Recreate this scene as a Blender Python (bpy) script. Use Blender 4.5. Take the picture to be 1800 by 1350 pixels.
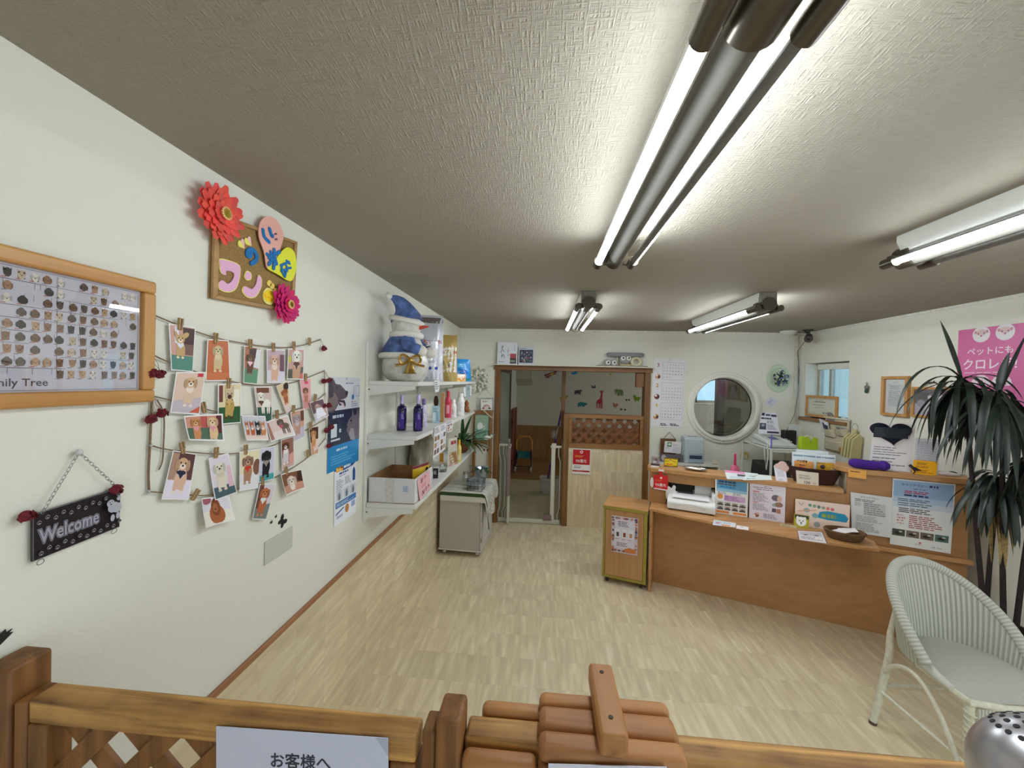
import bpy, math, random
from mathutils import Vector, Matrix
for _o in list(bpy.data.objects):
    bpy.data.objects.remove(_o)
C = bpy.context.scene.collection
SC = bpy.context.scene
RND = random.Random(7)

# ------------------------------------------------------------------ camera
CX, CZ, FPX = 1.0446, 1.769, 684.75
YAW, PITCH, ROLL = 0.08012, -0.009875, -0.024304
def _axes():
    cy, sy, cp, sp, cr, sr = (math.cos(YAW), math.sin(YAW), math.cos(PITCH), math.sin(PITCH), math.cos(ROLL), math.sin(ROLL))
    f = Vector((-sy*cp, cy*cp, sp)); r = Vector((cy, sy, 0)); u = r.cross(f)
    return cr*r - sr*u, sr*r + cr*u, f
AR, AU, AF = _axes()
CAM = Vector((CX, 0, CZ))
cam_data = bpy.data.cameras.new('camera')
cam_data.sensor_width = 36; cam_data.sensor_fit = 'HORIZONTAL'
cam_data.lens = FPX/1800*36; cam_data.clip_start = 0.02; cam_data.clip_end = 100
cam = bpy.data.objects.new('camera', cam_data); C.objects.link(cam)
cam.matrix_world = Matrix(((AR.x, AU.x, -AF.x, CAM.x), (AR.y, AU.y, -AF.y, CAM.y), (AR.z, AU.z, -AF.z, CAM.z), (0, 0, 0, 1)))
SC.camera = cam

# ------------------------------------------------------------------ world, exposure
SC.view_settings.view_transform = 'Standard'
SC.view_settings.look = 'None'
SC.view_settings.gamma = 1
SC.view_settings.use_curve_mapping = False
SC.view_settings.exposure = 0.80
SC.cycles.use_denoising = True
SC.cycles.max_bounces = 8
SC.cycles.diffuse_bounces = 5
SC.cycles.sample_clamp_indirect = 6
SKY = 1.5           # strength of the overcast daylight outside
TUBE = 33.0          # strength of the fluorescent tubes
w = bpy.data.worlds.new('overcast_sky'); SC.world = w; w.use_nodes = True
w.node_tree.nodes['Background'].inputs[0].default_value = (0.80, 0.91, 1.0, 1)
w.node_tree.nodes['Background'].inputs[1].default_value = SKY

# ------------------------------------------------------------------ room measures
H, D, XR, ZT = 2.4, 4.796, 4.06, 0.7265     # ceiling, back wall, right wall, dado height
def ray(x, y): return AF + AR*((x-900)/FPX) - AU*((y-675)/FPX)
def on(x, y, axis, val):
    """the point of the plane axis=val that is seen at photo position x, y"""
    v = ray(x, y); return CAM + v*((val - CAM[axis])/v[axis])
def onp(x, y, P, n):
    v = ray(x, y); n = Vector(n); return CAM + v*((Vector(P)-CAM).dot(n)/v.dot(n))
def LW(x, y, off=0.0): return on(x, y, 0, off)
def BW(x, y, off=0.0): return on(x, y, 1, D-off)
def RW(x, y, off=0.0): return on(x, y, 0, XR-off)
def FL(x, y, z=0.0): return on(x, y, 2, z)

# ------------------------------------------------------------------ materials
def lin(c):
    r = []
    for v in c[:3]:
        v = v/255.0
        r.append(v/12.92 if v <= 0.04045 else ((v+0.055)/1.055)**2.4)
    return tuple(r)
_M = {}
def nodes(m):
    m.use_nodes = True
    nt = m.node_tree
    return nt, nt.nodes['Principled BSDF']
def mat(name, c, rough=0.55, metal=0.0, var=0.06, bump=0.0, scale=40.0, trans=0.0, coat=0.0, spec=0.5, emit=0.0, alpha=1.0, stretch=None):
    if name in _M: return _M[name]
    m = bpy.data.materials.new(name); _M[name] = m
    nt, b = nodes(m)
    col = lin(c)
    b.inputs['Base Color'].default_value = (*col, 1)
    b.inputs['Roughness'].default_value = rough
    b.inputs['Metallic'].default_value = metal
    b.inputs['Specular IOR Level'].default_value = spec
    b.inputs['Transmission Weight'].default_value = trans
    b.inputs['Coat Weight'].default_value = coat
    b.inputs['Alpha'].default_value = alpha
    if emit:
        b.inputs['Emission Color'].default_value = (*col, 1); b.inputs['Emission Strength'].default_value = emit
    if var or bump:
        tc = nt.nodes.new('ShaderNodeTexCoord'); mp = nt.nodes.new('ShaderNodeMapping')
        if stretch: mp.inputs['Scale'].default_value = stretch
        nz = nt.nodes.new('ShaderNodeTexNoise'); nz.inputs['Scale'].default_value = scale; nz.inputs['Detail'].default_value = 4
        nt.links.new(tc.outputs['Object'], mp.inputs[0]); nt.links.new(mp.outputs[0], nz.inputs['Vector'])
        if var:
            rp = nt.nodes.new('ShaderNodeValToRGB')
            rp.color_ramp.elements[0].position = 0.3; rp.color_ramp.elements[1].position = 0.7
            rp.color_ramp.elements[0].color = (*[v*(1-var*2) for v in col], 1)
            rp.color_ramp.elements[1].color = (*[min(1, v*(1+var*2)) for v in col], 1)
            nt.links.new(nz.outputs['Fac'], rp.inputs[0]); nt.links.new(rp.outputs[0], b.inputs['Base Color'])
        if bump:
            bp = nt.nodes.new('ShaderNodeBump'); bp.inputs['Strength'].default_value = bump; bp.inputs['Distance'].default_value = 0.01
            nt.links.new(nz.outputs['Fac'], bp.inputs['Height']); nt.links.new(bp.outputs[0], b.inputs['Normal'])
    return m
def wood(name, c1, c2, axis=0, rough=0.5, scale=1.0, rings=6.0):
    if name in _M: return _M[name]
    m = bpy.data.materials.new(name); _M[name] = m
    nt, b = nodes(m); b.inputs['Roughness'].default_value = rough
    tc = nt.nodes.new('ShaderNodeTexCoord'); mp = nt.nodes.new('ShaderNodeMapping')
    s = [28.0*scale]*3; s[axis] = 1.6*scale; mp.inputs['Scale'].default_value = s
    nz = nt.nodes.new('ShaderNodeTexNoise'); nz.inputs['Scale'].default_value = 1.0; nz.inputs['Detail'].default_value = 6; nz.inputs['Distortion'].default_value = 0.6
    nz2 = nt.nodes.new('ShaderNodeTexNoise'); nz2.inputs['Scale'].default_value = rings; nz2.inputs['Detail'].default_value = 3
    mx = nt.nodes.new('ShaderNodeMath'); mx.operation = 'MULTIPLY_ADD'; mx.inputs[1].default_value = 0.35
    rp = nt.nodes.new('ShaderNodeValToRGB')
    rp.color_ramp.elements[0].position = 0.45; rp.color_ramp.elements[0].color = (*lin(c1), 1)
    rp.color_ramp.elements[1].position = 0.85; rp.color_ramp.elements[1].color = (*lin(c2), 1)
    L = nt.links
    L.new(tc.outputs['Object'], mp.inputs[0]); L.new(mp.outputs[0], nz.inputs['Vector']); L.new(tc.outputs['Object'], nz2.inputs['Vector'])
    L.new(nz2.outputs['Fac'], mx.inputs[0]); L.new(nz.outputs['Fac'], mx.inputs[2]); L.new(mx.outputs[0], rp.inputs[0])
    L.new(rp.outputs[0], b.inputs['Base Color'])
    bp = nt.nodes.new('ShaderNodeBump'); bp.inputs['Strength'].default_value = 0.12; bp.inputs['Distance'].default_value = 0.004
    L.new(nz.outputs['Fac'], bp.inputs['Height']); L.new(bp.outputs[0], b.inputs['Normal'])
    return m
def vinyl(name, across, along, length=0.228):
    """stone-look vinyl tile: fine streaks running along one axis, offset from row to row"""
    m = bpy.data.materials.new(name); nt, b = nodes(m); L = nt.links
    b.inputs['Roughness'].default_value = 0.42
    tc = nt.nodes.new('ShaderNodeTexCoord'); sp = nt.nodes.new('ShaderNodeSeparateXYZ'); L.new(tc.outputs['Object'], sp.inputs[0])
    def math_(op, a, bv=None):
        n = nt.nodes.new('ShaderNodeMath'); n.operation = op
        for i, v in enumerate((a, bv)):
            if v is None: continue
            if isinstance(v, (int, float)): n.inputs[i].default_value = v
            else: L.new(v, n.inputs[i])
        return n.outputs[0]
    U, V = sp.outputs[across], sp.outputs[along]
    row = math_('FLOOR', math_('DIVIDE', V, length))
    colm = math_('FLOOR', math_('DIVIDE', U, length*2))
    wn = nt.nodes.new('ShaderNodeTexWhiteNoise'); wn.noise_dimensions = '2D'
    cb = nt.nodes.new('ShaderNodeCombineXYZ'); L.new(row, cb.inputs[0]); L.new(colm, cb.inputs[1]); L.new(cb.outputs[0], wn.inputs['Vector'])
    sh = math_('MULTIPLY', wn.outputs['Value'], 30.0)
    cv = nt.nodes.new('ShaderNodeCombineXYZ')
    L.new(math_('ADD', math_('MULTIPLY', U, 26.0), sh), cv.inputs[0]); L.new(math_('ADD', math_('MULTIPLY', V, 3.2), sh), cv.inputs[1])
    nz = nt.nodes.new('ShaderNodeTexNoise'); nz.inputs['Scale'].default_value = 1.0; nz.inputs['Detail'].default_value = 5; nz.inputs['Distortion'].default_value = 0.5
    L.new(cv.outputs[0], nz.inputs['Vector'])
    rp = nt.nodes.new('ShaderNodeValToRGB'); e = rp.color_ramp.elements
    e[0].position = 0.3; e[0].color = (*lin((202, 186, 152)), 1)
    e[1].position = 0.78; e[1].color = (*lin((240, 231, 206)), 1)
    k = e.new(0.52); k.color = (*lin((216, 200, 166)), 1)
    k = e.new(0.63); k.color = (*lin((224, 210, 178)), 1)
    L.new(nz.outputs['Fac'], rp.inputs[0])
    hs = nt.nodes.new('ShaderNodeHueSaturation'); L.new(rp.outputs[0], hs.inputs['Color'])
    L.new(math_('ADD', math_('MULTIPLY', wn.outputs['Value'], 0.10), 0.95), hs.inputs['Value'])
    fr = math_('FRACT', math_('DIVIDE', V, length))
    seam = math_('LESS_THAN', fr, 0.010)
    mx = nt.nodes.new('ShaderNodeMix'); mx.data_type = 'RGBA'
    L.new(math_('MULTIPLY', seam, 0.35), mx.inputs[0]); L.new(hs.outputs[0], mx.inputs[6]); mx.inputs[7].default_value = (*lin((180, 164, 132)), 1)
    L.new(mx.outputs[2], b.inputs['Base Color'])
    _M[name] = m
    return m
def paper_wall(name, c, weave=False, strength=0.25):
    m = bpy.data.materials.new(name); nt, b = nodes(m); L = nt.links; _M[name] = m
    b.inputs['Base Color'].default_value = (*lin(c), 1); b.inputs['Roughness'].default_value = 0.8; b.inputs['Specular IOR Level'].default_value = 0.2
    tc = nt.nodes.new('ShaderNodeTexCoord'); bp = nt.nodes.new('ShaderNodeBump'); bp.inputs['Strength'].default_value = strength; bp.inputs['Distance'].default_value = 0.010 if weave else 0.006
    def nz(scale, sc, rot):
        mp = nt.nodes.new('ShaderNodeMapping'); mp.inputs['Scale'].default_value = sc; mp.inputs['Rotation'].default_value = (0, 0, rot)
        n = nt.nodes.new('ShaderNodeTexNoise'); n.inputs['Scale'].default_value = scale; n.inputs['Detail'].default_value = 3
        L.new(tc.outputs['Object'], mp.inputs[0]); L.new(mp.outputs[0], n.inputs['Vector']); return n.outputs['Fac']
    if weave:
        a = nz(210, (1, .11, 1), 0.785); c2 = nz(210, (.11, 1, 1), 0.785)
        mx = nt.nodes.new('ShaderNodeMath'); mx.operation = 'MAXIMUM'; L.new(a, mx.inputs[0]); L.new(c2, mx.inputs[1]); h = mx.outputs[0]
    else:
        h = nz(110, (1, 1, 1), 0)
    L.new(h, bp.inputs['Height']); L.new(bp.outputs[0], b.inputs['Normal'])
    return m
def print_mat(name, rough, coat=0.0):
    m = bpy.data.materials.new(name); nt, b = nodes(m); _M[name] = m
    a = nt.nodes.new('ShaderNodeAttribute'); a.attribute_name = 'Col'
    nt.links.new(a.outputs['Color'], b.inputs['Base Color'])
    b.inputs['Roughness'].default_value = rough; b.inputs['Coat Weight'].default_value = coat; b.inputs['Coat Roughness'].default_value = 0.08
    b.inputs['Specular IOR Level'].default_value = 0.35
    return m
PRINT = print_mat('printed_paper', 0.6)
GLOSS = print_mat('glossy_print', 0.35, 0.25)
def glass_mat(name, tint=(1, 1, 1), gloss=0.10, rough=0.02):
    m = bpy.data.materials.new(name); m.use_nodes = True; nt = m.node_tree; _M[name] = m
    nt.nodes.remove(nt.nodes['Principled BSDF']); out = nt.nodes['Material Output']
    t = nt.nodes.new('ShaderNodeBsdfTransparent'); t.inputs[0].default_value = (*tint, 1)
    g = nt.nodes.new('ShaderNodeBsdfGlossy'); g.inputs['Roughness'].default_value = rough
    mx = nt.nodes.new('ShaderNodeMixShader'); mx.inputs[0].default_value = gloss
    nt.links.new(t.outputs[0], mx.inputs[1]); nt.links.new(g.outputs[0], mx.inputs[2]); nt.links.new(mx.outputs[0], out.inputs['Surface'])
    return m
GLASS = glass_mat('clear_pane')
FROST = glass_mat('bluish_pane', (0.56, 0.68, 0.76))
CLEAR = glass_mat('clear_plastic', (0.93, 0.95, 0.95), 0.16, 0.08)

# ------------------------------------------------------------------ mesh builder
ORG = {}
def origin(o): return ORG.get(o.name, Vector((0, 0, 0)))
def thing(name, loc, label, cat, group=None):
    o = bpy.data.objects.new(name, None); C.objects.link(o); o.empty_display_size = 0.05
    o.location = Vector(loc); ORG[o.name] = Vector(loc)
    o['label'] = label; o['category'] = cat
    if group: o['group'] = group
    return o
def tag(o, label, cat, group=None):
    o['label'] = label; o['category'] = cat
    if group: o['group'] = group
    return o
def struct(o): o['kind'] = 'structure'; return o
class MB:
    def __init__(s): s.v = []; s.f = []; s.m = []; s.c = []; s.mi = 0; s.col = (1, 1, 1); s.sm = True; s.s = []
    def add(s, vs, fs, sm=None):
        n = len(s.v); s.v += [Vector(v) for v in vs]
        for f in fs:
            s.f.append(tuple(i+n for i in f)); s.m.append(s.mi); s.c.append(s.col); s.s.append(s.sm if sm is None else sm)
        return s
    def box(s, x0, x1, y0, y1, z0, z1):
        return s.add([(x0, y0, z0), (x1, y0, z0), (x1, y1, z0), (x0, y1, z0), (x0, y0, z1), (x1, y0, z1), (x1, y1, z1), (x0, y1, z1)],
                     [(0, 3, 2, 1), (4, 5, 6, 7), (0, 1, 5, 4), (1, 2, 6, 5), (2, 3, 7, 6), (3, 0, 4, 7)], False)
    def obox(s, c, a, b, d):
        """box about centre c with half-axis vectors a, b, d"""
        c, a, b, d = Vector(c), Vector(a), Vector(b), Vector(d)
        if a.cross(b).dot(d) < 0: d = -d
        vs = [c+a*i+b*j+d*k for k in (-1, 1) for (i, j) in ((-1, -1), (1, -1), (1, 1), (-1, 1))]
        return s.add(vs, [(0, 3, 2, 1), (4, 5, 6, 7), (0, 1, 5, 4), (1, 2, 6, 5), (2, 3, 7, 6), (3, 0, 4, 7)], False)
    def bar(s, p, q, w, h, up=(0, 0, 1)):
        p, q = Vector(p), Vector(q); d = (q-p); l = d.length; d.normalize()
        x = d.cross(Vector(up))
        if x.length < 1e-4: x = d.cross(Vector((1, 0, 0)))
        x.normalize(); y = x.cross(d)
        return s.obox((p+q)/2, d*l/2, x*w/2, y*h/2)
    def ring(s, c, ax, r, n, r2=None, ph=0.0):
        ax = Vector(ax).normalized(); t = Vector((0, 0, 1)) if abs(ax.z) < 0.9 else Vector((1, 0, 0))
        a = ax.cross(t).normalized(); b = ax.cross(a)
        return [Vector(c)+a*math.cos(ph+2*math.pi*i/n)*r+b*math.sin(ph+2*math.pi*i/n)*(r2 or r) for i in range(n)]
    def cyl(s, p, q, r, r2=None, n=16, cap=True):
        p, q = Vector(p), Vector(q); r2 = r if r2 is None else r2
        A = s.ring(p, q-p, r, n); B = s.ring(q, q-p, r2, n)
        s.add(A+B, [(i, (i+1) % n, n+(i+1) % n, n+i) for i in range(n)])
        if cap:
            s.add(A, [tuple(range(n-1, -1, -1))], False); s.add(B, [tuple(range(n))], False)
        return s
    def tube(s, pts, r, n=8, closed=False, radii=None, cap=True):
        P = [Vector(p) for p in pts]; m = len(P); vs = []; prev = None
        for i in range(m):
            if closed: d = P[(i+1) % m]-P[i-1]
            else: d = P[min(i+1, m-1)]-P[max(i-1, 0)]
            d.normalize()
            if prev is None:
                t = Vector((0, 0, 1)) if abs(d.z) < 0.9 else Vector((1, 0, 0)); a = d.cross(t).normalized()
            else:
                a = prev - d*prev.dot(d)
                a = a.normalized() if a.length > 1e-6 else d.orthogonal().normalized()
            prev = a; b = d.cross(a); rr = radii[i] if radii else r
            vs += [P[i]+(a*math.cos(2*math.pi*k/n)+b*math.sin(2*math.pi*k/n))*rr for k in range(n)]
        fs = []
        for i in range(m if closed else m-1):
            j = (i+1) % m
            fs += [(i*n+k, i*n+(k+1) % n, j*n+(k+1) % n, j*n+k) for k in range(n)]
        s.add(vs, fs)
        if not closed and cap:
            s.add(vs[:n], [tuple(range(n-1, -1, -1))]); s.add(vs[-n:], [tuple(range(n))])
        return s
    def lathe(s, prof, c=(0, 0, 0), n=24, sx=1.0, sy=1.0, M=None):
        c = Vector(c); vs = []
        for r, z in prof:
            for i in range(n):
                p = Vector((math.cos(2*math.pi*i/n)*r*sx, math.sin(2*math.pi*i/n)*r*sy, z))
                vs.append(c+(M @ p if M else p))
        fs = [(j*n+i, j*n+(i+1) % n, (j+1)*n+(i+1) % n, (j+1)*n+i) for j in range(len(prof)-1) for i in range(n)]
        s.add(vs, fs)
        if prof[0][0] > 1e-5: s.add(vs[:n], [tuple(range(n-1, -1, -1))], False)
        if prof[-1][0] > 1e-5: s.add(vs[-n:], [tuple(range(n))], False)
        return s
    def ell(s, c, r, nu=16, nv=10, M=None, wob=0.0):
        if isinstance(r, (int, float)): r = (r, r, r)
        c = Vector(c); vs = []
        for j in range(nv+1):
            t = math.pi*j/nv
            for i in range(nu):
                a = 2*math.pi*i/nu
                p = Vector((r[0]*math.sin(t)*math.cos(a), r[1]*math.sin(t)*math.sin(a), -r[2]*math.cos(t)))
                if wob: p *= 1+RND.uniform(-wob, wob)
                vs.append(c+(M @ p if M else p))
        return s.add(vs, [(j*nu+i, j*nu+(i+1) % nu, (j+1)*nu+(i+1) % nu, (j+1)*nu+i) for j in range(nv) for i in range(nu)])
    def grid(s, fn, nu, nv, closed_u=False):
        vs = [fn(i/nu, j/nv) for j in range(nv+1) for i in range(nu+1)]
        return s.add(vs, [(j*(nu+1)+i, j*(nu+1)+i+1, (j+1)*(nu+1)+i+1, (j+1)*(nu+1)+i) for j in range(nv) for i in range(nu)])
    def prism(s, pts, ext):
        """closed polygon of 3-D points extruded by vector ext"""
        P = [Vector(p) for p in pts]; e = Vector(ext); n = len(P)
        nrm = Vector((0, 0, 0))
        for i in range(n): nrm += P[i].cross(P[(i+1) % n])
        if nrm.dot(e) < 0: P.reverse()
        s.add(P+[p+e for p in P], [tuple(range(n-1, -1, -1)), tuple(range(n, 2*n))]+[(i, (i+1) % n, n+(i+1) % n, n+i) for i in range(n)], False)
        return s
    def build(s, name, mats, parent=None, bevel=0.0, seg=2, smooth=True, sub=0, solid=0.0, weld=True, angle=40):
        if not isinstance(mats, (list, tuple)): mats = [mats]
        if parent is not None: o0 = origin(parent)
        elif s.v:
            xs = [v.x for v in s.v]; ys = [v.y for v in s.v]; zs = [v.z for v in s.v]
            o0 = Vector(((min(xs)+max(xs))/2, (min(ys)+max(ys))/2, min(zs)))
        else: o0 = Vector((0, 0, 0))
        me = bpy.data.meshes.new(name)
        me.from_pydata([v-o0 for v in s.v], [], s.f)
        for m in mats: me.materials.append(m)
        me.polygons.foreach_set('material_index', s.m)
        me.polygons.foreach_set('use_smooth', [bool(x) and smooth for x in s.s])
        if any(c != (1, 1, 1) for c in s.c):
            ca = me.color_attributes.new('Col', 'FLOAT_COLOR', 'CORNER')
            buf = []
            for p, c in zip(me.polygons, s.c):
                l = (*c, 1.0) if len(c) == 3 else c
                buf += list(l)*p.loop_total
            ca.data.foreach_set('color', buf)
        me.update()
        o = bpy.data.objects.new(name, me); C.objects.link(o)
        ORG[o.name] = o0
        if parent is not None: o.parent = parent
        else: o.location = o0
        if smooth: me.set_sharp_from_angle(angle=math.radians(angle))
        if solid:
            md = o.modifiers.new('solid', 'SOLIDIFY'); md.thickness = solid; md.offset = 0
        if bevel:
            md = o.modifiers.new('bevel', 'BEVEL'); md.width = bevel; md.segments = seg; md.limit_method = 'ANGLE'; md.angle_limit = math.radians(40)
        if sub:
            md = o.modifiers.new('sub', 'SUBSURF'); md.levels = sub; md.render_levels = sub
        return o
def bx(name, x0, x1, y0, y1, z0, z1, m, parent=None, bevel=0.003):
    return MB().box(x0, x1, y0, y1, z0, z1).build(name, m, parent, bevel=bevel)
def dup(root, loc, rotz=None, label=None, group=None):
    r = root.copy(); C.objects.link(r); r.location = loc
    if rotz is not None: r.rotation_euler = (0, 0, rotz)
    if label: r['label'] = label
    if group: r['group'] = group
    for ch in list(root.children):
        c = ch.copy(); C.objects.link(c); c.parent = r
        for g in list(ch.children):
            d = g.copy(); C.objects.link(d); d.parent = c
    return r

# ------------------------------------------------------------------ lettering and printed sheets
_TX = {}
def text_mesh(t, bold=0.0):
    k = (t, bold)
    if k in _TX: return _TX[k]
    c = bpy.data.curves.new('lettering', 'FONT'); c.body = t; c.size = 1; c.resolution_u = 2; c.offset = bold; c.align_x = 'LEFT'
    o = bpy.data.objects.new('lettering', c); C.objects.link(o)
    dg = bpy.context.evaluated_depsgraph_get(); dg.update()
    me = bpy.data.meshes.new_from_object(o.evaluated_get(dg))
    V = [(v.co.x, v.co.y) for v in me.vertices]; F = [tuple(p.vertices) for p in me.polygons]
    bpy.data.objects.remove(o); bpy.data.curves.remove(c); bpy.data.meshes.remove(me)
    x0 = min(v[0] for v in V); x1 = max(v[0] for v in V)
    V = [(v[0]-x0, v[1]) for v in V]
    _TX[k] = (V, F, x1-x0)
    return _TX[k]
K = (28, 28, 32); WH = (244, 243, 240)
class Card:
    """a thin printed sheet given by its four corners; u runs left to right, v bottom to top"""
    def __init__(s, TL, TR, BR, BL, base=WH, thick=0.0012, curl=None, step=7e-5):
        s.q = [Vector(p) for p in (TL, TR, BR, BL)]
        s.W = ((s.q[1]-s.q[0]).length+(s.q[2]-s.q[3]).length)/2; s.H = ((s.q[0]-s.q[3]).length+(s.q[1]-s.q[2]).length)/2
        n = (s.q[1]-s.q[0]).cross(s.q[0]-s.q[3]); s.n = n.normalized(); s.curl = curl; s.step = step
        s.b = MB(); s.b.sm = False; s.L = 0; s.clip = 0
        s.b.col = lin(base)
        if curl:
            N = 10
            s.b.sm = True
            s.b.grid(lambda u, v: s.p(u, v, 0), N, N)
            bk = [s.p(i/N, j/N, 0)-s.n*thick for j in range(N+1) for i in range(N+1)]
            s.b.add(bk, [(j*(N+1)+i, (j+1)*(N+1)+i, (j+1)*(N+1)+i+1, j*(N+1)+i+1) for j in range(N) for i in range(N)])
            s.b.sm = False
        else:
            a = [s.p(0, 0, 0), s.p(1, 0, 0), s.p(1, 1, 0), s.p(0, 1, 0)]
            s.b.prism(a, -s.n*thick)
        s.L = 1
    def p(s, u, v, k=None):
        k = s.L if k is None else k
        if s.clip: u = min(1-s.clip, max(s.clip, u)); v = min(1-s.clip*s.W/s.H, max(s.clip*s.W/s.H, v))
        TL, TR, BR, BL = s.q
        P = (TL*(1-u)+TR*u)*v + (BL*(1-u)+BR*u)*(1-v)
        d = k*s.step
        if s.curl: d += s.curl(u, v)
        return P + s.n*d
    def up(s): s.L += 1; return s
    def P(s, pts, col, keep=False):
        if not keep: s.L += 1
        s.b.col = lin(col); s.b.add([s.p(u, v) for u, v in pts], [tuple(range(len(pts)))], False); return s
    def R(s, u0, v0, u1, v1, col, keep=False):
        if s.curl and (u1-u0) > 0.2:
            if not keep: s.L += 1
            s.b.col = lin(col); s.b.grid(lambda a, c: s.p(u0+(u1-u0)*a, v0+(v1-v0)*c), 8, 8); return s
        return s.P([(u0, v0), (u1, v0), (u1, v1), (u0, v1)], col, keep)
    def E(s, u, v, ru, rv, col, rot=0.0, n=16, keep=False):
        """ellipse: radii as fractions of the sheet's width"""
        a = s.W/s.H; cr, sr = math.cos(rot), math.sin(rot); pts = []
        if s.curl and max(ru, rv) > 0.06:
            if not keep: s.L += 1
            s.b.col = lin(col); vs = [s.p(u, v)]
            for k in (1, 2, 3):
                for i in range(n):
                    x, y = ru*k/3*math.cos(2*math.pi*i/n), rv*k/3*math.sin(2*math.pi*i/n)
                    vs.append(s.p(u+x*cr-y*sr, v+(x*sr+y*cr)*a))
            fs = [(0, 1+i, 1+(i+1) % n) for i in range(n)]
            for k in (0, 1): fs += [(1+k*n+i, 1+(k+1)*n+i, 1+(k+1)*n+(i+1) % n, 1+k*n+(i+1) % n) for i in range(n)]
            s.b.add(vs, fs, False); return s
        for i in range(n):
            x, y = ru*math.cos(2*math.pi*i/n), rv*math.sin(2*math.pi*i/n)
            pts.append((u+x*cr-y*sr, v+(x*sr+y*cr)*a))
        return s.P(pts, col, keep)
    def stroke(s, pts, wd, col, keep=False):
        """poly-line of width wd (fraction of the sheet's width)"""
        if not keep: s.L += 1
        a = s.W/s.H; s.b.col = lin(col); Q = [(u, v/a) for u, v in pts]
        for (x0, y0), (x1, y1) in zip(Q[:-1], Q[1:]):
            dx, dy = x1-x0, y1-y0; l = math.hypot(dx, dy) or 1e-6; nx, ny = -dy/l*wd/2, dx/l*wd/2
            s.b.add([s.p(x, y*a) for x, y in ((x0+nx, y0+ny), (x0-nx, y0-ny), (x1-nx, y1-ny), (x1+nx, y1+ny))], [(0, 1, 2, 3)], False)
        return s
    def frame(s, u0, v0, u1, v1, wd, col):
        a = s.W/s.H; h = wd*a
        s.L += 1
        for r in ((u0, v0, u1, v0+h), (u0, v1-h, u1, v1), (u0, v0, u0+wd, v1), (u1-wd, v0, u1, v1)): s.R(*r, col, True)
        return s
    def T(s, t, u, v, h, col, align='c', bold=0.0, w=None, rot=0.0, keep=False):
        """text with cap size h (fraction of the sheet's height), anchored at u, v (baseline)"""
        if bold and any(ord(ch) > 0x2fff for ch in t):      # heavy strokes: the same glyphs laid a hair apart
            for k, (dx, dy) in enumerate(((-1, 0), (1, 0), (0, -1), (0, 1))):
                s.T(t, u+dx*bold*0.45*h*s.H/s.W, v+dy*bold*0.45*h, h, col, align, 0.0, w, rot)
        V, F, wd = text_mesh(t, 0.0 if any(ord(ch) > 0x2fff for ch in t) else bold)
        hw = h*s.H; sx = hw
        if w: sx = min(hw, w*s.W/wd)
        x0 = {'c': -wd/2, 'l': 0, 'r': -wd}[align]
        cr, sr = math.cos(rot), math.sin(rot)
        if not keep: s.L += 1
        s.b.col = lin(col); vs = []
        for x, y in V:
            X, Y = (x+x0)*sx, y*hw
            vs.append(s.p(u+(X*cr-Y*sr)/s.W, v+(X*sr+Y*cr)/s.H))
        s.b.add(vs, F, False); return s
    def G(s, u0, v0, u1, v1, n, col, fill=0.45, seed=1, full=0.9, ragged=True):
        """n rows of unreadable small print"""
        r = random.Random(seed); s.L += 1; h = (v1-v0)/n
        for i in range(n):
            v = v1-(i+1)*h+h*(1-fill)/2; u = u0; end = u1 if not ragged else u0+(u1-u0)*r.uniform(0.6, 1.0)
            while u < end:
                l = min(r.uniform(0.03, 0.12)*(u1-u0)*2, end-u)
                s.R(u, v, u+l, v+h*fill, col, True); u += l+0.012*(1+r.random())
        return s
    def build(s, name='sheet', parent=None, m=None, label=None, cat=None, group=None):
        o = s.b.build(name, m or PRINT, parent, smooth=bool(s.curl), angle=30)
        if label: tag(o, label, cat, group)
        return o
def lq(*px, off=0.0, f=LW): return [f(x, y, off) for x, y in px]
# ================================================================== SETTING
WALL = paper_wall('wallpaper_cream', (226, 224, 211), strength=0.22)
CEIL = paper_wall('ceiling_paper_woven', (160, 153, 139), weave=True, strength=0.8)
VF = vinyl('vinyl_floor', 0, 1); VWL = vinyl('vinyl_dado', 2, 1); VHW = vinyl('vinyl_partition', 0, 2)
TRIMW = mat('white_trim_paint', (226, 224, 214), 0.45)
DWOOD = wood('brown_joinery', (104, 68, 30), (138, 96, 48), 2, 0.45)
DWOODX = wood('brown_joinery_x', (104, 68, 30), (138, 96, 48), 0, 0.45)
TRIMB = wood('dado_rail_brown', (140, 92, 56), (168, 116, 74), 1, 0.4)
Y0 = -1.6; YB = 8.8; WT = 0.10
struct(MB().box(-0.1, XR+0.25, Y0-0.1, D, -0.06, 0).build('floor', VF))
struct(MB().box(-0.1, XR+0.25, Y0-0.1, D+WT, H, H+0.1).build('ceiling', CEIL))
struct(MB().box(-0.1, 0, Y0-0.1, D+WT, 0, H).build('wall_left', WALL))
struct(MB().box(0, 0.005, Y0, D, 0, ZT).build('wall_left_dado', VWL))
struct(MB().box(0, 0.013, Y0, D, ZT-0.012, ZT+0.012).build('trim_1', TRIMB, bevel=0.004))
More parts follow.
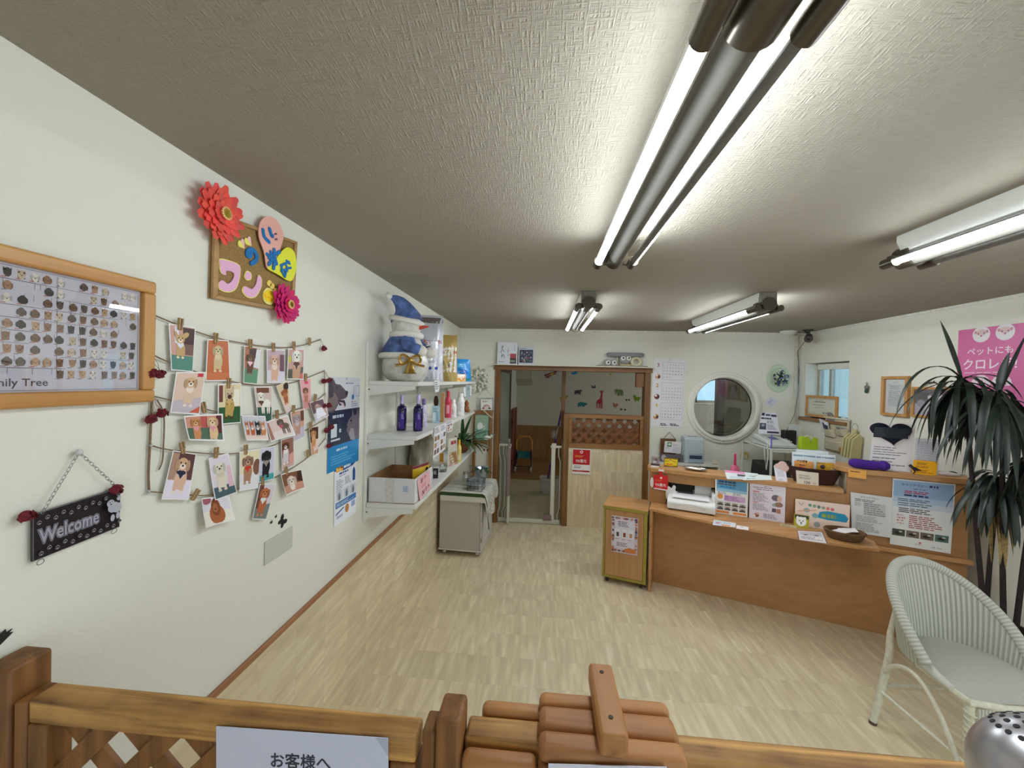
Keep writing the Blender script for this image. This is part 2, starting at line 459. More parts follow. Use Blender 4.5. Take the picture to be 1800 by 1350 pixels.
# back wall: one sheet with the doorway and the round opening cut out
OX0, OX1, OZ = 0.463, 2.315, 1.95
RC = Vector((3.178, D, 1.505)); RR = 0.385
b = MB()
b.box(0, OX0, D, D+WT, 0, H).box(OX0, OX1, D, D+WT, OZ, H).box(OX1, 2.75, D, D+WT, 0, H)
b.box(3.606, 6.3, D, D+WT, 0, H).box(2.75, 3.606, D, D+WT, 0, 1.08).box(2.75, 3.606, D, D+WT, 1.93, H)
N = 64; out = []; inn = []
for i in range(N):
    a = 2*math.pi*i/N; c, s_ = math.cos(a), math.sin(a)
    k = min(0.428/abs(c) if abs(c) > 1e-6 else 9, 0.425/abs(s_) if abs(s_) > 1e-6 else 9)
    out.append((RC.x+c*k, RC.z+s_*k)); inn.append((RC.x+c*RR, RC.z+s_*RR))
vs = [(x, D, z) for x, z in out]+[(x, D, z) for x, z in inn]+[(x, D+WT, z) for x, z in out]+[(x, D+WT, z) for x, z in inn]
fs = []
for i in range(N):
    j = (i+1) % N
    fs += [(i, j, N+j, N+i), (2*N+j, 2*N+i, 3*N+i, 3*N+j), (N+i, N+j, 3*N+j, 3*N+i)]
b.add(vs, fs, False)
struct(b.build('wall_back', WALL, smooth=False))
# right wall with two window openings (the second is behind the viewer's shoulder)
WY0, WY1, WZ0, WZ1 = 4.115, 4.755, 1.43, 2.045
b = MB(); RT = 0.20
for y0, y1, z0, z1 in ((Y0-0.1, -0.8, 0, H), (-0.8, 1.60, 0, 0.45), (-0.8, 1.60, 2.2, H), (1.60, WY0, 0, H), (WY0, WY1, 0, WZ0), (WY0, WY1, WZ1, H), (WY1, D, 0, H)):
    b.box(XR, XR+RT, y0, y1, z0, z1)
struct(b.build('wall_right', WALL, smooth=False))
b = MB()
for x0, x1, z0, z1 in ((0, 0.9, 0, H), (0.9, 3.3, 2.1, H), (3.3, XR+RT, 0, H)):
    b.box(x0, x1, Y0-0.1, Y0, z0, z1)
struct(b.build('wall_front', WALL, smooth=False))
ALU = mat('aluminium_sash', (176, 170, 152), 0.4, 0.35)
def sash(name, x, y0, y1, z0, z1, mull, wd=0.035, gm=None):
    b = MB()
    b.box(x, x+0.05, y0, y0+wd, z0, z1).box(x, x+0.05, y1-wd, y1, z0, z1).box(x, x+0.05, y0, y1, z0, z0+wd).box(x, x+0.05, y0, y1, z1-wd, z1)
    for m in mull: b.box(x+0.005, x+0.045, m-wd/2, m+wd/2, z0, z1)
    o = struct(b.build(name, ALU, bevel=0.002))
    g = MB().box(x+0.022, x+0.026, y0+wd, y1-wd, z0+wd, z1-wd).build('pane', gm or GLASS, o)
    return o
w1 = sash('window_1', XR+0.13, WY0, WY1, WZ0, WZ1, (4.56,), gm=FROST)
MB().box(XR+0.09, XR+0.15, WY0, WY1-0.06, WZ1-0.075, WZ1-0.01).build('blind_box', TRIMW, w1, bevel=0.004)
MB().box(XR-0.045, XR+0.13, WY0-0.03, WY1+0.03, WZ0-0.03, WZ0).build('sill', wood('sill_wood', (128, 88, 50), (160, 116, 72), 1), w1, bevel=0.003)
sash('window_2', XR+0.08, -0.8, 1.60, 0.45, 2.2, (0.25, 1.3))
d1 = struct(MB().box(0.9, 0.95, Y0-0.07, Y0-0.02, 0, 2.1).box(3.25, 3.3, Y0-0.07, Y0-0.02, 0, 2.1).box(2.07, 2.13, Y0-0.07, Y0-0.02, 0, 2.1).box(0.9, 3.3, Y0-0.07, Y0-0.02, 2.05, 2.1).build('door_1', ALU, bevel=0.002))
MB().box(0.95, 3.25, Y0-0.047, Y0-0.043, 0, 2.05).build('pane', GLASS, d1)
# cornices and the corner duct
struct(MB().box(0.012, XR, D-0.014, D, H-0.03, H).build('trim_2', TRIMW, bevel=0.004))
struct(MB().box(XR-0.01, XR, Y0, D-0.014, H-0.022, H).build('trim_3', TRIMW, bevel=0.003))
struct(MB().box(0, 0.012, D-0.02, D, ZT+0.012, H).build('trim_4', TRIMW, bevel=0.003))
struct(MB().box(3.955, 3.985, D-0.025, D, 0, H-0.03).box(3.99, 4.012, D-0.018, D, 0, H-0.03).build('trim_5', mat('cream_duct', (205, 200, 182), 0.5), bevel=0.003))
struct(MB().box(OX1+0.01, 3.95, D-0.01, D, 0, 0.07).build('baseboard_back', DWOODX, bevel=0.002))
struct(MB().box(XR-0.01, XR, Y0, D-0.02, 0, 0.07).build('baseboard_right', DWOODX, bevel=0.002))
# doorway joinery
struct(MB().box(OX0-0.03, OX1+0.03, D-0.02, D+WT+0.02, OZ-0.055, OZ).build('trim_6', DWOODX, bevel=0.003))
struct(MB().box(OX0-0.012, OX0+0.05, D-0.02, D+WT+0.02, 0, OZ-0.055).build('trim_7', DWOOD, bevel=0.003))
struct(MB().box(OX1-0.055, OX1+0.012, D-0.02, D+WT+0.02, 0, OZ-0.055).build('trim_8', DWOOD, bevel=0.003))
struct(MB().box(1.295, 1.345, 5.28, 5.34, 0, H).build('trim_9', DWOOD, bevel=0.003))
struct(MB().box(2.16, 2.262, D+0.02, D+0.07, 1.72, 1.895).build('trim_11', DWOOD, bevel=0.006))
LEDGE = mat('ledge_board', (222, 216, 198), 0.5)
struct(MB().box(OX0-0.03, OX1+0.03, D-0.10, D, OZ, OZ+0.012).build('trim_10', LEDGE, bevel=0.002))
# ---- back room
BWALL = paper_wall('backroom_paper', (206, 204, 190), strength=0.15)
struct(MB().box(0.35, 6.3, D, 6.95, -0.06, 0).build('floor_backroom', mat('backroom_vinyl', (178, 166, 132), 0.5, var=0.05, scale=12, stretch=(1, .2, 1))))
struct(MB().box(0.35, 6.3, 6.95, YB, -0.06, 0.02).build('floor_backroom_boards', wood('backroom_boards', (116, 82, 44), (146, 108, 62), 0, 0.4)))
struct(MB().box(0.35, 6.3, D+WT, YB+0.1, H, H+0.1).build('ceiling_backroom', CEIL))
b = MB(); b.box(0.35, 0.45, D+WT, YB, 0, H); struct(b.build('wall_backroom_left', BWALL))
b = MB()
for x0, x1, z0, z1 in ((0.45, 3.95, 0, H), (3.95, 5.3, 0, 1.38), (3.95, 5.3, 2.15, H), (5.3, 6.3, 0, H)):
    b.box(x0, x1, YB, YB+0.1, z0, z1)
struct(b.build('wall_backroom_rear', BWALL, smooth=False))
struct(MB().box(6.2, 6.3, D+WT, 6.0, 0, H).box(6.2, 6.3, 6.0, YB, 0, 0.5).box(6.2, 6.3, 6.0, YB, 2.3, H).build('wall_backroom_right', BWALL))
DADOW = wood('backroom_dado_boards', (128, 92, 48), (156, 118, 68), 2, 0.45, rings=3)
struct(MB().box(0.45, 3.4, YB-0.015, YB, 0.02, 0.76).build('wall_backroom_dado', DADOW))
b = MB(); b.box(3.95, 4.0, YB, YB+0.05, 1.38, 2.15).box(5.25, 5.3, YB, YB+0.05, 1.38, 2.15).box(4.36, 4.40, YB, YB+0.05, 1.38, 2.15).box(3.95, 5.3, YB, YB+0.05, 1.38, 1.43).box(3.95, 5.3, YB, YB+0.05, 2.1, 2.15)
w3 = struct(b.build('window_3', ALU, bevel=0.002)); MB().box(4.0, 5.25, YB+0.02, YB+0.024, 1.43, 2.1).build('pane', FROST, w3)
struct(MB().box(3.9, 5.35, YB-0.03, YB, 1.34, 1.38).build('trim_12', TRIMW, bevel=0.003))
P = on(1261, 700, 1, 6.4); Q = on(1273, 700, 1, 6.4)
struct(MB().box(P.x, Q.x, 6.38, 6.5, 0, H).build('trim_13', mat('dark_post', (52, 38, 28), 0.5)))
struct(MB().box(Q.x, 5.2, 6.4, 6.46, 0, H).build('wall_backroom_screen', mat('grey_green_panel', (128, 124, 104), 0.5)))
# sliding door in the back room's left wall
dk = mat('dark_brown_frame', (78, 44, 22), 0.45)
b = MB(); b.box(0.45, 0.49, 4.98, 5.05, 0, 1.95).box(0.45, 0.49, 6.68, 6.80, 0, 1.95).box(0.45, 0.49, 5.05, 6.68, 1.88, 1.95)
d2 = struct(b.build('door_2', dk, bevel=0.003))
MB().box(0.452, 0.47, 5.05, 6.68, 0, 1.88).build('door_leaf', mat('pale_green_door', (150, 160, 146), 0.35), d2)
MB().box(0.47, 0.485, 5.15, 5.19, 0.78, 1.12).build('door_handle', mat('steel', (170, 170, 168), 0.3, 0.9), d2)

# ================================================================== ROUND WINDOW
FRW = mat('round_frame_white', (228, 226, 214), 0.35, var=0.02)
rw = struct(bpy.data.objects.new('window_4', None)); C.objects.link(rw); rw.location = RC; ORG[rw.name] = RC.copy()
def yring(prof, n=64):
    """ring about the y axis through RC: profile of (radius, y offset)"""
    b = MB(); vs = []
    for r, y in prof:
        for i in range(n):
            a = 2*math.pi*i/n; vs.append((RC.x+r*math.cos(a), RC.y+y, RC.z+r*math.sin(a)))
    m = len(prof)
    b.add(vs, [(j*n+i, j*n+(i+1) % n, ((j+1) % m)*n+(i+1) % n, ((j+1) % m)*n+i) for j in range(m) for i in range(n)])
    return b
yring([(0.425, 0.0), (0.425, -0.018), (0.412, -0.028), (0.398, -0.030), (0.384, -0.045), (0.362, -0.045), (0.350, -0.030), (0.345, 0.06), (0.38, 0.09), (0.383, 0.0)]).build('window_frame', FRW, rw, angle=25)
yring([(0.350, 0.052), (0.350, 0.06), (0.335, 0.06), (0.335, 0.052)]).build('gasket', mat('black_rubber', (26, 26, 24), 0.6), rw)
MB().cyl((RC.x, RC.y+0.054, RC.z), (RC.x, RC.y+0.058, RC.z), 0.345, n=64).build('pane', GLASS, rw)
b = MB()
for sx_, sz_ in ((0, -0.397),): b.cyl((RC.x+sx_, D-0.034, RC.z+sz_), (RC.x+sx_, D-0.029, RC.z+sz_), 0.006, n=10)
b.build('screw', mat('steel', (170, 170, 168), 0.3, 0.9), rw)

# ================================================================== HALF PARTITION WITH LATTICE
LAT = wood('lattice_red_brown', (98, 56, 22), (138, 86, 40), 0, 0.5)
RAILW = wood('partition_rail', (120, 78, 36), (152, 106, 54), 0, 0.45)
def lattice(P0, U, Wd, z0, z1, sp, wd, th, both=True):
    """crossing diagonal slats in the plane through P0 spanned by U and z"""
    b = MB(); U = Vector(U).normalized(); nrm = U.cross(Vector((0, 0, 1)))
    h = z1-z0
    for k, sg in ((0, 1), (1, -1)):
        c = -h
        while c < Wd+h:
            # line u = c + sg*(z) (sg>0) or u = c + h - z
            u0, u1 = (c, c+h) if sg > 0 else (c+h, c)
            za, zb = 0.0, h
            def clip(u0, za, u1, zb):
                pts = []
                for t in (0, 1): pts.append((u0 if t == 0 else u1, za if t == 0 else zb))
                (a, z_a), (d, z_b) = pts
                if a > d: a, d, z_a, z_b = d, a, z_b, z_a
                if d <= 0.01 or a >= Wd-0.01: return None
                if a < 0: z_a += (z_b-z_a)*(-a)/(d-a); a = 0
                if d > Wd: z_b = z_a+(z_b-z_a)*(Wd-a)/(d-a); d = Wd
                return a, z_a, d, z_b
            r = clip(u0, za, u1, zb)
            if r and math.hypot(r[2]-r[0], r[3]-r[1]) > 0.03:
                off = nrm*(th*(0.5 if k == 0 else -0.5))
                p = Vector(P0)+U*r[0]+Vector((0, 0, z0+r[1]))+off; q = Vector(P0)+U*r[2]+Vector((0, 0, z0+r[3]))+off
                b.bar(p, q, th, wd, up=(q-p).cross(nrm)) if False else b.obox((p+q)/2, (q-p)/2, nrm*th/2, (q-p).cross(nrm).normalized()*wd/2)
            c += sp
    return b
pt = thing('half_partition', (1.8, D+0.05, 0), 'half-height stone-look partition with brown lattice on top, in the back doorway', 'partition')
MB().box(1.372, 2.26, D+0.005, D+0.095, 0, 0.965).build('panel', VHW, pt)
MB().box(1.305, 1.372, D-0.012, D+0.105, 0, 1.375).build('post', DWOOD, pt, bevel=0.004)
MB().box(1.372, 2.262, D-0.012, D+0.105, 0.965, 1.02).build('rail', RAILW, pt, bevel=0.004)
MB().box(1.372, 2.262, D-0.002, D+0.095, 1.325, 1.375).build('rail', RAILW, pt, bevel=0.004)
MB().box(1.372, 1.405, D+0.005, D+0.09, 1.02, 1.325).box(2.222, 2.262, D+0.005, D+0.09, 1.02, 1.325).build('stile', RAILW, pt, bevel=0.003)
lattice((1.40, D+0.05, 0), (1, 0, 0), 0.825, 1.02, 1.325, 0.123, 0.042, 0.012).build('lattice', LAT, pt)
MB().box(1.31, 1.335, D+0.11, 5.28, 1.325, 1.375).box(1.31, 1.335, D+0.11, 5.28, 0.965, 1.02).build('side_rail', RAILW, pt, bevel=0.003)
MB().box(1.312, 1.332, D+0.11, 5.28, 0, 0.965).build('side_panel', VHW, pt)
lattice((1.322, D+0.11, 0), (0, 1, 0), 0.37, 1.02, 1.325, 0.123, 0.05, 0.008).build('side_lattice', LAT, pt)
# ================================================================== CEILING LAMPS
LAMPW = mat('lamp_white_enamel', (214, 214, 206), 0.35, var=0.01)
LAMPG = mat('lamp_cover_grey', (104, 102, 94), 0.75, var=0.01)
CAPD = mat('lamp_cap_dark', (104, 97, 86), 0.28, 0.8, var=0.02)
def tube_mat():
    m = bpy.data.materials.new('lit_tube'); m.use_nodes = True; nt = m.node_tree
    nt.nodes.remove(nt.nodes['Principled BSDF']); e = nt.nodes.new('ShaderNodeEmission')
    e.inputs[0].default_value = (0.91, 0.99, 1.06, 1); e.inputs[1].default_value = TUBE
    nt.links.new(e.outputs[0], nt.nodes['Material Output'].inputs['Surface']); return m
LIT = tube_mat()
def lamp(xc, ya, yb, label, dirs=(180, 0)):
    """twin-tube batten running along y from ya (near) to yb"""
    t = thing('ceiling_lamp', (xc, (ya+yb)/2, H), label, 'lamp', 'twin-tube ceiling lamps')
    zt = 2.292; dx = 0.073
    b = MB()
    prof = [(-0.052, H), (-0.052, 2.375), (-0.030, 2.33), (0.030, 2.33), (0.052, 2.375), (0.052, H)]
    b.prism([(xc+x, ya, z) for x, z in prof], (0, yb-ya, 0)); b.build('batten', LAMPW, t)
    b = MB(); n = 14
    vs = []
    for y in (ya-0.005, yb+0.005):
        for i in range(n+1):
            a = math.pi+math.pi*i/n; vs.append((xc+0.034*math.cos(a), y, 2.332+0.055*math.sin(a)))
    b.add(vs, [(i, i+1, n+2+i, n+1+i) for i in range(n)]); b.add(vs, [tuple(range(n, -1, -1)), tuple(range(n+1, 2*n+2))], False)
    b.build('cover', LAMPG, t)
    for s_, dg in zip((-1, 1), dirs):
        b = MB(); n = 20; vs = []; R0 = 0.0145        # half of the tube is a lit diffuser, the other half its metal back
        for y in (ya+0.07, yb-0.02):
            for i in range(n):
                a = math.radians(dg)+2*math.pi*i/n-math.pi*0.55; vs.append((xc+s_*dx+R0*math.cos(a), y, zt+R0*math.sin(a)))
        for i in range(n):
            b.mi = 0 if i < 11 else 1
            b.add(vs[i:i+1]+vs[(i+1) % n:(i+1) % n+1]+vs[n+(i+1) % n:n+(i+1) % n+1]+vs[n+i:n+i+1], [(0, 1, 2, 3)])
        b.build('tube', [LIT, mat('tube_back_grey', (132, 130, 130), 0.4, 0.2)], t)
    for y0_, y1_ in ((ya-0.035, ya+0.085), (yb-0.03, yb+0.03)):
        b = MB()
        for s_ in (-1, 1):
            b.cyl((xc+s_*dx, y0_, zt), (xc+s_*dx, y1_, zt), 0.021, n=20)
            b.box(min(xc, xc+s_*dx), max(xc, xc+s_*dx), y0_+0.03, y0_+0.05, zt-0.006, zt+0.03)
        b.cyl((xc, y0_-0.005, 2.318), (xc, y1_+0.005, 2.318), 0.045, n=24)
        b.build('end_cap', CAPD, t, bevel=0.002)
    b = MB(); b.box(xc-0.05, xc+0.05, ya-0.03, ya+0.01, 2.33, H); b.build('end_plate', mat('lamp_plate_grey', (120, 116, 106), 0.45), t, bevel=0.003)
    return t
lamp(1.345, 0.53, 1.735, 'white twin-tube ceiling lamp nearest the fence, with dark end caps', (222, 15))
lamp(1.345, 2.765, 3.96, 'twin-tube ceiling lamp over the passage, nearest the back doorway', (235, 290))
lamp(2.535, 2.765, 3.96, 'twin-tube ceiling lamp in front of the round window', (250, 5))
lamp(2.535, 0.53, 1.735, 'twin-tube ceiling lamp over the wicker chair, pale end caps cut by the photo edge', (262, 38))

# ================================================================== NEAR FENCE AND ITS GATES
FW = wood('weathered_pine', (104, 64, 24), (212, 162, 92), 0, 0.55, 1.6, 12)
FWZ = wood('weathered_pine_upright', (92, 56, 22), (146, 98, 48), 2, 0.55, 1.3)
FWY = wood('pine_block', (136, 84, 44), (180, 126, 72), 1, 0.5, 1.2)
FWB = wood('pine_saddle', (140, 88, 46), (182, 128, 76), 0, 0.5, 1.0)
FY = 0.648; FT = 0.045; ZF = 1.15; BOT = 0.08
def z_on(x, y, py): return on(x, y, 1, py).z
X0 = 0.100; X1 = 0.842
fp = tag(MB().box(0.004, 0.066, FY-0.005, FY+0.062, 0, 1.205).build('fence_post', FWZ, bevel=0.006), 'square brown fence post against the white left wall', 'fence post')
g = thing('lattice_gate', ((X0+X1)/2, FY+0.02, 0), 'weathered pine gate with lattice infill beside the left wall, worn top rail', 'gate')
MB().box(X0, X1, FY, FY+FT, ZF-0.045, ZF).build('top_rail', FW, g, bevel=0.005)
MB().box(X0, X1, FY, FY+FT, BOT, BOT+0.045).build('bottom_rail', FW, g, bevel=0.005)
MB().box(X0-0.024, X0+0.0, FY-0.004, FY+FT+0.004, BOT, ZF-0.004).box(X0+0.0, X0+0.038, FY-0.0015, FY+FT-0.002, BOT+0.045, ZF-0.045).build('stile', FWZ, g, bevel=0.004)
MB().box(X1-0.045, X1, FY-0.0015, FY+FT-0.002, BOT+0.045, ZF-0.045).build('stile', FWZ, g, bevel=0.004)
lattice((X0+0.03, FY+0.022, 0), (1, 0, 0), X1-X0-0.06, BOT+0.045, ZF-0.045, 0.125, 0.036, 0.009).build('lattice', FWZ, g)
tag(MB().box(0.878, 0.922, FY-0.012, FY+0.052, 0, 1.195).build('fence_post', FWZ, bevel=0.007), 'dark brown fence post between the lattice gate and the latch rail', 'fence post')
MB().box(0.852, 0.876, FY+0.0, FY+0.045, 0, 1.165).build('gate_stop', FWZ, bevel=0.005)
tag(bpy.data.objects['gate_stop'], 'narrow upright batten at the lattice gate edge, left of the dark post', 'batten')
rf = thing('low_fence', (1.4, FY+0.03, 0), 'pine fence section with a worn light top rail, right of the dark post', 'fence')
MB().box(0.924, 1.78, FY+0.012, FY+0.06, 1.095, 1.15).build('top_rail', FW, rf, bevel=0.006)
MB().box(0.924, 1.78, FY+0.012, FY+0.06, BOT, BOT+0.05).build('bottom_rail', FW, rf, bevel=0.005)
MB().box(1.735, 1.779, FY+0.012, FY+0.06, BOT+0.05, 1.095).build('stile', FWZ, rf, bevel=0.004)
lattice((0.93, FY+0.036, 0), (1, 0, 0), 0.83, BOT+0.05, 1.095, 0.125, 0.036, 0.009).build('lattice', FWZ, rf)
MB().box(0.945, 1.07, FY+0.064, FY+0.092, 1.10, 1.158).build('back_cleat', FWB, rf, bevel=0.012, seg=4)
MB().box(0.925, 1.05, FY-0.022, FY+0.008, 1.085, 1.145).build('front_cleat', FWB, rf, bevel=0.012, seg=4)
lt = thing('gate_latch', (1.17, FY+0.04, 1.15), 'wooden sliding latch block of three planks topped by a short bar', 'latch')
for y0_, y1_ in ((FY-0.026, FY+0.014), (FY+0.0145, FY+0.064), (FY+0.0645, FY+0.096)):
    MB().box(1.052, 1.288, y0_, y1_, 1.150, 1.180).build('plank', FWB, lt, bevel=0.012, seg=3)
for x0_, x1_ in ((1.052, 1.0755), (1.2645, 1.288)): MB().box(x0_, x1_, FY-0.03, FY+0.010, 1.09, 1.1495).build('cheek', FWB, lt, bevel=0.008, seg=3)
MB().box(1.147, 1.192, FY-0.034, FY+0.125, 1.1805, 1.218).build('bar', FWY, lt, bevel=0.006)
for y in (FY+0.0, FY+0.1): MB().cyl((1.169, y, 1.2175), (1.169, y, 1.219), 0.004, n=10).build('screw', mat('dark_screw', (60, 50, 40), 0.4, 0.7), lt)
# notices hung on the near fence
cd = Card(*[on(x, y, 1, FY-0.004) for x, y in ((380, 1277), (682, 1298), (684, 1520), (380, 1510))], base=(206, 210, 232))
cd.T('お客様へ', 0.50, 0.728, 0.125, (58, 62, 74), bold=0.05, w=0.47)
cd.P([(0.93, 1.0), (1.0, 1.0), (1.0, 0.86)], (178, 186, 206))
cd.G(0.1, 0.1, 0.9, 0.5, 4, (58, 62, 74))
cd.build('notice_sheet', label='white notice sheet taped to the lattice gate, addressed to customers', cat='notice')
cd = Card(*[on(x, y, 1, FY-0.033) for x, y in ((964, 1343), (1172, 1349), (1170, 1560), (962, 1550))], base=(214, 216, 232))
cd.build('notice_sheet', label='white sheet hanging on the front of the wooden latch block', cat='notice')
# silver perforated ball at the right end
sp = thing('perforated_ball_lamp', (1.757, 0.62, 0), 'silver ball with punched holes on top, right of the fence rail', 'lamp')
SIL = mat('silver_shell', (186, 184, 188), 0.28, 0.75, var=0.02)
SC_ = Vector((1.772, 0.588, 1.214)); R_ = 0.092
MB().ell(SC_, R_, 40, 24).build('shell', SIL, sp)
b = MB(); k = 0
for ring_, cnt in ((0.16, 6), (0.32, 12), (0.48, 18), (0.64, 24)):
    for i in range(cnt):
        a = 2*math.pi*i/cnt
        d = Vector((math.sin(ring_)*math.cos(a), math.sin(ring_)*math.sin(a), math.cos(ring_)))
        d = Matrix.Rotation(math.radians(-14), 3, 'X') @ d
        b.cyl(SC_+d*(R_-0.002), SC_+d*(R_+0.0006), 0.0038, n=8)
b.build('punched_holes', mat('hole_black', (24, 24, 28), 0.7), sp)
MB().cyl((SC_.x, SC_.y, 0.0), (SC_.x, SC_.y, 1.13), 0.012, n=12).cyl((SC_.x, SC_.y, 0), (SC_.x, SC_.y, 0.02), 0.11, n=28).build('stand', mat('black_metal', (30, 30, 32), 0.4, 0.6), sp)
# ================================================================== LEFT WALL: framed chart
OAKF = wood('frame_honey_oak', (176, 122, 62), (204, 152, 88), 1, 0.4)
OAKZ = wood('frame_honey_oak_z', (176, 122, 62), (204, 152, 88), 2, 0.4)
fy0, fy1, fz0, fz1 = 0.395, 0.953, 1.689, 2.004
fr = thing('framed_chart', (0.0, (fy0+fy1)/2, fz0), 'large framed jigsaw chart of little dog portraits in a honey-coloured wooden frame', 'picture frame')
fw = 0.032
MB().box(0.001, 0.022, fy0, fy1, fz0, fz0+fw).box(0.001, 0.022, fy0, fy1, fz1-fw, fz1).build('frame', OAKF, fr, bevel=0.006, seg=3)
MB().box(0.001, 0.0215, fy0, fy0+fw, fz0+fw, fz1-fw).build('frame_side', OAKZ, fr, bevel=0.005, seg=3)
MB().box(0.001, 0.0215, fy1-fw, fy1, fz0+fw, fz1-fw).build('frame_side', OAKZ, fr, bevel=0.005, seg=3)
a, c = fy0+fw, fy1-fw; e, f_ = fz0+fw, fz1-fw
cd = Card((0.008, a, f_), (0.008, c, f_), (0.008, c, e), (0.008, a, e), base=(206, 203, 214))
cd.T('Family Tree', 0.425, 0.05, 0.085, (70, 64, 70), bold=0.015, align='l', w=0.215)
DC = [(150, 110, 84), (120, 84, 60), (196, 160, 126), (60, 54, 54), (228, 218, 206), (172, 132, 100), (98, 80, 72), (206, 186, 160)]
r = random.Random(3); L0 = cd.L
LN = (120, 116, 128)
def hd(u, v, s_, col, c2, ear):
    cd.L = L0+2
    cd.R(u-s_*0.9, v-s_*2.6, u+s_*0.9, v-s_*0.5, c2, True)
    cd.L = L0+3; cd.E(u, v, s_, s_*1.5, col, keep=True, n=10)
    for sg in (-1, 1):
        if ear: cd.P([(u+sg*s_*0.3, v+s_*1.2), (u+sg*s_*1.0, v+s_*3.2), (u+sg*s_*1.0, v+s_*0.6)], col, True)
        else: cd.L = L0+4; cd.E(u+sg*s_*0.95, v-s_*0.3, s_*0.35, s_*0.9, tuple(int(x*0.8) for x in col), keep=True, n=8); cd.L = L0+3
    cd.L = L0+5; cd.E(u, v-s_*0.55, s_*0.22, s_*0.18, (40, 32, 32), keep=True, n=6)
    for sg in (-1, 1): cd.E(u+sg*s_*0.4, v+s_*0.15, s_*0.12, s_*0.14, (30, 26, 26), keep=True, n=6)
    cd.R(u-s_*1.5, v-s_*3.3, u-s_*0.3, v-s_*2.8, r.choice([(190, 92, 92), (150, 120, 160), (120, 116, 128)]), True)
rows = 9
for j in range(rows):
    v = 0.93-j*0.098
    for i in range(23):
        u = 0.03+i*0.0425+r.uniform(-0.004, 0.004)
        if j == 8 and i < 15: continue
        if r.random() < 0.12 and j < 8: continue
        cc = r.choice(DC); hd(u, v, 0.0125, cc, r.choice(DC), r.random() < 0.5)
    if j < 8:
        cd.L = L0
        for k in range(5):
            u0 = r.uniform(0.02, 0.7); cd.R(u0, v-0.052, u0+r.uniform(0.12, 0.3), v-0.048, LN, True)
        for k in range(9):
            u0 = r.uniform(0.02, 0.97); cd.R(u0, v-0.10, u0+0.002, v-0.05, LN, True)
cd.frame(0.008, 0.012, 0.992, 0.985, 0.002, LN)
cd.L = L0; cd.R(0.655, 0.12, 0.6575, 0.97, LN, True)
cd.build('print', fr)
MB().box(0.0105, 0.0125, a, c, e, f_).build('pane', GLASS, fr)

# ================================================================== cork board with cut-out greeting
def q4(px, f=LW, off=0.0): return [f(x, y, off) for x, y in px]
CORK = mat('cork', (150, 118, 72), 0.9, var=0.12, scale=160, bump=0.3)
CFR = wood('cork_frame', (150, 112, 66), (186, 148, 96), 1, 0.5)
tl, tr, br, bl = q4(((368, 372), (515, 425), (509, 551), (364, 524)))
cb = thing('cork_board', (bl+br)/2, 'cork greeting board with cut-out letters, wooden frame and two paper flowers', 'notice board')
n_ = Vector((1, 0, 0))
b = MB(); b.prism([p+n_*0.006 for p in (tl, tr, br, bl)], n_*0.006); b.build('cork_sheet', CORK, cb)
b = MB(); ctr = (tl+tr+br+bl)/4
def lerp(a, b_, t): return a+(b_-a)*t
for p, q in ((tl, tr), (tr, br), (br, bl), (bl, tl)):
    ip, iq = p+(ctr-p).normalized()*0.022, q+(ctr-q).normalized()*0.022
    b.prism([p+n_*0.001, q+n_*0.001, iq+n_*0.001, ip+n_*0.001], n_*0.020)
b.build('frame', CFR, cb, bevel=0.002)
def cut(name, px, col, off, th=0.003, rim=None):
    P = [LW(x, y, off) for x, y in px]
    b = MB()
    if rim:
        cc = sum(P, Vector())/len(P)
        b.col = lin(rim); b.prism(P, n_*th)
        b.col = lin(col)
        Q = [p + (cc-p).normalized()*0.0035 + n_*0.0005 for p in P]; b.prism(Q, n_*(th+0.0002))
    else:
        b.col = lin(col); b.prism(P, n_*th)
    return b.build(name, PRINT, cb, smooth=False)
def zc(x, y): return (350+x/4.82, 310+y/4.82)    # coordinates read off an enlarged view
def smooth_px(pts, n=6):
    """closed Catmull-Rom through the given points"""
    out = []; m = len(pts)
    for i in range(m):
        p0, p1, p2, p3 = pts[i-1], pts[i], pts[(i+1) % m], pts[(i+2) % m]
        for k in range(n):
            t = k/n
            out.append(tuple(0.5*((2*p1[d])+(-p0[d]+p2[d])*t+(2*p0[d]-5*p1[d]+4*p2[d]-p3[d])*t*t+(-p0[d]+3*p1[d]-3*p2[d]+p3[d])*t**3) for d in (0, 1)))
    return out
PK = (236, 176, 162); YL = (228, 230, 60); BLU = (26, 112, 176); LP = (232, 176, 208)
cut('pink_half_heart', smooth_px([zc(*p) for p in ((575, 338), (655, 375), (708, 490), (690, 590), (640, 700), (575, 780), (545, 640), (500, 500), (515, 385))]), PK, 0.0225)
cut('yellow_half_heart', smooth_px([zc(*p) for p in ((575, 780), (620, 740), (690, 640), (745, 602), (800, 640), (820, 760), (790, 870), (750, 884), (660, 830))]), YL, 0.0230)
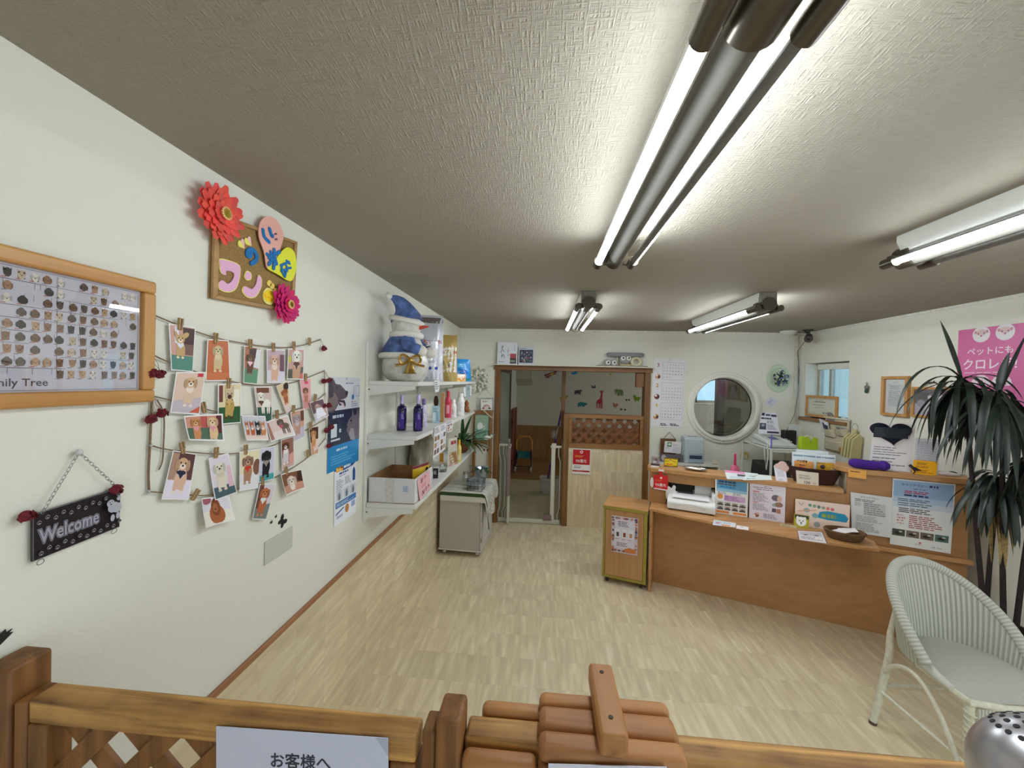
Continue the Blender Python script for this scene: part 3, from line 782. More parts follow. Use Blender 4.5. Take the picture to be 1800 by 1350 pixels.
def strokes(name, segs, wd, col, off):
    b = MB(); b.col = lin(col); k = 0; wd = wd*1.22
    for s_ in segs:
        if len(s_) > 2:
            q_ = []
            for i in range(len(s_)-1):
                p0, p1, p2, p3 = s_[max(i-1, 0)], s_[i], s_[i+1], s_[min(i+2, len(s_)-1)]
                for t_ in (0, .25, .5, .75): q_.append(tuple(.5*(2*p1[d]+(p2[d]-p0[d])*t_+(2*p0[d]-5*p1[d]+4*p2[d]-p3[d])*t_*t_+(3*p1[d]-p0[d]-3*p2[d]+p3[d])*t_**3) for d in (0, 1)))
            s_ = q_+[s_[-1]]
        P = [LW(*zc(*p), off+k*0.0004) for p in s_]; k += 1; kk = 0
        for i, p in enumerate(P):
            cpts = [p+Vector((0, math.cos(t*math.pi/5)*wd/2, math.sin(t*math.pi/5)*wd/2)) for t in range(10)]
            b.prism(cpts, n_*(0.002+5e-5*i))
        for p, q in zip(P[:-1], P[1:]):
            d = (q-p).normalized(); s2 = Vector((0, -d.z, d.y))*wd/2
            kk = kk+1; b.prism([p+s2, q+s2, q-s2, p-s2], n_*(0.0019-2e-5*kk))
    return b.build(name, PRINT, cb, smooth=False)
strokes('blue_letter', [[(540, 455), (550, 510), (590, 555)], [(595, 445), (612, 500), (620, 505)]], 0.012, BLU, 0.0258)
strokes('small_dots', [[(640, 488), (641, 490)], [(652, 486), (653, 488)], [(645, 532), (646, 536)], [(656, 530), (657, 534)]], 0.005, (120, 84, 120), 0.0258)
strokes('blue_letter', [[(575, 660), (590, 672)], [(605, 640), (612, 660)], [(590, 690), (680, 640)], [(635, 620), (640, 745)], [(632, 690), (590, 745)], [(640, 685), (655, 740)], [(640, 720), (630, 780)]], 0.011, BLU, 0.0264)
strokes('blue_letter', [[(740, 715), (765, 740)], [(690, 755), (760, 725)], [(700, 760), (695, 800)], [(740, 760), (745, 800)], [(742, 780), (775, 775)], [(700, 800), (725, 850)], [(700, 800), (735, 795), (725, 850)]], 0.008, BLU, 0.0264)
strokes('blue_letter', [[(434, 640), (437, 664), (420, 680), (404, 660), (412, 632), (440, 620), (470, 640), (485, 678), (474, 716), (440, 738)]], 0.013, BLU, 0.014)
cut('pink_letter', smooth_px([zc(*p) for p in ((165, 697), (250, 712), (338, 755), (340, 850), (310, 950), (245, 985), (165, 960), (155, 905), (185, 885), (235, 920), (285, 880), (292, 815), (220, 790), (212, 832), (175, 815), (165, 760))], 3), LP, 0.0135, rim=(234, 226, 120))
cut('pink_letter', smooth_px([zc(*p) for p in ((395, 800), (435, 820), (435, 870), (400, 882), (375, 850))], 4), LP, 0.0135, rim=(234, 226, 120))
cut('pink_letter', smooth_px([zc(*p) for p in ((495, 835), (525, 870), (520, 945), (470, 1025), (400, 1025), (358, 975), (375, 930), (440, 960), (480, 905))], 4), LP, 0.0135, rim=(234, 226, 120))
for dx, dy in ((0, 0), (57, -21)):
    cut('paper_heart', [zc(x+dx, y+dy) for x, y in ((322, 560), (330, 540), (345, 545), (355, 529), (372, 535), (380, 612), (340, 600), (325, 585))], (236, 226, 110), 0.0135)
    cut('paper_heart_half', [zc(x+dx, y+dy) for x, y in ((345, 545), (355, 529), (372, 535), (380, 612))], (238, 190, 190), 0.014, 0.0035)
pw = smooth_px([zc(*p) for p in ((585, 945), (635, 990), (635, 1050), (600, 1088), (550, 1065), (535, 1005), (550, 960))])
cut('yellow_paw', pw, (238, 226, 130), 0.0135); cut('yellow_paw_pad', smooth_px([zc(*p) for p in ((580, 960), (622, 990), (628, 1035), (600, 1065), (560, 1050), (542, 1005))]), (250, 214, 40), 0.014, 0.0035)
for x, y in ((590, 905), (615, 930), (648, 970)): cut('yellow_paw_toe', [zc(x+20*math.cos(t), y+26*math.sin(t)) for t in [i*math.pi/6 for i in range(12)]], (238, 210, 100), 0.0135)
cdp = Card(*[LW(*zc(x, y), 0.0182) for x, y in ((545, 985), (625, 1015), (625, 1060), (550, 1030))], base=(250, 214, 40), thick=0.0003)
cdp.T('ちゃん', 0.5, 0.2, 0.75, (206, 84, 40), w=0.9); cdp.build('paw_lettering', cb)
def paper_flower(center, R_, cols, parent, name, lift):
    """layered paper flower facing the room (+x)"""
    cx = Vector(center)
    b = MB(); r = random.Random(len(name)*7+int(R_*1000))
    for layer, (rr, cnt, up_) in enumerate(((1.0, 14, 0.003), (0.86, 13, 0.008), (0.66, 11, 0.013), (0.42, 9, 0.018))):
        for i in range(cnt):
            a = 2*math.pi*(i+0.5*layer)/cnt+r.uniform(-0.1, 0.1); L_ = R_*rr*r.uniform(0.9, 1.05); wd = R_*0.235*(0.6+0.4*rr)
            d = Vector((0, math.cos(a), math.sin(a))); s2 = Vector((0, -math.sin(a), math.cos(a)))
            b.col = lin([min(255, int(v*r.uniform(0.9, 1.06))) for v in cols])
            def fn(u, v):
                t = v; ww = wd*math.sin(math.pi*min(0.955, 0.14+0.86*t))**0.55
                return cx+d*(L_*t)+s2*((u-0.5)*2*ww)+n_*(lift+up_+0.006*t*t-0.006*(2*u-1)**2*0-0.004*abs(2*u-1)+0.004*t)
            b.grid(fn, 2, 5)
    fl = b.build(name, PRINT, parent, angle=60)
    b = MB(); b.sm = True
    for i in range(40):
        rr = R_*0.13*math.sqrt(i/40); a = i*2.4; p = cx+Vector((lift+0.030, rr*math.cos(a), rr*math.sin(a)))
        b.col = lin((176, 150, 40)); b.cyl(p-n_*0.02, p, 0.0025, n=5)
    for i in range(16):
        a = i*2*math.pi/16; p = cx+Vector((lift+0.031, R_*0.19*math.cos(a), R_*0.19*math.sin(a)))
        b.col = lin((238, 190, 130)); b.cyl(cx+Vector((lift+0.018, R_*0.12*math.cos(a), R_*0.12*math.sin(a))), p, 0.002, 0.0035, n=5)
    b.build('flower_center', PRINT, fl)
    return fl
paper_flower(LW(394, 375, .045)*Vector((0, 1, 1)), 0.092, (234, 84, 74), cb, 'coral_flower', 0.026)
paper_flower(LW(507, 535, .040)*Vector((0, 1, 1)), 0.080, (206, 32, 104), cb, 'magenta_flower', 0.024)

# ================================================================== twine lines, pegs, dried roses and photos
TW = mat('jute_twine', (128, 104, 78), 0.9, var=0.12, scale=300)
def spline(px, off, n=5):
    P = [LW(x, y, off) for x, y in px]; out = []
    for i in range(len(P)-1):
        p0, p1, p2, p3 = P[max(i-1, 0)], P[i], P[i+1], P[min(i+2, len(P)-1)]
        for k in range(n):
            t = k/n; out.append(0.5*((2*p1)+(p2-p0)*t+(2*p0-5*p1+4*p2-p3)*t*t+(3*p1-p0-3*p2+p3)*t**3))
    return out+[P[-1]]
ORD = ('top', 'second', 'third', 'fourth', 'lowest')
for o_, px in zip(ORD, (
    [(267, 552), (300, 566), (345, 583), (380, 594), (420, 602), (460, 608), (500, 611), (535, 606), (563, 597)],
    [(262, 620), (300, 638), (360, 658), (430, 675), (480, 677), (520, 671), (570, 652)],
    [(268, 696), (310, 706), (360, 719), (430, 733), (490, 729), (545, 710), (572, 692)],
    [(266, 783), (300, 791), (380, 798), (430, 795), (480, 783), (530, 760), (573, 736)],
    [(262, 864), (300, 867), (375, 870), (450, 850), (490, 836), (540, 805), (572, 771)])):
    t = tag(MB().tube(spline(px, 0.010), 0.0019, 6).build('twine_line', TW), o_+' of the five jute twine lines strung across the left wall', 'twine', 'jute twine lines')
    for x, y in (px[0], px[-1]): MB().cyl(LW(x, y, 0.0), LW(x, y, 0.013), 0.0028, n=10).ell(LW(x, y, 0.014), 0.0045, 10, 6).build('push_pin', mat('pin_steel', (190, 190, 186), 0.3, 0.8), t)
for lab, px, r_ in (('thick twine hanging straight down the left ends of the lines', [(267, 700), (264, 770), (261, 830), (262, 863)], 0.003),
                    ('short loose twine end hanging beside the left pair of roses', [(276, 703), (288, 730), (287, 790), (285, 812), (279, 826)], 0.0018),
                    ('twine joining the second and third lines at their right ends', [(570, 652), (570.5, 672), (571, 693)], 0.0014),
                    ('twine joining the fourth and lowest lines at their right ends', [(573, 736), (573, 755), (572, 771)], 0.0014)):
    tag(MB().tube(spline(px, 0.007), r_, 6).build('twine_strand', TW), lab, 'twine')
ROSE = mat('dried_rose_red', (112, 18, 36), 0.75, var=0.2, scale=120, bump=0.4)
def rose(x, y, hx, hy, lab, R_=0.0118, top=True):
    p = LW(x, y, 0.016)
    t = thing('dried_rose', p-Vector((0, 0, R_)), lab, 'dried flower', 'dried roses on the twine')
    b = MB(); b.ell(p, (R_*0.9, R_, R_*0.95), 12, 8, wob=0.05)
    rr = random.Random(int(x*7+y))
    for i in range(14):
        a = rr.uniform(0, 2*math.pi); e_ = rr.uniform(-0.6, 1.2)
        d = Vector((abs(math.cos(a))*0.8, math.sin(a), e_)).normalized(); s2 = d.orthogonal().normalized()*R_*0.30; u_ = d.cross(s2).normalized()*R_*0.5
        cc = p+d*R_*0.85
        b.add([cc-s2-u_, cc+s2-u_+d*0.002, cc+s2*0.8+u_+d*0.005, cc-s2*0.8+u_+d*0.003], [(0, 1, 2, 3)])
    b.build('bloom', ROSE, t)
    q = LW(hx, hy, 0.011)
    if (q-p).length > R_*1.2:
        MB().tube([p+Vector((0, 0, R_*0.8)), (p+q)/2+Vector((0.003, 0.004, 0)), q, (p+q)/2+Vector((0.003, -0.006, 0)), p+Vector((0, 0.004, R_*0.8))], 0.0006, 5).build('thread', TW, t)
    return t
for x, y, hx, hy, lab in ((266, 657, 266, 622, 'dried red rose just under the framed chart, left one of its pair'),
    (280, 658, 267, 622, 'dried red rose under the framed chart, right one of the pair beside the dog photo'),
    (265, 737, 268, 697, 'dried red rose lowest at the left twine end, beside the thick twine'),
    (284, 727, 270, 697, 'dried red rose on the loose twine end, above and right of the lowest left rose'),
    (569, 613, 563, 597, 'single dried red rose at the right end of the top twine line'),
    (569, 670, 571, 653, 'dried red rose at the right end of the second line, left of its pair'),
    (577.5, 669, 572, 653, 'dried red rose overlapping the muzzle poster top, right of the second line pair'),
    (569, 714, 571, 693, 'dried red rose at the right end of the third line, left of its pair'),
    (578, 713, 572, 693, 'dried red rose at the right end of the third line, right of its pair'),
    (573.5, 757, 573, 737, 'dried red rose at the right end of the fourth line, lower of its pair'),
    (582, 751, 574, 737, 'dried red rose at the right end of the fourth line, upper of its pair'),
    (577.5, 784, 573, 771, 'single dried red rose at the right end of the lowest twine line')):
    rose(x, y, hx, hy, lab)
CP = wood('peg_wood', (150, 118, 76), (184, 150, 104), 2, 0.6, 2)
def peg_at(x, y, rot=0.0):
    p = LW(x, y, 0.017); return p, rot
t0 = thing('clothes_peg', (0, 0, 0), 'x', 'peg', 'wooden pegs on the twine lines')
for sg in (-1, 1):
    b = MB(); b.prism([(x, sg*y, z) for x, y, z in ((-0.004, 0.0012, -0.019), (-0.004, 0.0052, -0.017), (-0.004, 0.0068, 0.016), (-0.004, 0.0030, 0.016), (-0.004, 0.0010, 0.0))], (0.008, 0, 0)); b.build('jaw', CP, t0, bevel=0.0008)
b = MB(); b.tube([(0.0045, 0.006*math.cos(a), 0.0035*math.sin(a)) for a in [i*math.pi/5 for i in range(10)]], 0.0007, 5, closed=True); b.build('spring', mat('peg_spring', (150, 146, 140), 0.35, 0.8), t0)
PEGS = [(317, 569, 0.1, 'on the top line, holding the big-eared dog in a bandana'), (379, 594, 0.05, 'on the top line, holding the fluffy dog on orange'),
    (440, 604, 0, 'on the top line, holding the schnauzer'), (480.5, 610, 0, 'on the top line, holding the apricot poodle'), (516.5, 607, 0, 'on the top line, holding the white-headed dog'),
    (544, 600, 0, 'alone at the right of the top line with nothing in it'), (402, 673, 0.05, 'on the second line, holding the caped dog'), (358, 716, -0.2, 'on the third line, above the two golden dogs'),
    (537, 663, 0, 'on the second line, holding the pink backdrop photo'), (554, 699, 0.2, 'on the third line, holding the curled swaddled-dog photo'), (516, 719, 0.1, 'on the third line, holding the grey-faced dog'),
    (487, 728, -0.1, 'on the third line, holding the dark standing dog'), (546, 748, 0, 'on the fourth line, holding the narrow ginger dog'), (320.5, 787, -0.12, 'on the fourth line, holding the scruffy dog with a bow'),
    (380, 795, 0.1, 'on the fourth line, holding the white pom-pom dog'), (432, 790, 0.05, 'on the fourth line, holding the brown poodle in red'), (344, 869, 0.7, 'tilted on the lowest line, above the lying brown spaniel'),
    (461, 845, -0.15, 'on the lowest line, holding the tall ginger poodle'), (503, 827, -0.2, 'on the lowest line, holding the cream dog in the tub'), (541, 797, -0.1, 'on the lowest line with its photo fallen aside, right end')]
def place_peg(o, x, y, rot, lab):
    o.location = LW(x, y, 0.016); o.rotation_euler = (-rot, 0, 0); o['label'] = 'wooden peg '+lab
for i, (x, y, rt, lab) in enumerate(PEGS):
    o = t0 if i == 0 else dup(t0, (0, 0, 0)); place_peg(o, x, y, rt, lab)

def curlfn(k, mode):
    if mode == 0: return None
    if mode == 1: return lambda u, v: k*(1-v)**2            # bottom lifts away from the wall
    return lambda u, v: k*((2*u-1)**2)*0.6+k*(1-v)**2*0.5   # sides and bottom curl
def dog(cd, u, v, s_, c1, c2, c3=(28, 22, 22), ears='floppy', sit=True, band=None, head=None):
    """a little dog portrait: u, v = head centre, s_ = head radius as a fraction of the sheet's width"""
    a = cd.W/cd.H; hc = head or c1
    if sit:
        cd.E(u+0.02, v-2.1*s_*a, s_*1.05, s_*1.7, c1)
        cd.E(u-0.62*s_, v-3.2*s_*a, s_*0.32, s_*1.0, c1); cd.E(u+0.55*s_, v-3.2*s_*a, s_*0.32, s_*1.0, c1)
        cd.E(u-0.62*s_, v-4.15*s_*a, s_*0.38, s_*0.22, c2); cd.E(u+0.55*s_, v-4.15*s_*a, s_*0.38, s_*0.22, c2)
    else:
        cd.E(u+1.3*s_, v-1.5*s_*a, s_*1.7, s_*0.95, c1)
        for du in (0.2, 0.75, 1.9, 2.5): cd.E(u+du*s_, v-2.9*s_*a, s_*0.24, s_*1.1, c1)
    cd.E(u, v-1.2*s_*a, s_*0.75, s_*0.7, c2)
    if band: cd.E(u, v-1.25*s_*a, s_*0.8, s_*0.38, band); cd.P([(u-0.6*s_, v-1.3*s_*a), (u+0.6*s_, v-1.3*s_*a), (u, v-2.2*s_*a)], band)
    if ears == 'up':
        for sg in (-1, 1): cd.P([(u+sg*0.3*s_, v+0.75*s_*a), (u+sg*0.95*s_, v+1.9*s_*a), (u+sg*0.98*s_, v+0.3*s_*a)], hc)
    elif ears == 'big':
        cd.E(u+1.15*s_, v+0.9*s_*a, s_*0.95, s_*0.55, hc, rot=0.7); cd.E(u-0.95*s_, v+0.9*s_*a, s_*0.35, s_*0.8, hc, rot=0.3)
    cd.E(u, v, s_, s_*0.98, hc)
    if ears == 'floppy':
        for sg in (-1, 1): cd.E(u+sg*0.98*s_, v-0.15*s_*a, s_*0.36, s_*0.85, tuple(int(x*0.86) for x in hc))
    cd.E(u, v-0.35*s_*a, s_*0.5, s_*0.42, c2)
    cd.E(u, v-0.22*s_*a, s_*0.2, s_*0.16, c3)
    for sg in (-1, 1): cd.E(u+sg*0.42*s_, v+0.2*s_*a, s_*0.13, s_*0.15, c3)
PHN = [0]
def photo(px, lab, draw, curl=(0, 0), off=0.013, bg=(220, 196, 190)):
    off = off + (PHN[0] % 3)*0.0012; PHN[0] += 1
    P = [LW(x, y, off) for x, y in px]
    cd = Card(*P, base=(240, 238, 236), thick=0.0004, curl=curlfn(*curl), step=9e-5)
    a = cd.W/cd.H
    cd.R(0.035, 0.035*a, 0.965, 1-0.035*a, bg)
    cd.clip = .035; draw(cd, a); cd.clip = 0
    cd.build('dog_photo', m=GLOSS, label=lab, cat='photo', group='dog photos pegged on the twine')
def bgs(cd, top, bot, split=0.35, diag=0.0):
    a = cd.W/cd.H
    cd.R(0.035, 0.035*a, 0.965, 1-0.035*a, top); cd.L += 1; cd.b.col = lin(bot); cd.b.grid(lambda p, q: cd.p(.035+.93*p, .035*a+(split+diag*p-.035*a)*q), 8, 6)
def D1(cd, a): bgs(cd, (206, 160, 144), (86, 138, 124), .34); cd.R(.2, .6, .35, .96, (226, 226, 240)); cd.P([(.55, .5), (.96, .45), (.96, .96), (.5, .96)], (70, 40, 36)); cd.R(.6, .36, .96, .6, (120, 88, 80)); dog(cd, .4, .70, .17, (198, 160, 110), (240, 224, 200), ears='big', band=(224, 226, 240))
def D2(cd, a): bgs(cd, (196, 106, 62), (206, 118, 72), .2); dog(cd, .47, .74, .18, (208, 186, 142), (222, 204, 166))
def D3(cd, a): bgs(cd, (176, 116, 84), (98, 150, 118), .4); cd.P([(.6, .45), (.96, .42), (.96, .96), (.75, .96)], (224, 224, 226)); cd.R(.3, .7, .7, .96, (70, 50, 44)); dog(cd, .37, .70, .2, (104, 66, 46), (150, 120, 104), band=(236, 196, 206))
def D5(cd, a): bgs(cd, (196, 170, 180), (220, 212, 226), .38); cd.R(.7, .35, .96, .85, (112, 76, 84)); dog(cd, .4, .68, .2, (222, 178, 150), (236, 216, 204))
def D6(cd, a): bgs(cd, (206, 160, 152), (96, 90, 82), .32, .1); cd.R(.05, .55, .18, .75, (206, 196, 50)); cd.P([(.45, .04), (.96, .04), (.96, .25)], (216, 110, 106)); dog(cd, .52, .76, .24, (206, 160, 130), (238, 226, 214), head=(242, 238, 226), band=(96, 58, 44))
def D7(cd, a): bgs(cd, (226, 212, 172), (48, 92, 54), .42); cd.R(.04, .55, .2, .96, (116, 62, 56)); cd.R(.62, .45, .92, .85, (240, 232, 214)); dog(cd, .47, .72, .19, (192, 158, 88), (88, 48, 34), ears='up', band=(206, 174, 112), head=(206, 184, 150))
def D8(cd, a): bgs(cd, (214, 190, 184), (52, 88, 70), .42); cd.R(.1, .82, .8, .96, (116, 70, 48)); dog(cd, .3, .72, .2, (240, 234, 222), (236, 226, 208), sit=False, band=(88, 56, 34))
def D9(cd, a): bgs(cd, (222, 196, 160), (228, 206, 196), .3); cd.E(.75, .85, .25, .3, (52, 34, 30)); dog(cd, .5, .70, .24, (172, 92, 50), (196, 120, 76))
def D10(cd, a): bgs(cd, (236, 168, 172), (210, 150, 150), .3); cd.E(.55, .87, .2, .1, (226, 72, 100)); dog(cd, .42, .62, .2, (186, 124, 96), (206, 150, 124), head=(140, 88, 62))
def D11(cd, a): bgs(cd, (112, 84, 90), (218, 214, 226), .4); cd.P([(.2, .1), (.9, .1), (.8, .55), (.35, .6)], (238, 238, 246)); dog(cd, .52, .62, .17, (196, 160, 150), (214, 186, 178), sit=False)
def D12(cd, a):
    bgs(cd, (214, 150, 130), (78, 106, 86), .5); cd.R(.45, .5, .62, .95, (190, 90, 84)); cd.R(.84, .3, .96, .96, (90, 40, 34))
    dog(cd, .30, .72, .105, (206, 140, 84), (226, 180, 140), band=(226, 150, 160)); dog(cd, .73, .72, .105, (226, 190, 146), (236, 210, 180), band=(226, 150, 160))
def D13(cd, a):
    bgs(cd, (206, 206, 214), (236, 214, 204), .4)
    for u, c_ in ((.17, (190, 110, 70)), (.40, (186, 92, 60)), (.62, (40, 34, 36)), (.82, (206, 136, 92))): dog(cd, u, .62, .085, c_, (236, 220, 206), ears='up')
def D14(cd, a): bgs(cd, (226, 200, 192), (232, 214, 210), .4); cd.P([(.04, .04), (.2, .04), (.12, .9), (.04, .96)], (176, 122, 110)); dog(cd, .62, .78, .10, (110, 92, 84), (140, 118, 108), sit=False, band=(200, 80, 100))
def D15(cd, a): bgs(cd, (206, 160, 140), (200, 190, 206), .4); cd.R(.7, .6, .96, .95, (110, 66, 48)); dog(cd, .38, .74, .22, (190, 150, 132), (206, 186, 190), head=(176, 164, 170))
def D16(cd, a): bgs(cd, (84, 44, 36), (214, 160, 132), .45, .1); cd.P([(.35, .1), (.95, .2), (.95, .55), (.45, .55)], (236, 206, 200)); dog(cd, .4, .76, .24, (206, 146, 92), (222, 176, 130))
def D17(cd, a): bgs(cd, (150, 104, 92), (206, 176, 166), .4); dog(cd, .32, .76, .22, (214, 206, 206), (236, 232, 230), head=(110, 56, 40)); cd.P([(.5, .1), (.95, .15), (.95, .5), (.6, .45)], (222, 160, 150))
def D18(cd, a): bgs(cd, (96, 64, 64), (232, 222, 236), .42); cd.R(.04, .4, .3, .96, (176, 140, 120)); dog(cd, .5, .74, .23, (222, 182, 156), (238, 222, 208), band=(36, 44, 66), head=(214, 170, 136))
def D19(cd, a): bgs(cd, (226, 214, 226), (70, 96, 104), .28); cd.P([(.7, .2), (.95, .2), (.95, .7), (.8, .72)], (226, 190, 196)); dog(cd, .42, .72, .22, (224, 216, 196), (214, 200, 176), head=(228, 224, 206))
def D20(cd, a): bgs(cd, (232, 222, 186), (228, 226, 230), .42); cd.E(.85, .55, .2, .3, (130, 86, 76)); dog(cd, .38, .74, .2, (176, 130, 102), (196, 154, 128), head=(160, 122, 104), band=(206, 62, 40))
def D21(cd, a): bgs(cd, (206, 204, 222), (70, 160, 168), .2); dog(cd, .42, .76, .24, (26, 26, 32), (44, 44, 52), band=(150, 140, 134))
def D22(cd, a): bgs(cd, (226, 222, 230), (240, 234, 220), .5); cd.E(.2, .9, .2, .12, (170, 96, 110)); cd.E(.52, .36, .26, .3, (172, 98, 58)); cd.E(.52, .62, .16, .26, (138, 74, 44)); cd.E(.5, .6, .09, .14, (170, 104, 66)); cd.E(.5, .55, .03, .02, K)
def D23(cd, a): bgs(cd, (216, 206, 214), (120, 128, 124), .35, .1); cd.P([(.04, .3), (.3, .3), (.3, .96), (.04, .96)], (110, 66, 58)); dog(cd, .42, .74, .23, (186, 104, 66), (206, 140, 104), head=(190, 112, 72), band=(224, 232, 232))
def D24(cd, a): bgs(cd, (130, 84, 62), (206, 150, 130), .4); cd.P([(.75, .5), (.96, .4), (.96, .96), (.8, .96)], (60, 34, 28)); dog(cd, .48, .56, .17, (206, 150, 130), (240, 226, 214), head=(232, 212, 196))
PH = [(((296.7, 568.5), (344, 576), (339, 653.7), (301, 650.7)), 'big-eared tan dog in a white bandana, first photo on the top line', D1, (0, 0)),
 (((364.8, 596), (401.9, 598), (404.8, 669.3), (361, 670)), 'fluffy cream dog on a plain orange background', D2, (0, 0)),
 (((310, 653.7), (361.9, 653.7), (350.7, 729.3), (299, 725.6)), 'long-eared cream dog sitting on a grey table, first photo on the second line', None, (0, 0)),
 (((429.6, 607.4), (459, 612), (452, 675.5), (428, 673.3)), 'dark schnauzer with a pink bib, on the top line', D3, (0, 0)),
 (((469, 613.3), (500.7, 615), (500.7, 673.3), (469.3, 673.3)), 'apricot poodle sitting on a pale table, on the top line', D5, (0, 0)),
 (((506.7, 612.6), (534.8, 613.3), (533.3, 667.4), (504.4, 666.7)), 'white-headed dog in a brown scarf, right end of the top line', D6, (0, 0)),
 (((383.3, 675), (424, 673.3), (423.3, 743.3), (382.7, 746.7)), 'dark-muzzled tan dog in a gold cape on green floor', D7, (0, 0)),
 (((446.7, 679.3), (478.5, 679.3), (477.8, 741.5), (454, 742.2)), 'white dog standing in a brown scarf on green floor', D8, (0, 0)),
 (((485.2, 678.5), (506.7, 669), (511, 721.5), (503.7, 727.4)), 'leaning photo of a red-brown dog on the second line', D9, (0, 0)),
 (((526.7, 666), (546.7, 665.2), (546.7, 717.8), (533.3, 720)), 'brown-headed dog against a pink backdrop on the second line', D10, (0, 0)),
 (((541.5, 708), (566, 700), (573.3, 730.4), (551, 742.2)), 'curled photo of a dog wrapped in white, right end of the third line', D11, (0.012, 2)),
 (((318.4, 731), (387.6, 727), (386.9, 775.2), (323.9, 773.7)), 'two golden dogs side by side in pink scarves', D12, (0.014, 2)),
 (((421.8, 730), (463.8, 731), (467.6, 773.7), (428, 774.4)), 'four prick-eared dogs in a row, one of them black', D13, (0.010, 2)),
 (((464.5, 741.8), (503.4, 729.3), (514.3, 765), (470.8, 776.8)), 'dark grey dog standing side-on, curled photo on the third line', D14, (0.012, 2)),
 (((510.4, 724.7), (534.5, 718.4), (536, 767.4), (518, 776.8)), 'grey-faced tan dog, photo overlapping the dark standing dog', D15, (0, 0)),
 (((543, 751.9), (560, 748.8), (559.4, 797), (547.7, 800.9)), 'narrow photo of a ginger dog, right end of the fourth line', D16, (0, 0)),
 (((494, 772.9), (515.9, 766.7), (517.4, 818), (495.6, 827.3)), 'brown and white spaniel against brown boards', D17, (0, 0)),
 (((304.4, 791.5), (345.2, 797.8), (331.6, 878.6), (283.9, 877.9)), 'scruffy tan dog with a dark bow tie, largest photo on the fourth line', D18, (0, 0)),
 (((366.6, 805.5), (401.6, 796.2), (414, 865.4), (375.2, 879.4)), 'white dog with a pom-pom head, on the fourth line', D19, (0.006, 1)),
 (((421, 794.6), (458.3, 788.4), (453.7, 857.6), (421, 863.9)), 'brown poodle in a red collar, left of the black poodle', D20, (0, 0)),
 (((457.5, 788.4), (483.2, 783.8), (481.6, 842), (454.4, 849)), 'black poodle against pale blue', D21, (0, 0)),
 (((349.5, 875.5), (398.5, 871.6), (405.5, 913.6), (352.6, 928.4)), 'long-eared brown spaniel lying on white, lowest curled photo', D22, (0.016, 2)),
 (((456.8, 850.6), (485.5, 849.9), (467.7, 913.6), (443.5, 912.8)), 'tall ginger poodle in a white scarf, on the lowest line', D23, (0, 0)),
 (((490.2, 833.5), (527.5, 824.2), (531.4, 857.6), (497.2, 871.6)), 'curled photo of a cream-faced dog in a pink tub, right of the ginger poodle', D24, (0.014, 2))]
def D4(cd, a): bgs(cd, (224, 196, 176), (196, 184, 192), .3, .1); cd.R(.72, .88, .92, .96, (206, 50, 66)); cd.P([(.6, .04), (.96, .04), (.96, .2)], (206, 96, 74)); dog(cd, .52, .74, .17, (222, 194, 170), (238, 222, 206), head=(216, 176, 134))
for px, lab, fn, cu in PH: photo(px, lab if 'photo' in lab else 'photo of '+lab, fn or D4, cu)

# ================================================================== welcome plaque
P = q4(((58, 905), (212, 857), (210, 926), (58, 978)), off=0.012)
P[3].z = P[0].z-(P[1].z-P[2].z)
ws = thing('welcome_plaque', (P[2]+P[3])/2, 'black welcome plaque with paw prints hanging from a chain on the left wall', 'sign')
cd = Card(*P, base=(34, 28, 34), thick=0.006)
GR = (150, 150, 158)
cd.frame(0.0, 0.0, 1, 1, 0.006, (120, 118, 122))
V_, F_, tw = text_mesh('Welcome', 0.06)
cd.T('Welcome', 0.39, 0.33, 0.42, (140, 140, 150), bold=0.085, w=0.70); cd.T('Welcome', 0.39, 0.33, 0.42, (58, 54, 62), bold=0.05, w=0.683); cd.T('Welcome', 0.39, 0.33, 0.42, (160, 160, 172), bold=0.022, w=0.668)
for row, v in ((0, .82), (1, .16)):
    for i in range(12):
        u = 0.06+i*0.081; vv = v+(0.035 if i % 2 else -0.035)
        if row == 0 and i in (10,): continue
        cd.E(u, vv, .024, .024, GR); cd.E(u, vv, .020, .020, (34, 28, 34)); cd.E(u, vv-.02, .011, .009, GR)
        for k in (-1, 0, 1): cd.E(u+k*.010, vv+.045-abs(k)*.02, .0045, .0055, GR)
for e_ in ((.86, .60, .075, .075), (.93, .78, .03, .03), (.82, .72, .05, .05), (.91, .56, .06, .07), (.85, .34, .028, .05), (.92, .36, .026, .05)): cd.E(*e_, (176, 176, 186))
for e_ in ((.81, .74, .008, .008), (.84, .76, .007, .007), (.825, .69, .012, .009)): cd.E(*e_, (60, 56, 64))
cd.build('plaque', ws, m=GLOSS)
CH = mat('chain_steel', (150, 148, 146), 0.3, 0.85)
ap = LW(139, 795, 0.012); la, ra = P[0]+Vector((0.006, 0.01, 0)), P[1]+Vector((0.006, -0.01, 0))
b = MB()
for p, q in ((la, ap), (ap, ra)):
    nl = 15
    for i in range(nl):
        c_ = p+(q-p)*((i+0.5)/nl); d = (q-p).normalized(); l_ = (q-p).length/nl*0.66
        s2 = Vector((1, 0, 0)) if i % 2 else Vector((0, -d.z, d.y)); s2 = s2*0.0032
        b.tube([c_+d*l_*math.cos(t)+s2*math.sin(t) for t in [k*math.pi/4 for k in range(8)]], 0.0006, 4, closed=True)
b.build('chain', CH, ws)
MB().cyl(LW(139, 795, 0), LW(139, 795, 0.014), 0.003, n=8).ell(LW(139, 795, 0.015), 0.007, 12, 8).build('hook', mat('clear_hook', (200, 200, 200), 0.2), ws)
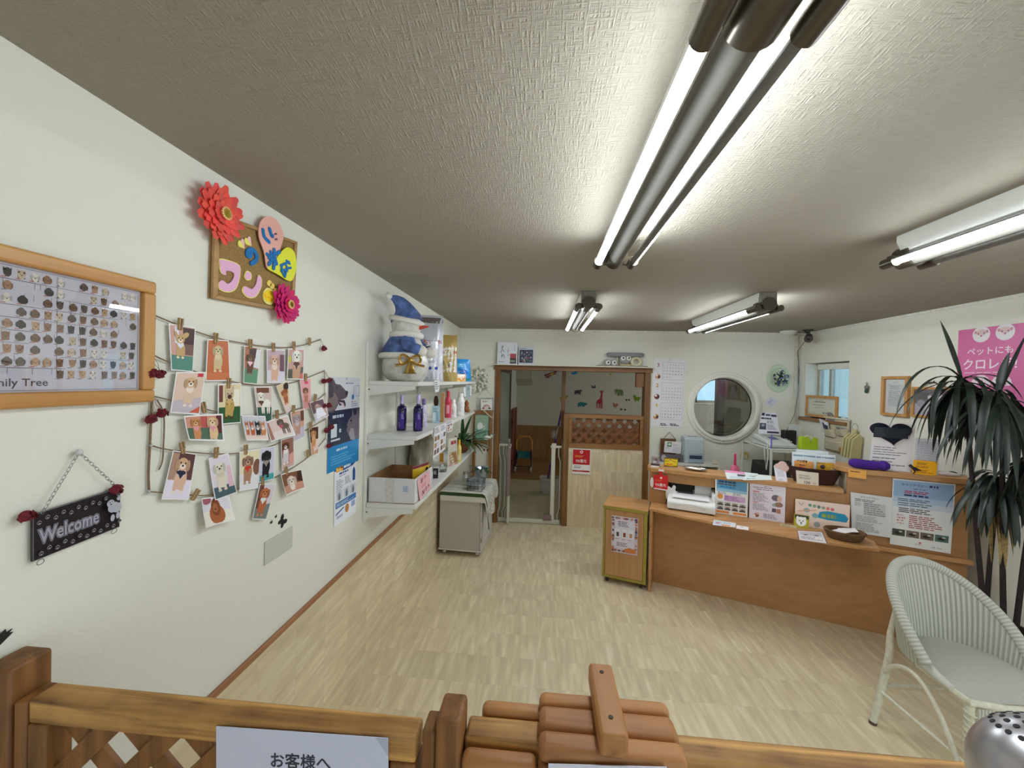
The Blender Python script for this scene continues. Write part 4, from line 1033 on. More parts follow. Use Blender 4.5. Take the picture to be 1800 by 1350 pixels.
for p, q in ((P[3], 0.012), (P[2], -0.012)):
    c_ = p+Vector((0.0, q, -0.004)); MB().tube([c_+Vector((0.004*math.sin(t)*0.3, 0.006*math.cos(t), 0.006*math.sin(t)-0.002)) for t in [k*math.pi/6 for k in range(12)]], 0.0008, 5, closed=True).build('ring', CH, ws)
rose(46, 907, 46, 907, 'dried red rose on the left end of the welcome plaque', R_=0.0115)['group'] = 'dried roses on the welcome plaque'
rose(203, 861, 203, 861, 'dried red rose on the right end of the welcome plaque', R_=0.0115)['group'] = 'dried roses on the welcome plaque'

# ================================================================== small wall things
P = q4(((464, 953), (513, 926), (511, 967), (464, 994)))
MIR = mat('wall_plate_pale', (196, 200, 184), 0.35, var=0)
o = MB().box(0, 0.005, P[0].y, P[1].y, P[3].z, P[0].z).build('blank_plate', MIR, bevel=0.0015); tag(o, 'pale blank rectangular plate under the butterfly stickers on the left wall', 'plate')
BLK = mat('black_vinyl', (20, 20, 22), 0.6, var=0)
def bfly(x, y, s_, lab, ang=0.4):
    c_ = LW(x, y, 0.001); b = MB()
    ca, sa = math.cos(ang), math.sin(ang)
    def R2(u, v): return c_+Vector((0, u*ca-v*sa, u*sa+v*ca))*s_
    for sg in (-1, 1):
        b.prism([R2(sg*u, v) for u, v in ((0.02, 0.05), (0.25, 0.55), (0.6, 0.7), (0.75, 0.4), (0.55, 0.05), (0.1, 0))], (0.0012, 0, 0))
        b.prism([R2(sg*u, v) for u, v in ((0.02, 0.0), (0.5, -0.02), (0.6, -0.4), (0.4, -0.6), (0.2, -0.45))], (0.0012, 0, 0))
    b.prism([R2(u, v) for u, v in ((-0.04, -0.35), (0.04, -0.35), (0.04, 0.35), (-0.04, 0.35))], (0.0016, 0, 0))
    tag(b.build('butterfly_sticker', BLK, smooth=False), lab, 'sticker', 'black butterfly stickers')
bfly(496, 917, 0.034, 'largest black butterfly sticker above the blank plate', -0.9)
bfly(485, 908, 0.008, 'tiny black butterfly sticker, upper one left of the large butterfly')
bfly(477, 918, 0.009, 'tiny black butterfly sticker, lower one left of the large butterfly')
b = MB()
P = LW(5, 1122, 0.004)
def bp(u, v): return P+Vector((0, u, v))
b.prism([bp(u, v) for u, v in ((-0.03, -0.022), (-0.012, -0.014), (-0.002, -0.008), (0.006, -0.002), (0.014, 0.004), (0.008, 0.006), (0.013, 0.011), (0.004, 0.009), (0.003, 0.016), (-0.003, 0.012), (-0.008, 0.013), (-0.012, 0.002), (-0.03, -0.010))], (0.002, 0, 0))
tag(b.build('bird_sticker', BLK, smooth=False), 'black bird sticker at the left photo edge above the fence post', 'sticker')
# posters beside the shelves
P = q4(((578, 665), (633, 664), (629, 718), (577, 736)), off=0.003)
P = q4(((578, 665), (633, 664), (629, 810), (577, 822)), off=0.003); P[3].z = P[2].z; P[0].z = P[1].z; P[3].y = P[0].y; P[2].y = P[1].y
cd = Card(*P, base=(206, 208, 216), thick=0.0006); a = cd.W/cd.H
cd.R(0, .27, 1, .645, (30, 40, 66)); cd.R(0, 0, 1, .27, (26, 134, 196))
DGc = (86, 72, 84)
cd.P([(0, .64), (0, 1), (.12, .99), (.2, .93), (.34, .92), (.47, .87), (.56, .83), (.57, .79), (.5, .765), (.36, .755), (.30, .72), (.22, .66), (.12, .62)], DGc)
cd.P([(0, .64), (0, .82), (.18, .84), (.3, .75), (.2, .66)], (122, 104, 104))
cd.P([(.27, .755), (.47, .75), (.52, .70), (.49, .66), (.44, .70), (.32, .69)], (52, 40, 48)); cd.P([(.30, .735), (.44, .72), (.50, .66), (.42, .69)], (206, 176, 190))
cd.E(.54, .825, .045, .04, (24, 20, 26)); cd.E(.24, .89, .022, .018, (20, 16, 20)); cd.P([(0, .97), (.1, .99), (.14, .80), (.02, .78)], (60, 52, 66))
cd.R(.76, .76, .80, .9, (176, 178, 196)); cd.E(.75, .775, .045, .045, (34, 120, 180)); cd.frame(.84, .78, .97, .91, .008, (120, 124, 150))
cd.G(.5, .92, .9, .95, 1, (110, 120, 170)); cd.G(.7, .66, .95, .73, 3, (120, 124, 150))
CT = (108, 98, 110)
cd.P([(.72, .28), (.62, .36), (.55, .40), (.56, .46), (.62, .52), (.72, .56), (.74, .645), (.80, .56), (.88, .56), (.93, .645), (.98, .52), (1, .45), (1, .27)], CT)
cd.P([(.62, .36), (.70, .28), (.85, .27), (.80, .40), (.70, .42)], (150, 144, 152)); cd.E(.70, .505, .035, .02, (26, 26, 34)); cd.E(.57, .44, .02, .012, (40, 36, 44))
cd.G(.12, .56, .62, .60, 1, (190, 200, 220), fill=.8); cd.R(.08, .36, .25, .50, (206, 214, 222)); cd.R(.32, .40, .38, .44, (190, 200, 210)); cd.R(.08, .32, .35, .34, (200, 208, 220)); cd.G(.3, .46, .38, .54, 5, (90, 104, 140))
cd.G(.25, .20, .75, .23, 1, (196, 222, 240), fill=.8); cd.G(.1, .06, .9, .17, 4, (96, 176, 222))
cd.E(.52, .99, .018, .014, (120, 120, 130))
cd.build('vet_poster', m=GLOSS, label='poster with a dog muzzle above and a grey cat below on dark and bright blue', cat='poster')
P = q4(((588, 820), (627, 806), (626, 900), (587, 927)), off=0.003); P[0].z = P[1].z = (P[0].z+P[1].z)/2; P[2].z = P[3].z
cd = Card(*P, base=(232, 234, 240), thick=0.0006)
cd.P([(.0, .92), (.0, .99), (.97, .99), (.97, .95), (.8, .90), (.4, .88)], (44, 84, 146)); cd.R(.06, .89, .36, .97, (222, 150, 50))
cd.G(.08, .90, .34, .96, 2, (250, 214, 130), fill=.7); cd.G(.4, .91, .85, .96, 1, (226, 232, 244), fill=.8)
cd.G(.2, .83, .8, .87, 1, (44, 84, 146), fill=.8); cd.G(.2, .79, .65, .82, 1, (90, 110, 150)); cd.P([(.80, .62), (.93, .62), (.93, .80), (.88, .86), (.84, .86), (.80, .80)], (40, 82, 150))
cd.G(.08, .56, .38, .76, 7, (110, 116, 130)); cd.G(.45, .62, .76, .76, 5, (110, 116, 130))
for u in (.08, .40, .70): cd.R(u, .40, u+.26, .56, (206, 212, 222)); cd.E(u+.12, .47, .06, .1, (150, 160, 176)); cd.E(u+.13, .45, .03, .07, (90, 96, 104))
cd.R(.05, .28, .97, .38, (66, 116, 176)); cd.G(.08, .30, .9, .36, 3, (200, 214, 230)); cd.stroke([(.06, .18), (.4, .24)], .03, (44, 84, 146)); cd.E(.55, .19, .08, .10, (190, 130, 70)); cd.R(.75, .16, .92, .26, (150, 170, 200)); cd.G(.1, .10, .5, .15, 2, (60, 90, 150))
cd.build('flyer', label='white flyer with blue bottle and orange heading below the dog and cat poster', cat='flyer')
# ================================================================== WALL SHELVES
SHW = mat('shelf_white', (222, 222, 216), 0.35, var=0.015)
SH = (1.745, 1.425, 1.020); SY0, SYM, SY1 = 2.235, 3.16, 4.15
su = thing('wall_shelf_unit', (0.16, 3.2, 0.92), 'white three-tier bracket shelving along the left wall', 'shelves')
for y in (2.222, 2.715, 3.19, 4.13):
    b = MB(); b.box(0.001, 0.016, y-0.012, y+0.012, 0.915, 1.975).build('upright', SHW, su, bevel=0.002)
for z in SH:
    for y0, y1 in ((SY0-0.012, SYM-0.001), (SYM+0.001, SY1)):
        MB().box(0.018, 0.318, y0, y1, z-0.024, z).build('shelf_board', SHW, su, bevel=0.002)
    for y in (2.222, 3.15, 4.11):
        b = MB(); b.prism([(0.016, y-0.004, z-0.024), (0.300, y-0.004, z-0.024), (0.300, y-0.004, z-0.046), (0.03, y-0.004, z-0.085), (0.016, y-0.004, z-0.115)], (0, 0.008, 0))
        br_ = b.build('bracket', SHW, su, bevel=0.001)
        MB().cyl((0.024, y-0.006, z-0.05), (0.024, y-0.0035, z-0.05), 0.004, n=10).build('screw', mat('dark_screw', (60, 50, 40), 0.4, 0.7), br_)
def pouch(name, bl, br, h, th, base, draw, lab, cat, m=GLOSS, top=None, backcol=None, group=None, taper=0.0):
    """stand-up bag: bl, br are the bottom corners of its front, seen from the front"""
    bl, br = Vector(bl), Vector(br); up = Vector((0, 0, h))
    e = (br-bl).normalized()*taper
    f = lambda u, v: th*0.5*(max(0, 1-(2*u-1)**2))**0.7*(1-v)**0.5*(0.75+0.25*math.sin(9*u+7*v))
    cd = Card(bl+up+e, br+up-e, br, bl, base=base, thick=0.0004, curl=f)
    nrm = cd.n
    if draw: draw(cd, cd.W/cd.H)
    b = cd.b; b.sm = True; b.col = lin(backcol or base); L0 = cd.L
    b.grid(lambda u, v: cd.p(1-u, v, 0)-nrm*(2*f(1-u, v)+0.0006), 10, 10)
    o = b.build(name, m, None, angle=50); tag(o, lab, cat, group)
    return o
SILV = print_mat('foil_print', 0.22, 0.3); _b = SILV.node_tree.nodes['Principled BSDF']; _b.inputs['Metallic'].default_value = 0.12
RED = (196, 40, 44)
def bagA(cd, a):
    cd.R(.03, .03, .97, .62, (226, 226, 232))
    cd.R(0, .88, 1, .965, (112, 100, 96)); cd.T('ROYAL CANIN', .56, .57, .085, RED, bold=.02, w=.8); cd.stroke([(.15, .55), (.95, .53)], .014, RED)
    cd.E(.55, .42, .2, .13, (60, 82, 160)); cd.R(.3, .37, .8, .42, (226, 226, 232)); cd.G(.38, .43, .74, .47, 1, (230, 234, 244)); cd.R(.05, .60, .95, .62, (170, 172, 180))
    cd.E(.35, .2, .09, .14, (150, 122, 100)); cd.E(.36, .32, .05, .06, (150, 122, 100)); cd.E(.32, .08, .03, .08, (140, 112, 90)); cd.E(.4, .08, .03, .08, (140, 112, 90))
    cd.E(.62, .2, .045, .05, (70, 90, 166)); cd.E(.80, .2, .045, .05, (70, 90, 166)); cd.G(.5, .28, .9, .32, 2, (120, 120, 140))
def bagB(cd, a):
    cd.R(.03, .2, .97, .74, (222, 220, 216)); cd.T('ROYAL CANIN', .55, .60, .09, RED, bold=.02, w=.84); cd.stroke([(.1, .575), (.95, .56)], .016, RED)
    cd.E(.42, .40, .3, .3, (190, 164, 96)); cd.E(.38, .38, .12, .18, (60, 46, 36)); cd.E(.38, .46, .09, .09, (150, 112, 70)); cd.G(.62, .3, .9, .42, 4, (110, 110, 120)); cd.E(.68, .34, .03, .03, (60, 60, 80))
def bagC(cd, a):
    cd.R(.1, .62, .8, .80, (70, 180, 236)); cd.G(.15, .64, .75, .78, 2, (220, 240, 250), fill=.6); cd.E(.5, .4, .3, .18, (20, 96, 190)); cd.R(.1, .05, .9, .14, (30, 130, 110)); cd.G(.2, .30, .8, .48, 3, (150, 210, 245))
pouch('food_bag', (0.050, 2.80, SH[0]), (0.298, 2.865, SH[0]), 0.49, 0.10, (196, 198, 204), bagA, 'silver dog food bag with a brown folded top, beside the snowman', 'food bag', SILV, taper=0.012)
pouch('food_bag', (0.075, 3.27, SH[0]), (0.298, 3.335, SH[0]), 0.40, 0.09, (176, 150, 84), bagB, 'gold dog food bag with a white front panel on the top shelf', 'food bag', SILV, taper=0.008)
pouch('food_bag', (0.135, 3.84, SH[0]), (0.310, 3.935, SH[0]), 0.225, 0.10, (36, 140, 216), bagC, 'bright blue stand-up pouch at the far end of the top shelf', 'pouch', taper=0.02)
def bagD(cd, a): cd.R(.05, .45, .95, .95, (244, 240, 226)); cd.R(.5, .2, .95, .6, (232, 210, 180)); cd.R(.66, .25, .92, .55, (206, 80, 50)); cd.G(.1, .6, .45, .9, 2, (200, 140, 60))
pouch('snack_packet', (0.20, 3.60, SH[0]), (0.30, 3.70, SH[0]), 0.07, 0.05, (230, 160, 56), bagD, 'small orange and white snack packet in front of the blue pouch', 'packet')
# ---- snowman
SNB = mat('frosted_shell', (206, 204, 196), 0.35, var=0.10, scale=28, bump=0.25)
FUR = mat('white_plush', (232, 228, 220), 0.95, var=0.04, scale=200, bump=0.5)
BLF = mat('blue_plush', (84, 106, 160), 0.85, var=0.28, scale=22, bump=0.25)
GOLD = mat('gold_ribbon', (196, 160, 84), 0.25, 0.85, var=0.08)
sx, sy, sz = 0.165, 2.43, SH[0]
sm = thing('snowman_figure', (sx, sy, sz), 'glittery snowman in a blue hat and jacket standing on the top shelf', 'figurine')
body = MB().lathe([(0.085, 0), (0.115, 0.012), (0.138, 0.05), (0.146, 0.10), (0.140, 0.15), (0.122, 0.20), (0.100, 0.245), (0.082, 0.275), (0.078, 0.30), (0.088, 0.325), (0.094, 0.355), (0.088, 0.39), (0.06, 0.42), (0.0, 0.43)], (sx, sy, sz), 32).build('body', SNB, sm)
Rz = Matrix.Rotation(math.radians(86), 3, 'Z')       # looks towards the room's far right
def SP(x, y, z): return Vector((sx, sy, sz))+Rz @ Vector((x, y, z))
# jacket: open front cape over the shoulders
b = MB()
b.grid(lambda u, v: SP(*(lambda a, r_, z: (math.sin(a)*r_*1.03, -math.cos(a)*r_*1.03, z))(math.radians(38+u*284), 0.148-0.060*v**1.3, 0.16+0.125*v)), 28, 8)
b.build('jacket', BLF, sm, solid=0.008)
b = MB(); b.tube([SP(math.sin(math.radians(38+t*284/20))*0.152, -math.cos(math.radians(38+t*284/20))*0.152, 0.158) for t in range(21)], 0.018, 10); b.build('fur_hem', FUR, sm)
b = MB(); b.tube([SP(math.sin(a)*0.088, -math.cos(a)*0.088, 0.292) for a in [i*math.pi/10 for i in range(20)]], 0.022, 10, closed=True); b.build('fur_collar', FUR, sm)
for sg, pts in ((1, [(-0.10, -0.03, 0.255), (-0.135, -0.07, 0.215), (-0.10, -0.125, 0.19)]), (-1, [(0.10, -0.03, 0.255), (0.135, -0.07, 0.215), (0.06, -0.140, 0.19)])):
    MB().tube([SP(*p) for p in pts], 0.034, 12, radii=[0.030, 0.038, 0.036]).build('sleeve', BLF, sm)
    MB().ell(SP(pts[2][0]*0.85, pts[2][1]-0.006, pts[2][2]), (0.04, 0.04, 0.036), 14, 10).build('mitten', FUR, sm)
b = MB(); n = 9
HP = [((0, 0, 0.385), 0.100), ((0.0, 0.004, 0.415), 0.090), ((0.0, 0.012, 0.445), 0.070), ((-0.008, 0.022, 0.475), 0.053), ((-0.022, 0.036, 0.500), 0.040), ((-0.042, 0.052, 0.515), 0.026), ((-0.062, 0.066, 0.522), 0.012)]
b.tube([SP(p[0]*1.4, p[1], p[2]) for p, r_ in HP], 0.05, 18, radii=[r_ for p, r_ in HP]); b.build('hat', BLF, sm)
b = MB(); b.tube([SP(math.sin(a)*0.096, -math.cos(a)*0.096, 0.385-0.018*math.cos(a)) for a in [i*math.pi/10 for i in range(20)]], 0.017, 10, closed=True); b.build('hat_brim', FUR, sm)
MB().ell(SP(-0.105, 0.074, 0.524), 0.022, 12, 8, wob=0.05).build('pom_pom', FUR, sm)
MB().cyl(SP(0, -0.084, 0.345), SP(0.0, -0.150, 0.350), 0.017, 0.003, n=12).build('nose', mat('carrot_red', (206, 74, 44), 0.5), sm)
for x in (-0.03, 0.03): MB().ell(SP(x, -0.083, 0.368), 0.007, 10, 8).build('eye', mat('bead_black', (16, 16, 18), 0.2), sm)
for z in (0.235, 0.165): MB().ell(SP(0.05, -0.128+0.1*(z-0.165), z), 0.010, 12, 8).build('button', mat('button_silver', (190, 188, 184), 0.25, 0.8), sm)
b = MB(); bc = Vector((-0.135, -0.085, 0.125)); bd = Vector((-0.86, -0.51, 0)); bt = Vector((0.51, -0.86, 0))
def BO(t_, o_, z_): q = bc+bd*o_+bt*t_; return SP(q.x, q.y, q.z+z_)
for sg in (-1, 1):
    b.tube([BO(sg*0.062*math.sin(t), 0.014+0.008*math.sin(2*t), 0.026*math.sin(2*t)+0.008) for t in [i*math.pi/10 for i in range(11)]], 0.008, 6)
    b.tube([BO(0, 0.014, 0), BO(sg*0.04, 0.014, -0.022), BO(sg*0.085, 0.006, -0.030)], 0.008, 6)
b.build('bow', GOLD, sm)
MB().lathe([(0.004, 0.062), (0.015, 0.058), (0.024, 0.035), (0.029, 0.012), (0.042, 0.0), (0.040, 0.0), (0.0, 0.014)], BO(0, 0.022, -0.078), 18).build('bell', GOLD, sm)

# ---- middle shelf
def top_z(x, ytop, base):
    v = ray(x, ytop); t = ((base.x-CAM.x)*v.x+(base.y-CAM.y)*v.y)/(v.x**2+v.y**2); return (CAM+v*t).z
def px_w(wpx, base): return wpx*((base-CAM).dot(AF))/FPX
PUR = mat('purple_bottle', (24, 8, 72), 0.12, var=0.03, coat=0.5); PCAP = mat('bottle_label_lilac', (196, 184, 226), 0.3, 0.3)
def pump_bottle(x, ybase, ytop, wpx, lab):
    p = FL(x, ybase, SH[1]); R_ = px_w(wpx, p)/2; hh = top_z(x, ytop, p)-SH[1]
    t = thing('shampoo_bottle', p, lab, 'bottle', 'purple bottles on the middle shelf')
    MB().lathe([(R_*0.92, 0), (R_, hh*0.02), (R_, hh*0.60), (R_*0.86, hh*0.67), (R_*0.45, hh*0.71), (R_*0.40, hh*0.75)], p, 24).build('bottle_body', PUR, t)
    MB().lathe([(R_*0.42, hh*0.75), (R_*0.42, hh*0.97), (R_*0.36, hh), (0, hh)], p, 20).build('cap', PCAP, t)
    d = (CAM-p); d.z = 0; d.normalize(); sd = Vector((-d.y, d.x, 0))
    cd = Card(*[p+d*R_*0.94+sd*(u*R_*0.55)+Vector((0, 0, z)) for u, z in ((-1, hh*0.5), (1, hh*0.5), (1, hh*0.06), (-1, hh*0.06))], base=(66, 38, 130), thick=0.0004, curl=lambda u, v: R_*0.09*(1-(2*u-1)**2))
    cd.G(.45, .62, .98, .96, 5, (190, 180, 226)); cd.G(.03, .12, .2, .42, 7, (206, 200, 232)); cd.build('label', t)
pump_bottle(705.5, 756.5, 694, 17, 'tall purple bottle nearest the shelf end, standing alone on the middle shelf')
pump_bottle(734.5, 757.5, 694, 17, 'tall purple bottle right of the lone one, crowded by white packs')
def bottle(nm, x, yb, yt, wpx, cbody, ccap, lab, z=SH[1], capf=0.78, draw=None, neck=0.5, group=None, m=None):
    p = FL(x, yb, z); R_ = px_w(wpx, p)/2; hh = top_z(x, yt, p)-z
    t = thing(nm, p, lab, 'bottle', group)
    MB().lathe([(R_*0.9, 0), (R_, hh*0.03), (R_, hh*(capf-0.16)), (R_*0.8, hh*(capf-0.06)), (R_*neck, hh*capf)], p, 22).build('bottle_body', m or mat('plastic_'+nm+str(x), cbody, 0.3, var=0.02), t)
    MB().lathe([(R_*neck*1.08, hh*capf+0.0004), (R_*neck*1.08, hh*0.97), (R_*neck*0.9, hh), (0, hh)], p, 18).build('cap', mat('cap_'+nm+str(x), ccap, 0.35, var=0.02), t)
    d = (CAM-p); d.z = 0; d.normalize(); sd = Vector((-d.y, d.x, 0))
    if draw:
        cd = Card(*[p+d*R_*0.93+sd*(u*R_*0.6)+Vector((0, 0, zz)) for u, zz in ((-1, hh*(capf-.2)), (1, hh*(capf-.2)), (1, hh*0.06), (-1, hh*0.06))], base=cbody, thick=0.0004, curl=lambda u, v: R_*0.10*(1-(2*u-1)**2))
        draw(cd); cd.build('label', t)
    return t
bottle('spray_bottle', 744, 750, 701, 12, (206, 200, 226), (120, 96, 160), 'white and purple spray bottle right behind the second purple bottle', draw=lambda c: (c.R(.1, .3, .9, .8, (236, 234, 242)), c.G(.2, .4, .8, .7, 4, (90, 70, 140))))
def boxpack(nm, x, yb, yt, wpx, col, lab, z=SH[1], draw=None, dep=0.04, rot=None, cat='packet', m=PRINT):
    p = FL(x, yb, z); hw = px_w(wpx, p)/2; hh = top_z(x, yt, p)-z
    d = (CAM-p); d.z = 0; d.normalize()
    if rot is not None: d = Vector((math.cos(rot), math.sin(rot), 0))
    sd = Vector((-d.y, d.x, 0))
    cd = Card(*[p+d*0.0+sd*(u*hw)+Vector((0, 0, zz)) for u, zz in ((-1, hh), (1, hh), (1, 0.0005), (-1, 0.0005))], base=col, thick=dep)
    if draw: draw(cd)
    return cd.build(nm, m=m, label=lab, cat=cat)
boxpack('wet_wipe_pack', 766, 743.5, 714, 13, (180, 210, 222), 'pale blue pack standing left of the wooden board on the middle shelf', draw=lambda c: (c.R(.1, .1, .45, .6, (226, 236, 240)), c.G(.5, .1, .9, .7, 6, (90, 130, 150)), c.G(.12, .65, .9, .9, 2, (120, 150, 160))))
p = FL(779, 742, SH[1]); tag(MB().obox((p.x-0.02, p.y+0.05, SH[1]+0.115), (0.0117, 0.0026, 0), (-0.0128, 0.0585, 0), (0, 0, 0.114)).build('wooden_board', OAKZ, bevel=0.002), 'honey wooden divider board standing between the packs on the middle shelf', 'board')
bottle('lotion_bottle', 787, 734, 687, 11, (206, 60, 84), (196, 50, 60), 'pink-red bottle with a red cap on the middle shelf', draw=lambda c: c.R(.1, .2, .9, .8, (236, 160, 176)))
bottle('lotion_bottle', 796, 733.5, 702, 12.5, (232, 228, 226), (226, 224, 222), 'shorter white bottle with fine print in front of the pink-red bottle', draw=lambda c: c.G(.1, .2, .9, .8, 6, (190, 120, 130)), neck=0.62)
bottle('lotion_bottle', 809, 730, 691.5, 14, (234, 232, 230), (228, 226, 224), 'taller white bottle with a wide cap, right of the shorter white one', draw=lambda c: c.G(.1, .2, .9, .8, 7, (190, 170, 170)), neck=0.62, capf=0.84)
p = FL(820, 724.5, SH[1]); hh = 0.125
t = thing('teddy_ornament', p, 'small brown sitting bear ornament at the far end of the middle shelf', 'ornament')
TB = mat('teddy_brown', (150, 92, 48), 0.85, var=0.15, scale=90, bump=0.3)
MB().ell(p+Vector((0, 0, hh*.3)), (.028, .028, hh*.3), 14, 10).ell(p+Vector((0, 0, hh*.72)), (.023, .023, .026), 14, 10).ell(p+Vector((.0, -.02, hh*.93)), .009, 8, 6).ell(p+Vector((.0, .02, hh*.93)), .009, 8, 6).ell(p+Vector((.02, -.02, hh*.12)), .015, 10, 6).ell(p+Vector((.02, .02, hh*.12)), .015, 10, 6).build('bear_body', TB, t)
MB().ell(p+Vector((.022, 0, hh*.66)), .010, 10, 6).build('muzzle', mat('teddy_muzzle', (206, 170, 120), 0.85), t)
cd = Card(*lq((815, 681), (829, 678), (829, 695), (816, 697), off=0.30), base=(226, 228, 228), thick=0.001); cd.E(.5, .5, .3, .25, (160, 176, 176)); cd.G(.4, .6, .9, .9, 2, (90, 90, 100)); cd.build('price_tag', label='small white tag standing above the bear ornament', cat='tag')
cd = Card(*lq((763, 669), (773, 668.5), (772, 688), (765, 690), off=0.322), base=(222, 222, 220), thick=0.0008); cd.G(.1, .2, .9, .9, 4, (110, 110, 116)); cd.build('price_strip', label='white price strip hanging from the front edge of the top shelf', cat='tag')
bb = thing('bristle_brush', FL(769, 744, SH[1]), 'small brush with dark bristles upright beside the wooden divider board', 'brush')
q = FL(771, 741, SH[1]); MB().cyl((q.x-.03, q.y+.02, SH[1]), (q.x-.03, q.y+.02, SH[1]+.12), .008, n=12).build('handle', OAKZ, bb)
MB().lathe([(.010, .12), (.017, .135), (.020, .165), (.012, .20), (0, .205)], (q.x-.03, q.y+.02, SH[1]), 14).build('bristles', mat('dark_bristle', (84, 56, 44), 0.9, var=0.25, scale=200, bump=0.6), bb)
# ---- hanging price sheets
for px, lab, sd in ((((764, 751), (774, 747), (772.5, 798), (761.5, 806)), 'white price sheet with small photos hanging from the middle shelf, nearest the box', 3), (((774.5, 747), (785, 742.5), (783, 789), (773, 797)), 'white price sheet with brown pictures, right of the nearest sheet', 4), (((785.5, 741.5), (796, 737), (795, 757), (786, 761)), 'small white sheet with brown swatches, rightmost of the hanging price sheets', 5)):
    cd = Card(*lq(*px, off=0.326), base=(224, 222, 226), thick=0.0006)
    cd.G(.08, .76, .92, .96, 4, (90, 90, 110), seed=sd)
    rr = random.Random(sd)
    for i in range(3):
        for j in range(2): cd.R(.1+j*.43, .08+i*.22, .45+j*.43, .24+i*.22, rr.choice([(150, 110, 80), (120, 100, 96), (176, 140, 100), (206, 206, 214)]))
    cd.build('price_sheet', label=lab, cat='price sheet', group='price sheets on the middle shelf edge')
# ---- lower shelf
CBW = mat('carton_white', (216, 214, 216), 0.6, var=0.02); CBI = mat('carton_brown', (150, 112, 72), 0.8, var=0.06)
X0_, X1_, YA, YC, ZA = 0.022, 0.303, 2.245, 2.60, SH[2]; ZB = ZA+0.150
cx_ = thing('cardboard_box', ((X0_+X1_)/2, (YA+YC)/2, ZA), 'open white cardboard box with brown inside on the lower shelf', 'box')
th = 0.004
b = MB(); b.box(X0_, X1_, YA, YC, ZA, ZA+th); b.build('box_base', CBI, cx_)
for nm, (x0, x1, y0, y1) in (('side_wall', (X0_, X1_, YA, YA+th)), ('side_wall', (X0_, X1_, YC-th, YC)), ('side_wall', (X0_, X0_+th, YA+th, YC-th)), ('side_wall', (X1_-th, X1_, YA+th, YC-th))):
    o = MB().box(x0, x1, y0, y1, ZA+th, ZB).build(nm, [CBW, CBI], cx_)
    c_ = Vector(((X0_+X1_)/2, (YA+YC)/2, ZA+0.08))-origin(cx_)
    for f_ in o.data.polygons:
        if (c_-f_.center).dot(f_.normal) > 0.01 or f_.normal.z > 0.5: f_.material_index = 1
cd = Card((X0_+.21, YA-.0006, ZA+.105), (X0_+.24, YA-.0006, ZA+.105), (X0_+.24, YA-.0006, ZA+.073), (X0_+.21, YA-.0006, ZA+.073), base=(60, 140, 190), thick=.0004)
cd.R(.08, .08, .92, .92, (214, 214, 216))
for u in (.34, .66): cd.R(u-.07, .2, u+.07, .6, (60, 140, 190)); cd.P([(u-.14, .6), (u+.14, .6), (u, .85)], (60, 140, 190))
cd.R(.18, .12, .82, .17, (60, 140, 190)); cd.build('arrow_mark', cx_)
MB().box(X0_+.10, X0_+.155, YA-.0008, YA-.0002, ZA+.002, ZB).build('tape', mat('packing_tape', (206, 202, 198), 0.3), cx_)
cd = Card((X1_+.003, YA+.03, ZB-.012), (X1_+.012, YA+.26, ZB+.0), (X1_+.015, YA+.27, ZA+.03), (X1_+.006, YA+.07, ZA-.0), base=(226, 176, 180), thick=0.0006, curl=lambda u, v: 0.006*(1-v)**2)
cd.stroke([(.2, .72), (.32, .9), (.3, .66), (.42, .88)], .03, (80, 40, 60)); cd.stroke([(.5, .75), (.55, .92), (.6, .78), (.7, .9)], .03, (180, 70, 70)); cd.G(.25, .42, .85, .6, 2, (206, 110, 100)); cd.stroke([(.2, .1), (.3, .3), (.35, .1), (.45, .3)], .035, (70, 30, 70)); cd.stroke([(.55, .12), (.6, .34)], .05, (70, 30, 70)); cd.stroke([(.7, .15), (.78, .3), (.86, .16)], .03, (70, 30, 70))
cd.build('price_card', label='pink handwritten price card taped to the cardboard box', cat='price card')
def yb(cd, a): cd.P([(.1, .2), (.9, .5), (.95, .9), (.2, .8)], (226, 186, 40)); cd.R(.0, .0, 1, .14, (120, 24, 50)); cd.R(.0, .9, 1, 1, (120, 24, 50)); cd.E(.8, .7, .1, .12, (40, 30, 30))
pouch('snack_bag', (.235, 2.40, ZA+.03), (.292, 2.57, ZA+.03), .155, .05, (206, 170, 44), yb, 'yellow and maroon snack bag sticking up out of the cardboard box', 'snack bag')
boxpack('snack_pack', 765.5, 841, 824, 9, (34, 30, 36), 'small black packet standing beside the cardboard box on the lower shelf', z=SH[2], draw=lambda c: c.G(.15, .4, .9, .8, 3, (210, 206, 210)), dep=.02)
p = FL(779, 829, SH[2]); t = thing('clear_tray', p, 'clear plastic tub with dark treats on the lower shelf', 'tub')
b = MB(); b.lathe([(.026, 0), (.034, .05), (.036, .05), (.028, -.0)], p, 20); b.build('tub', CLEAR, t)
MB().lathe([(.0, .004), (.026, .004), (.027, .014), (.0, .018)], p, 16).build('treats', mat('dark_treats', (70, 52, 46), .8, var=.3, scale=120), t)
def gb(cd, a): cd.R(.12, .08, .88, .5, (150, 112, 66)); cd.P([(.4, .3), (.6, .5), (.7, .3), (.5, .1)], (226, 222, 210)); cd.R(.2, .78, .8, .9, (150, 40, 50)); cd.R(.05, .02, .95, .07, (190, 120, 120))
pouch('treat_bag', FL(786, 821, SH[2]), FL(803, 815, SH[2])+Vector((0, .02, 0)), .235, .05, (196, 190, 176), gb, 'clear treat bag with a red tie and brown treats on the lower shelf', 'treat bag', taper=.012)
bottle('sauce_bottle', 806.5, 812, 773, 8, (226, 206, 120), (232, 186, 30), 'slim bottle with a yellow cap beside the clear treat bag', z=SH[2], draw=lambda c: c.R(.1, .1, .9, .5, (236, 226, 200)))
boxpack('treat_packet', 776, 812, 797, 7, (222, 152, 56), 'orange packet leaning behind the hanging price sheets', z=SH[2], dep=.012)
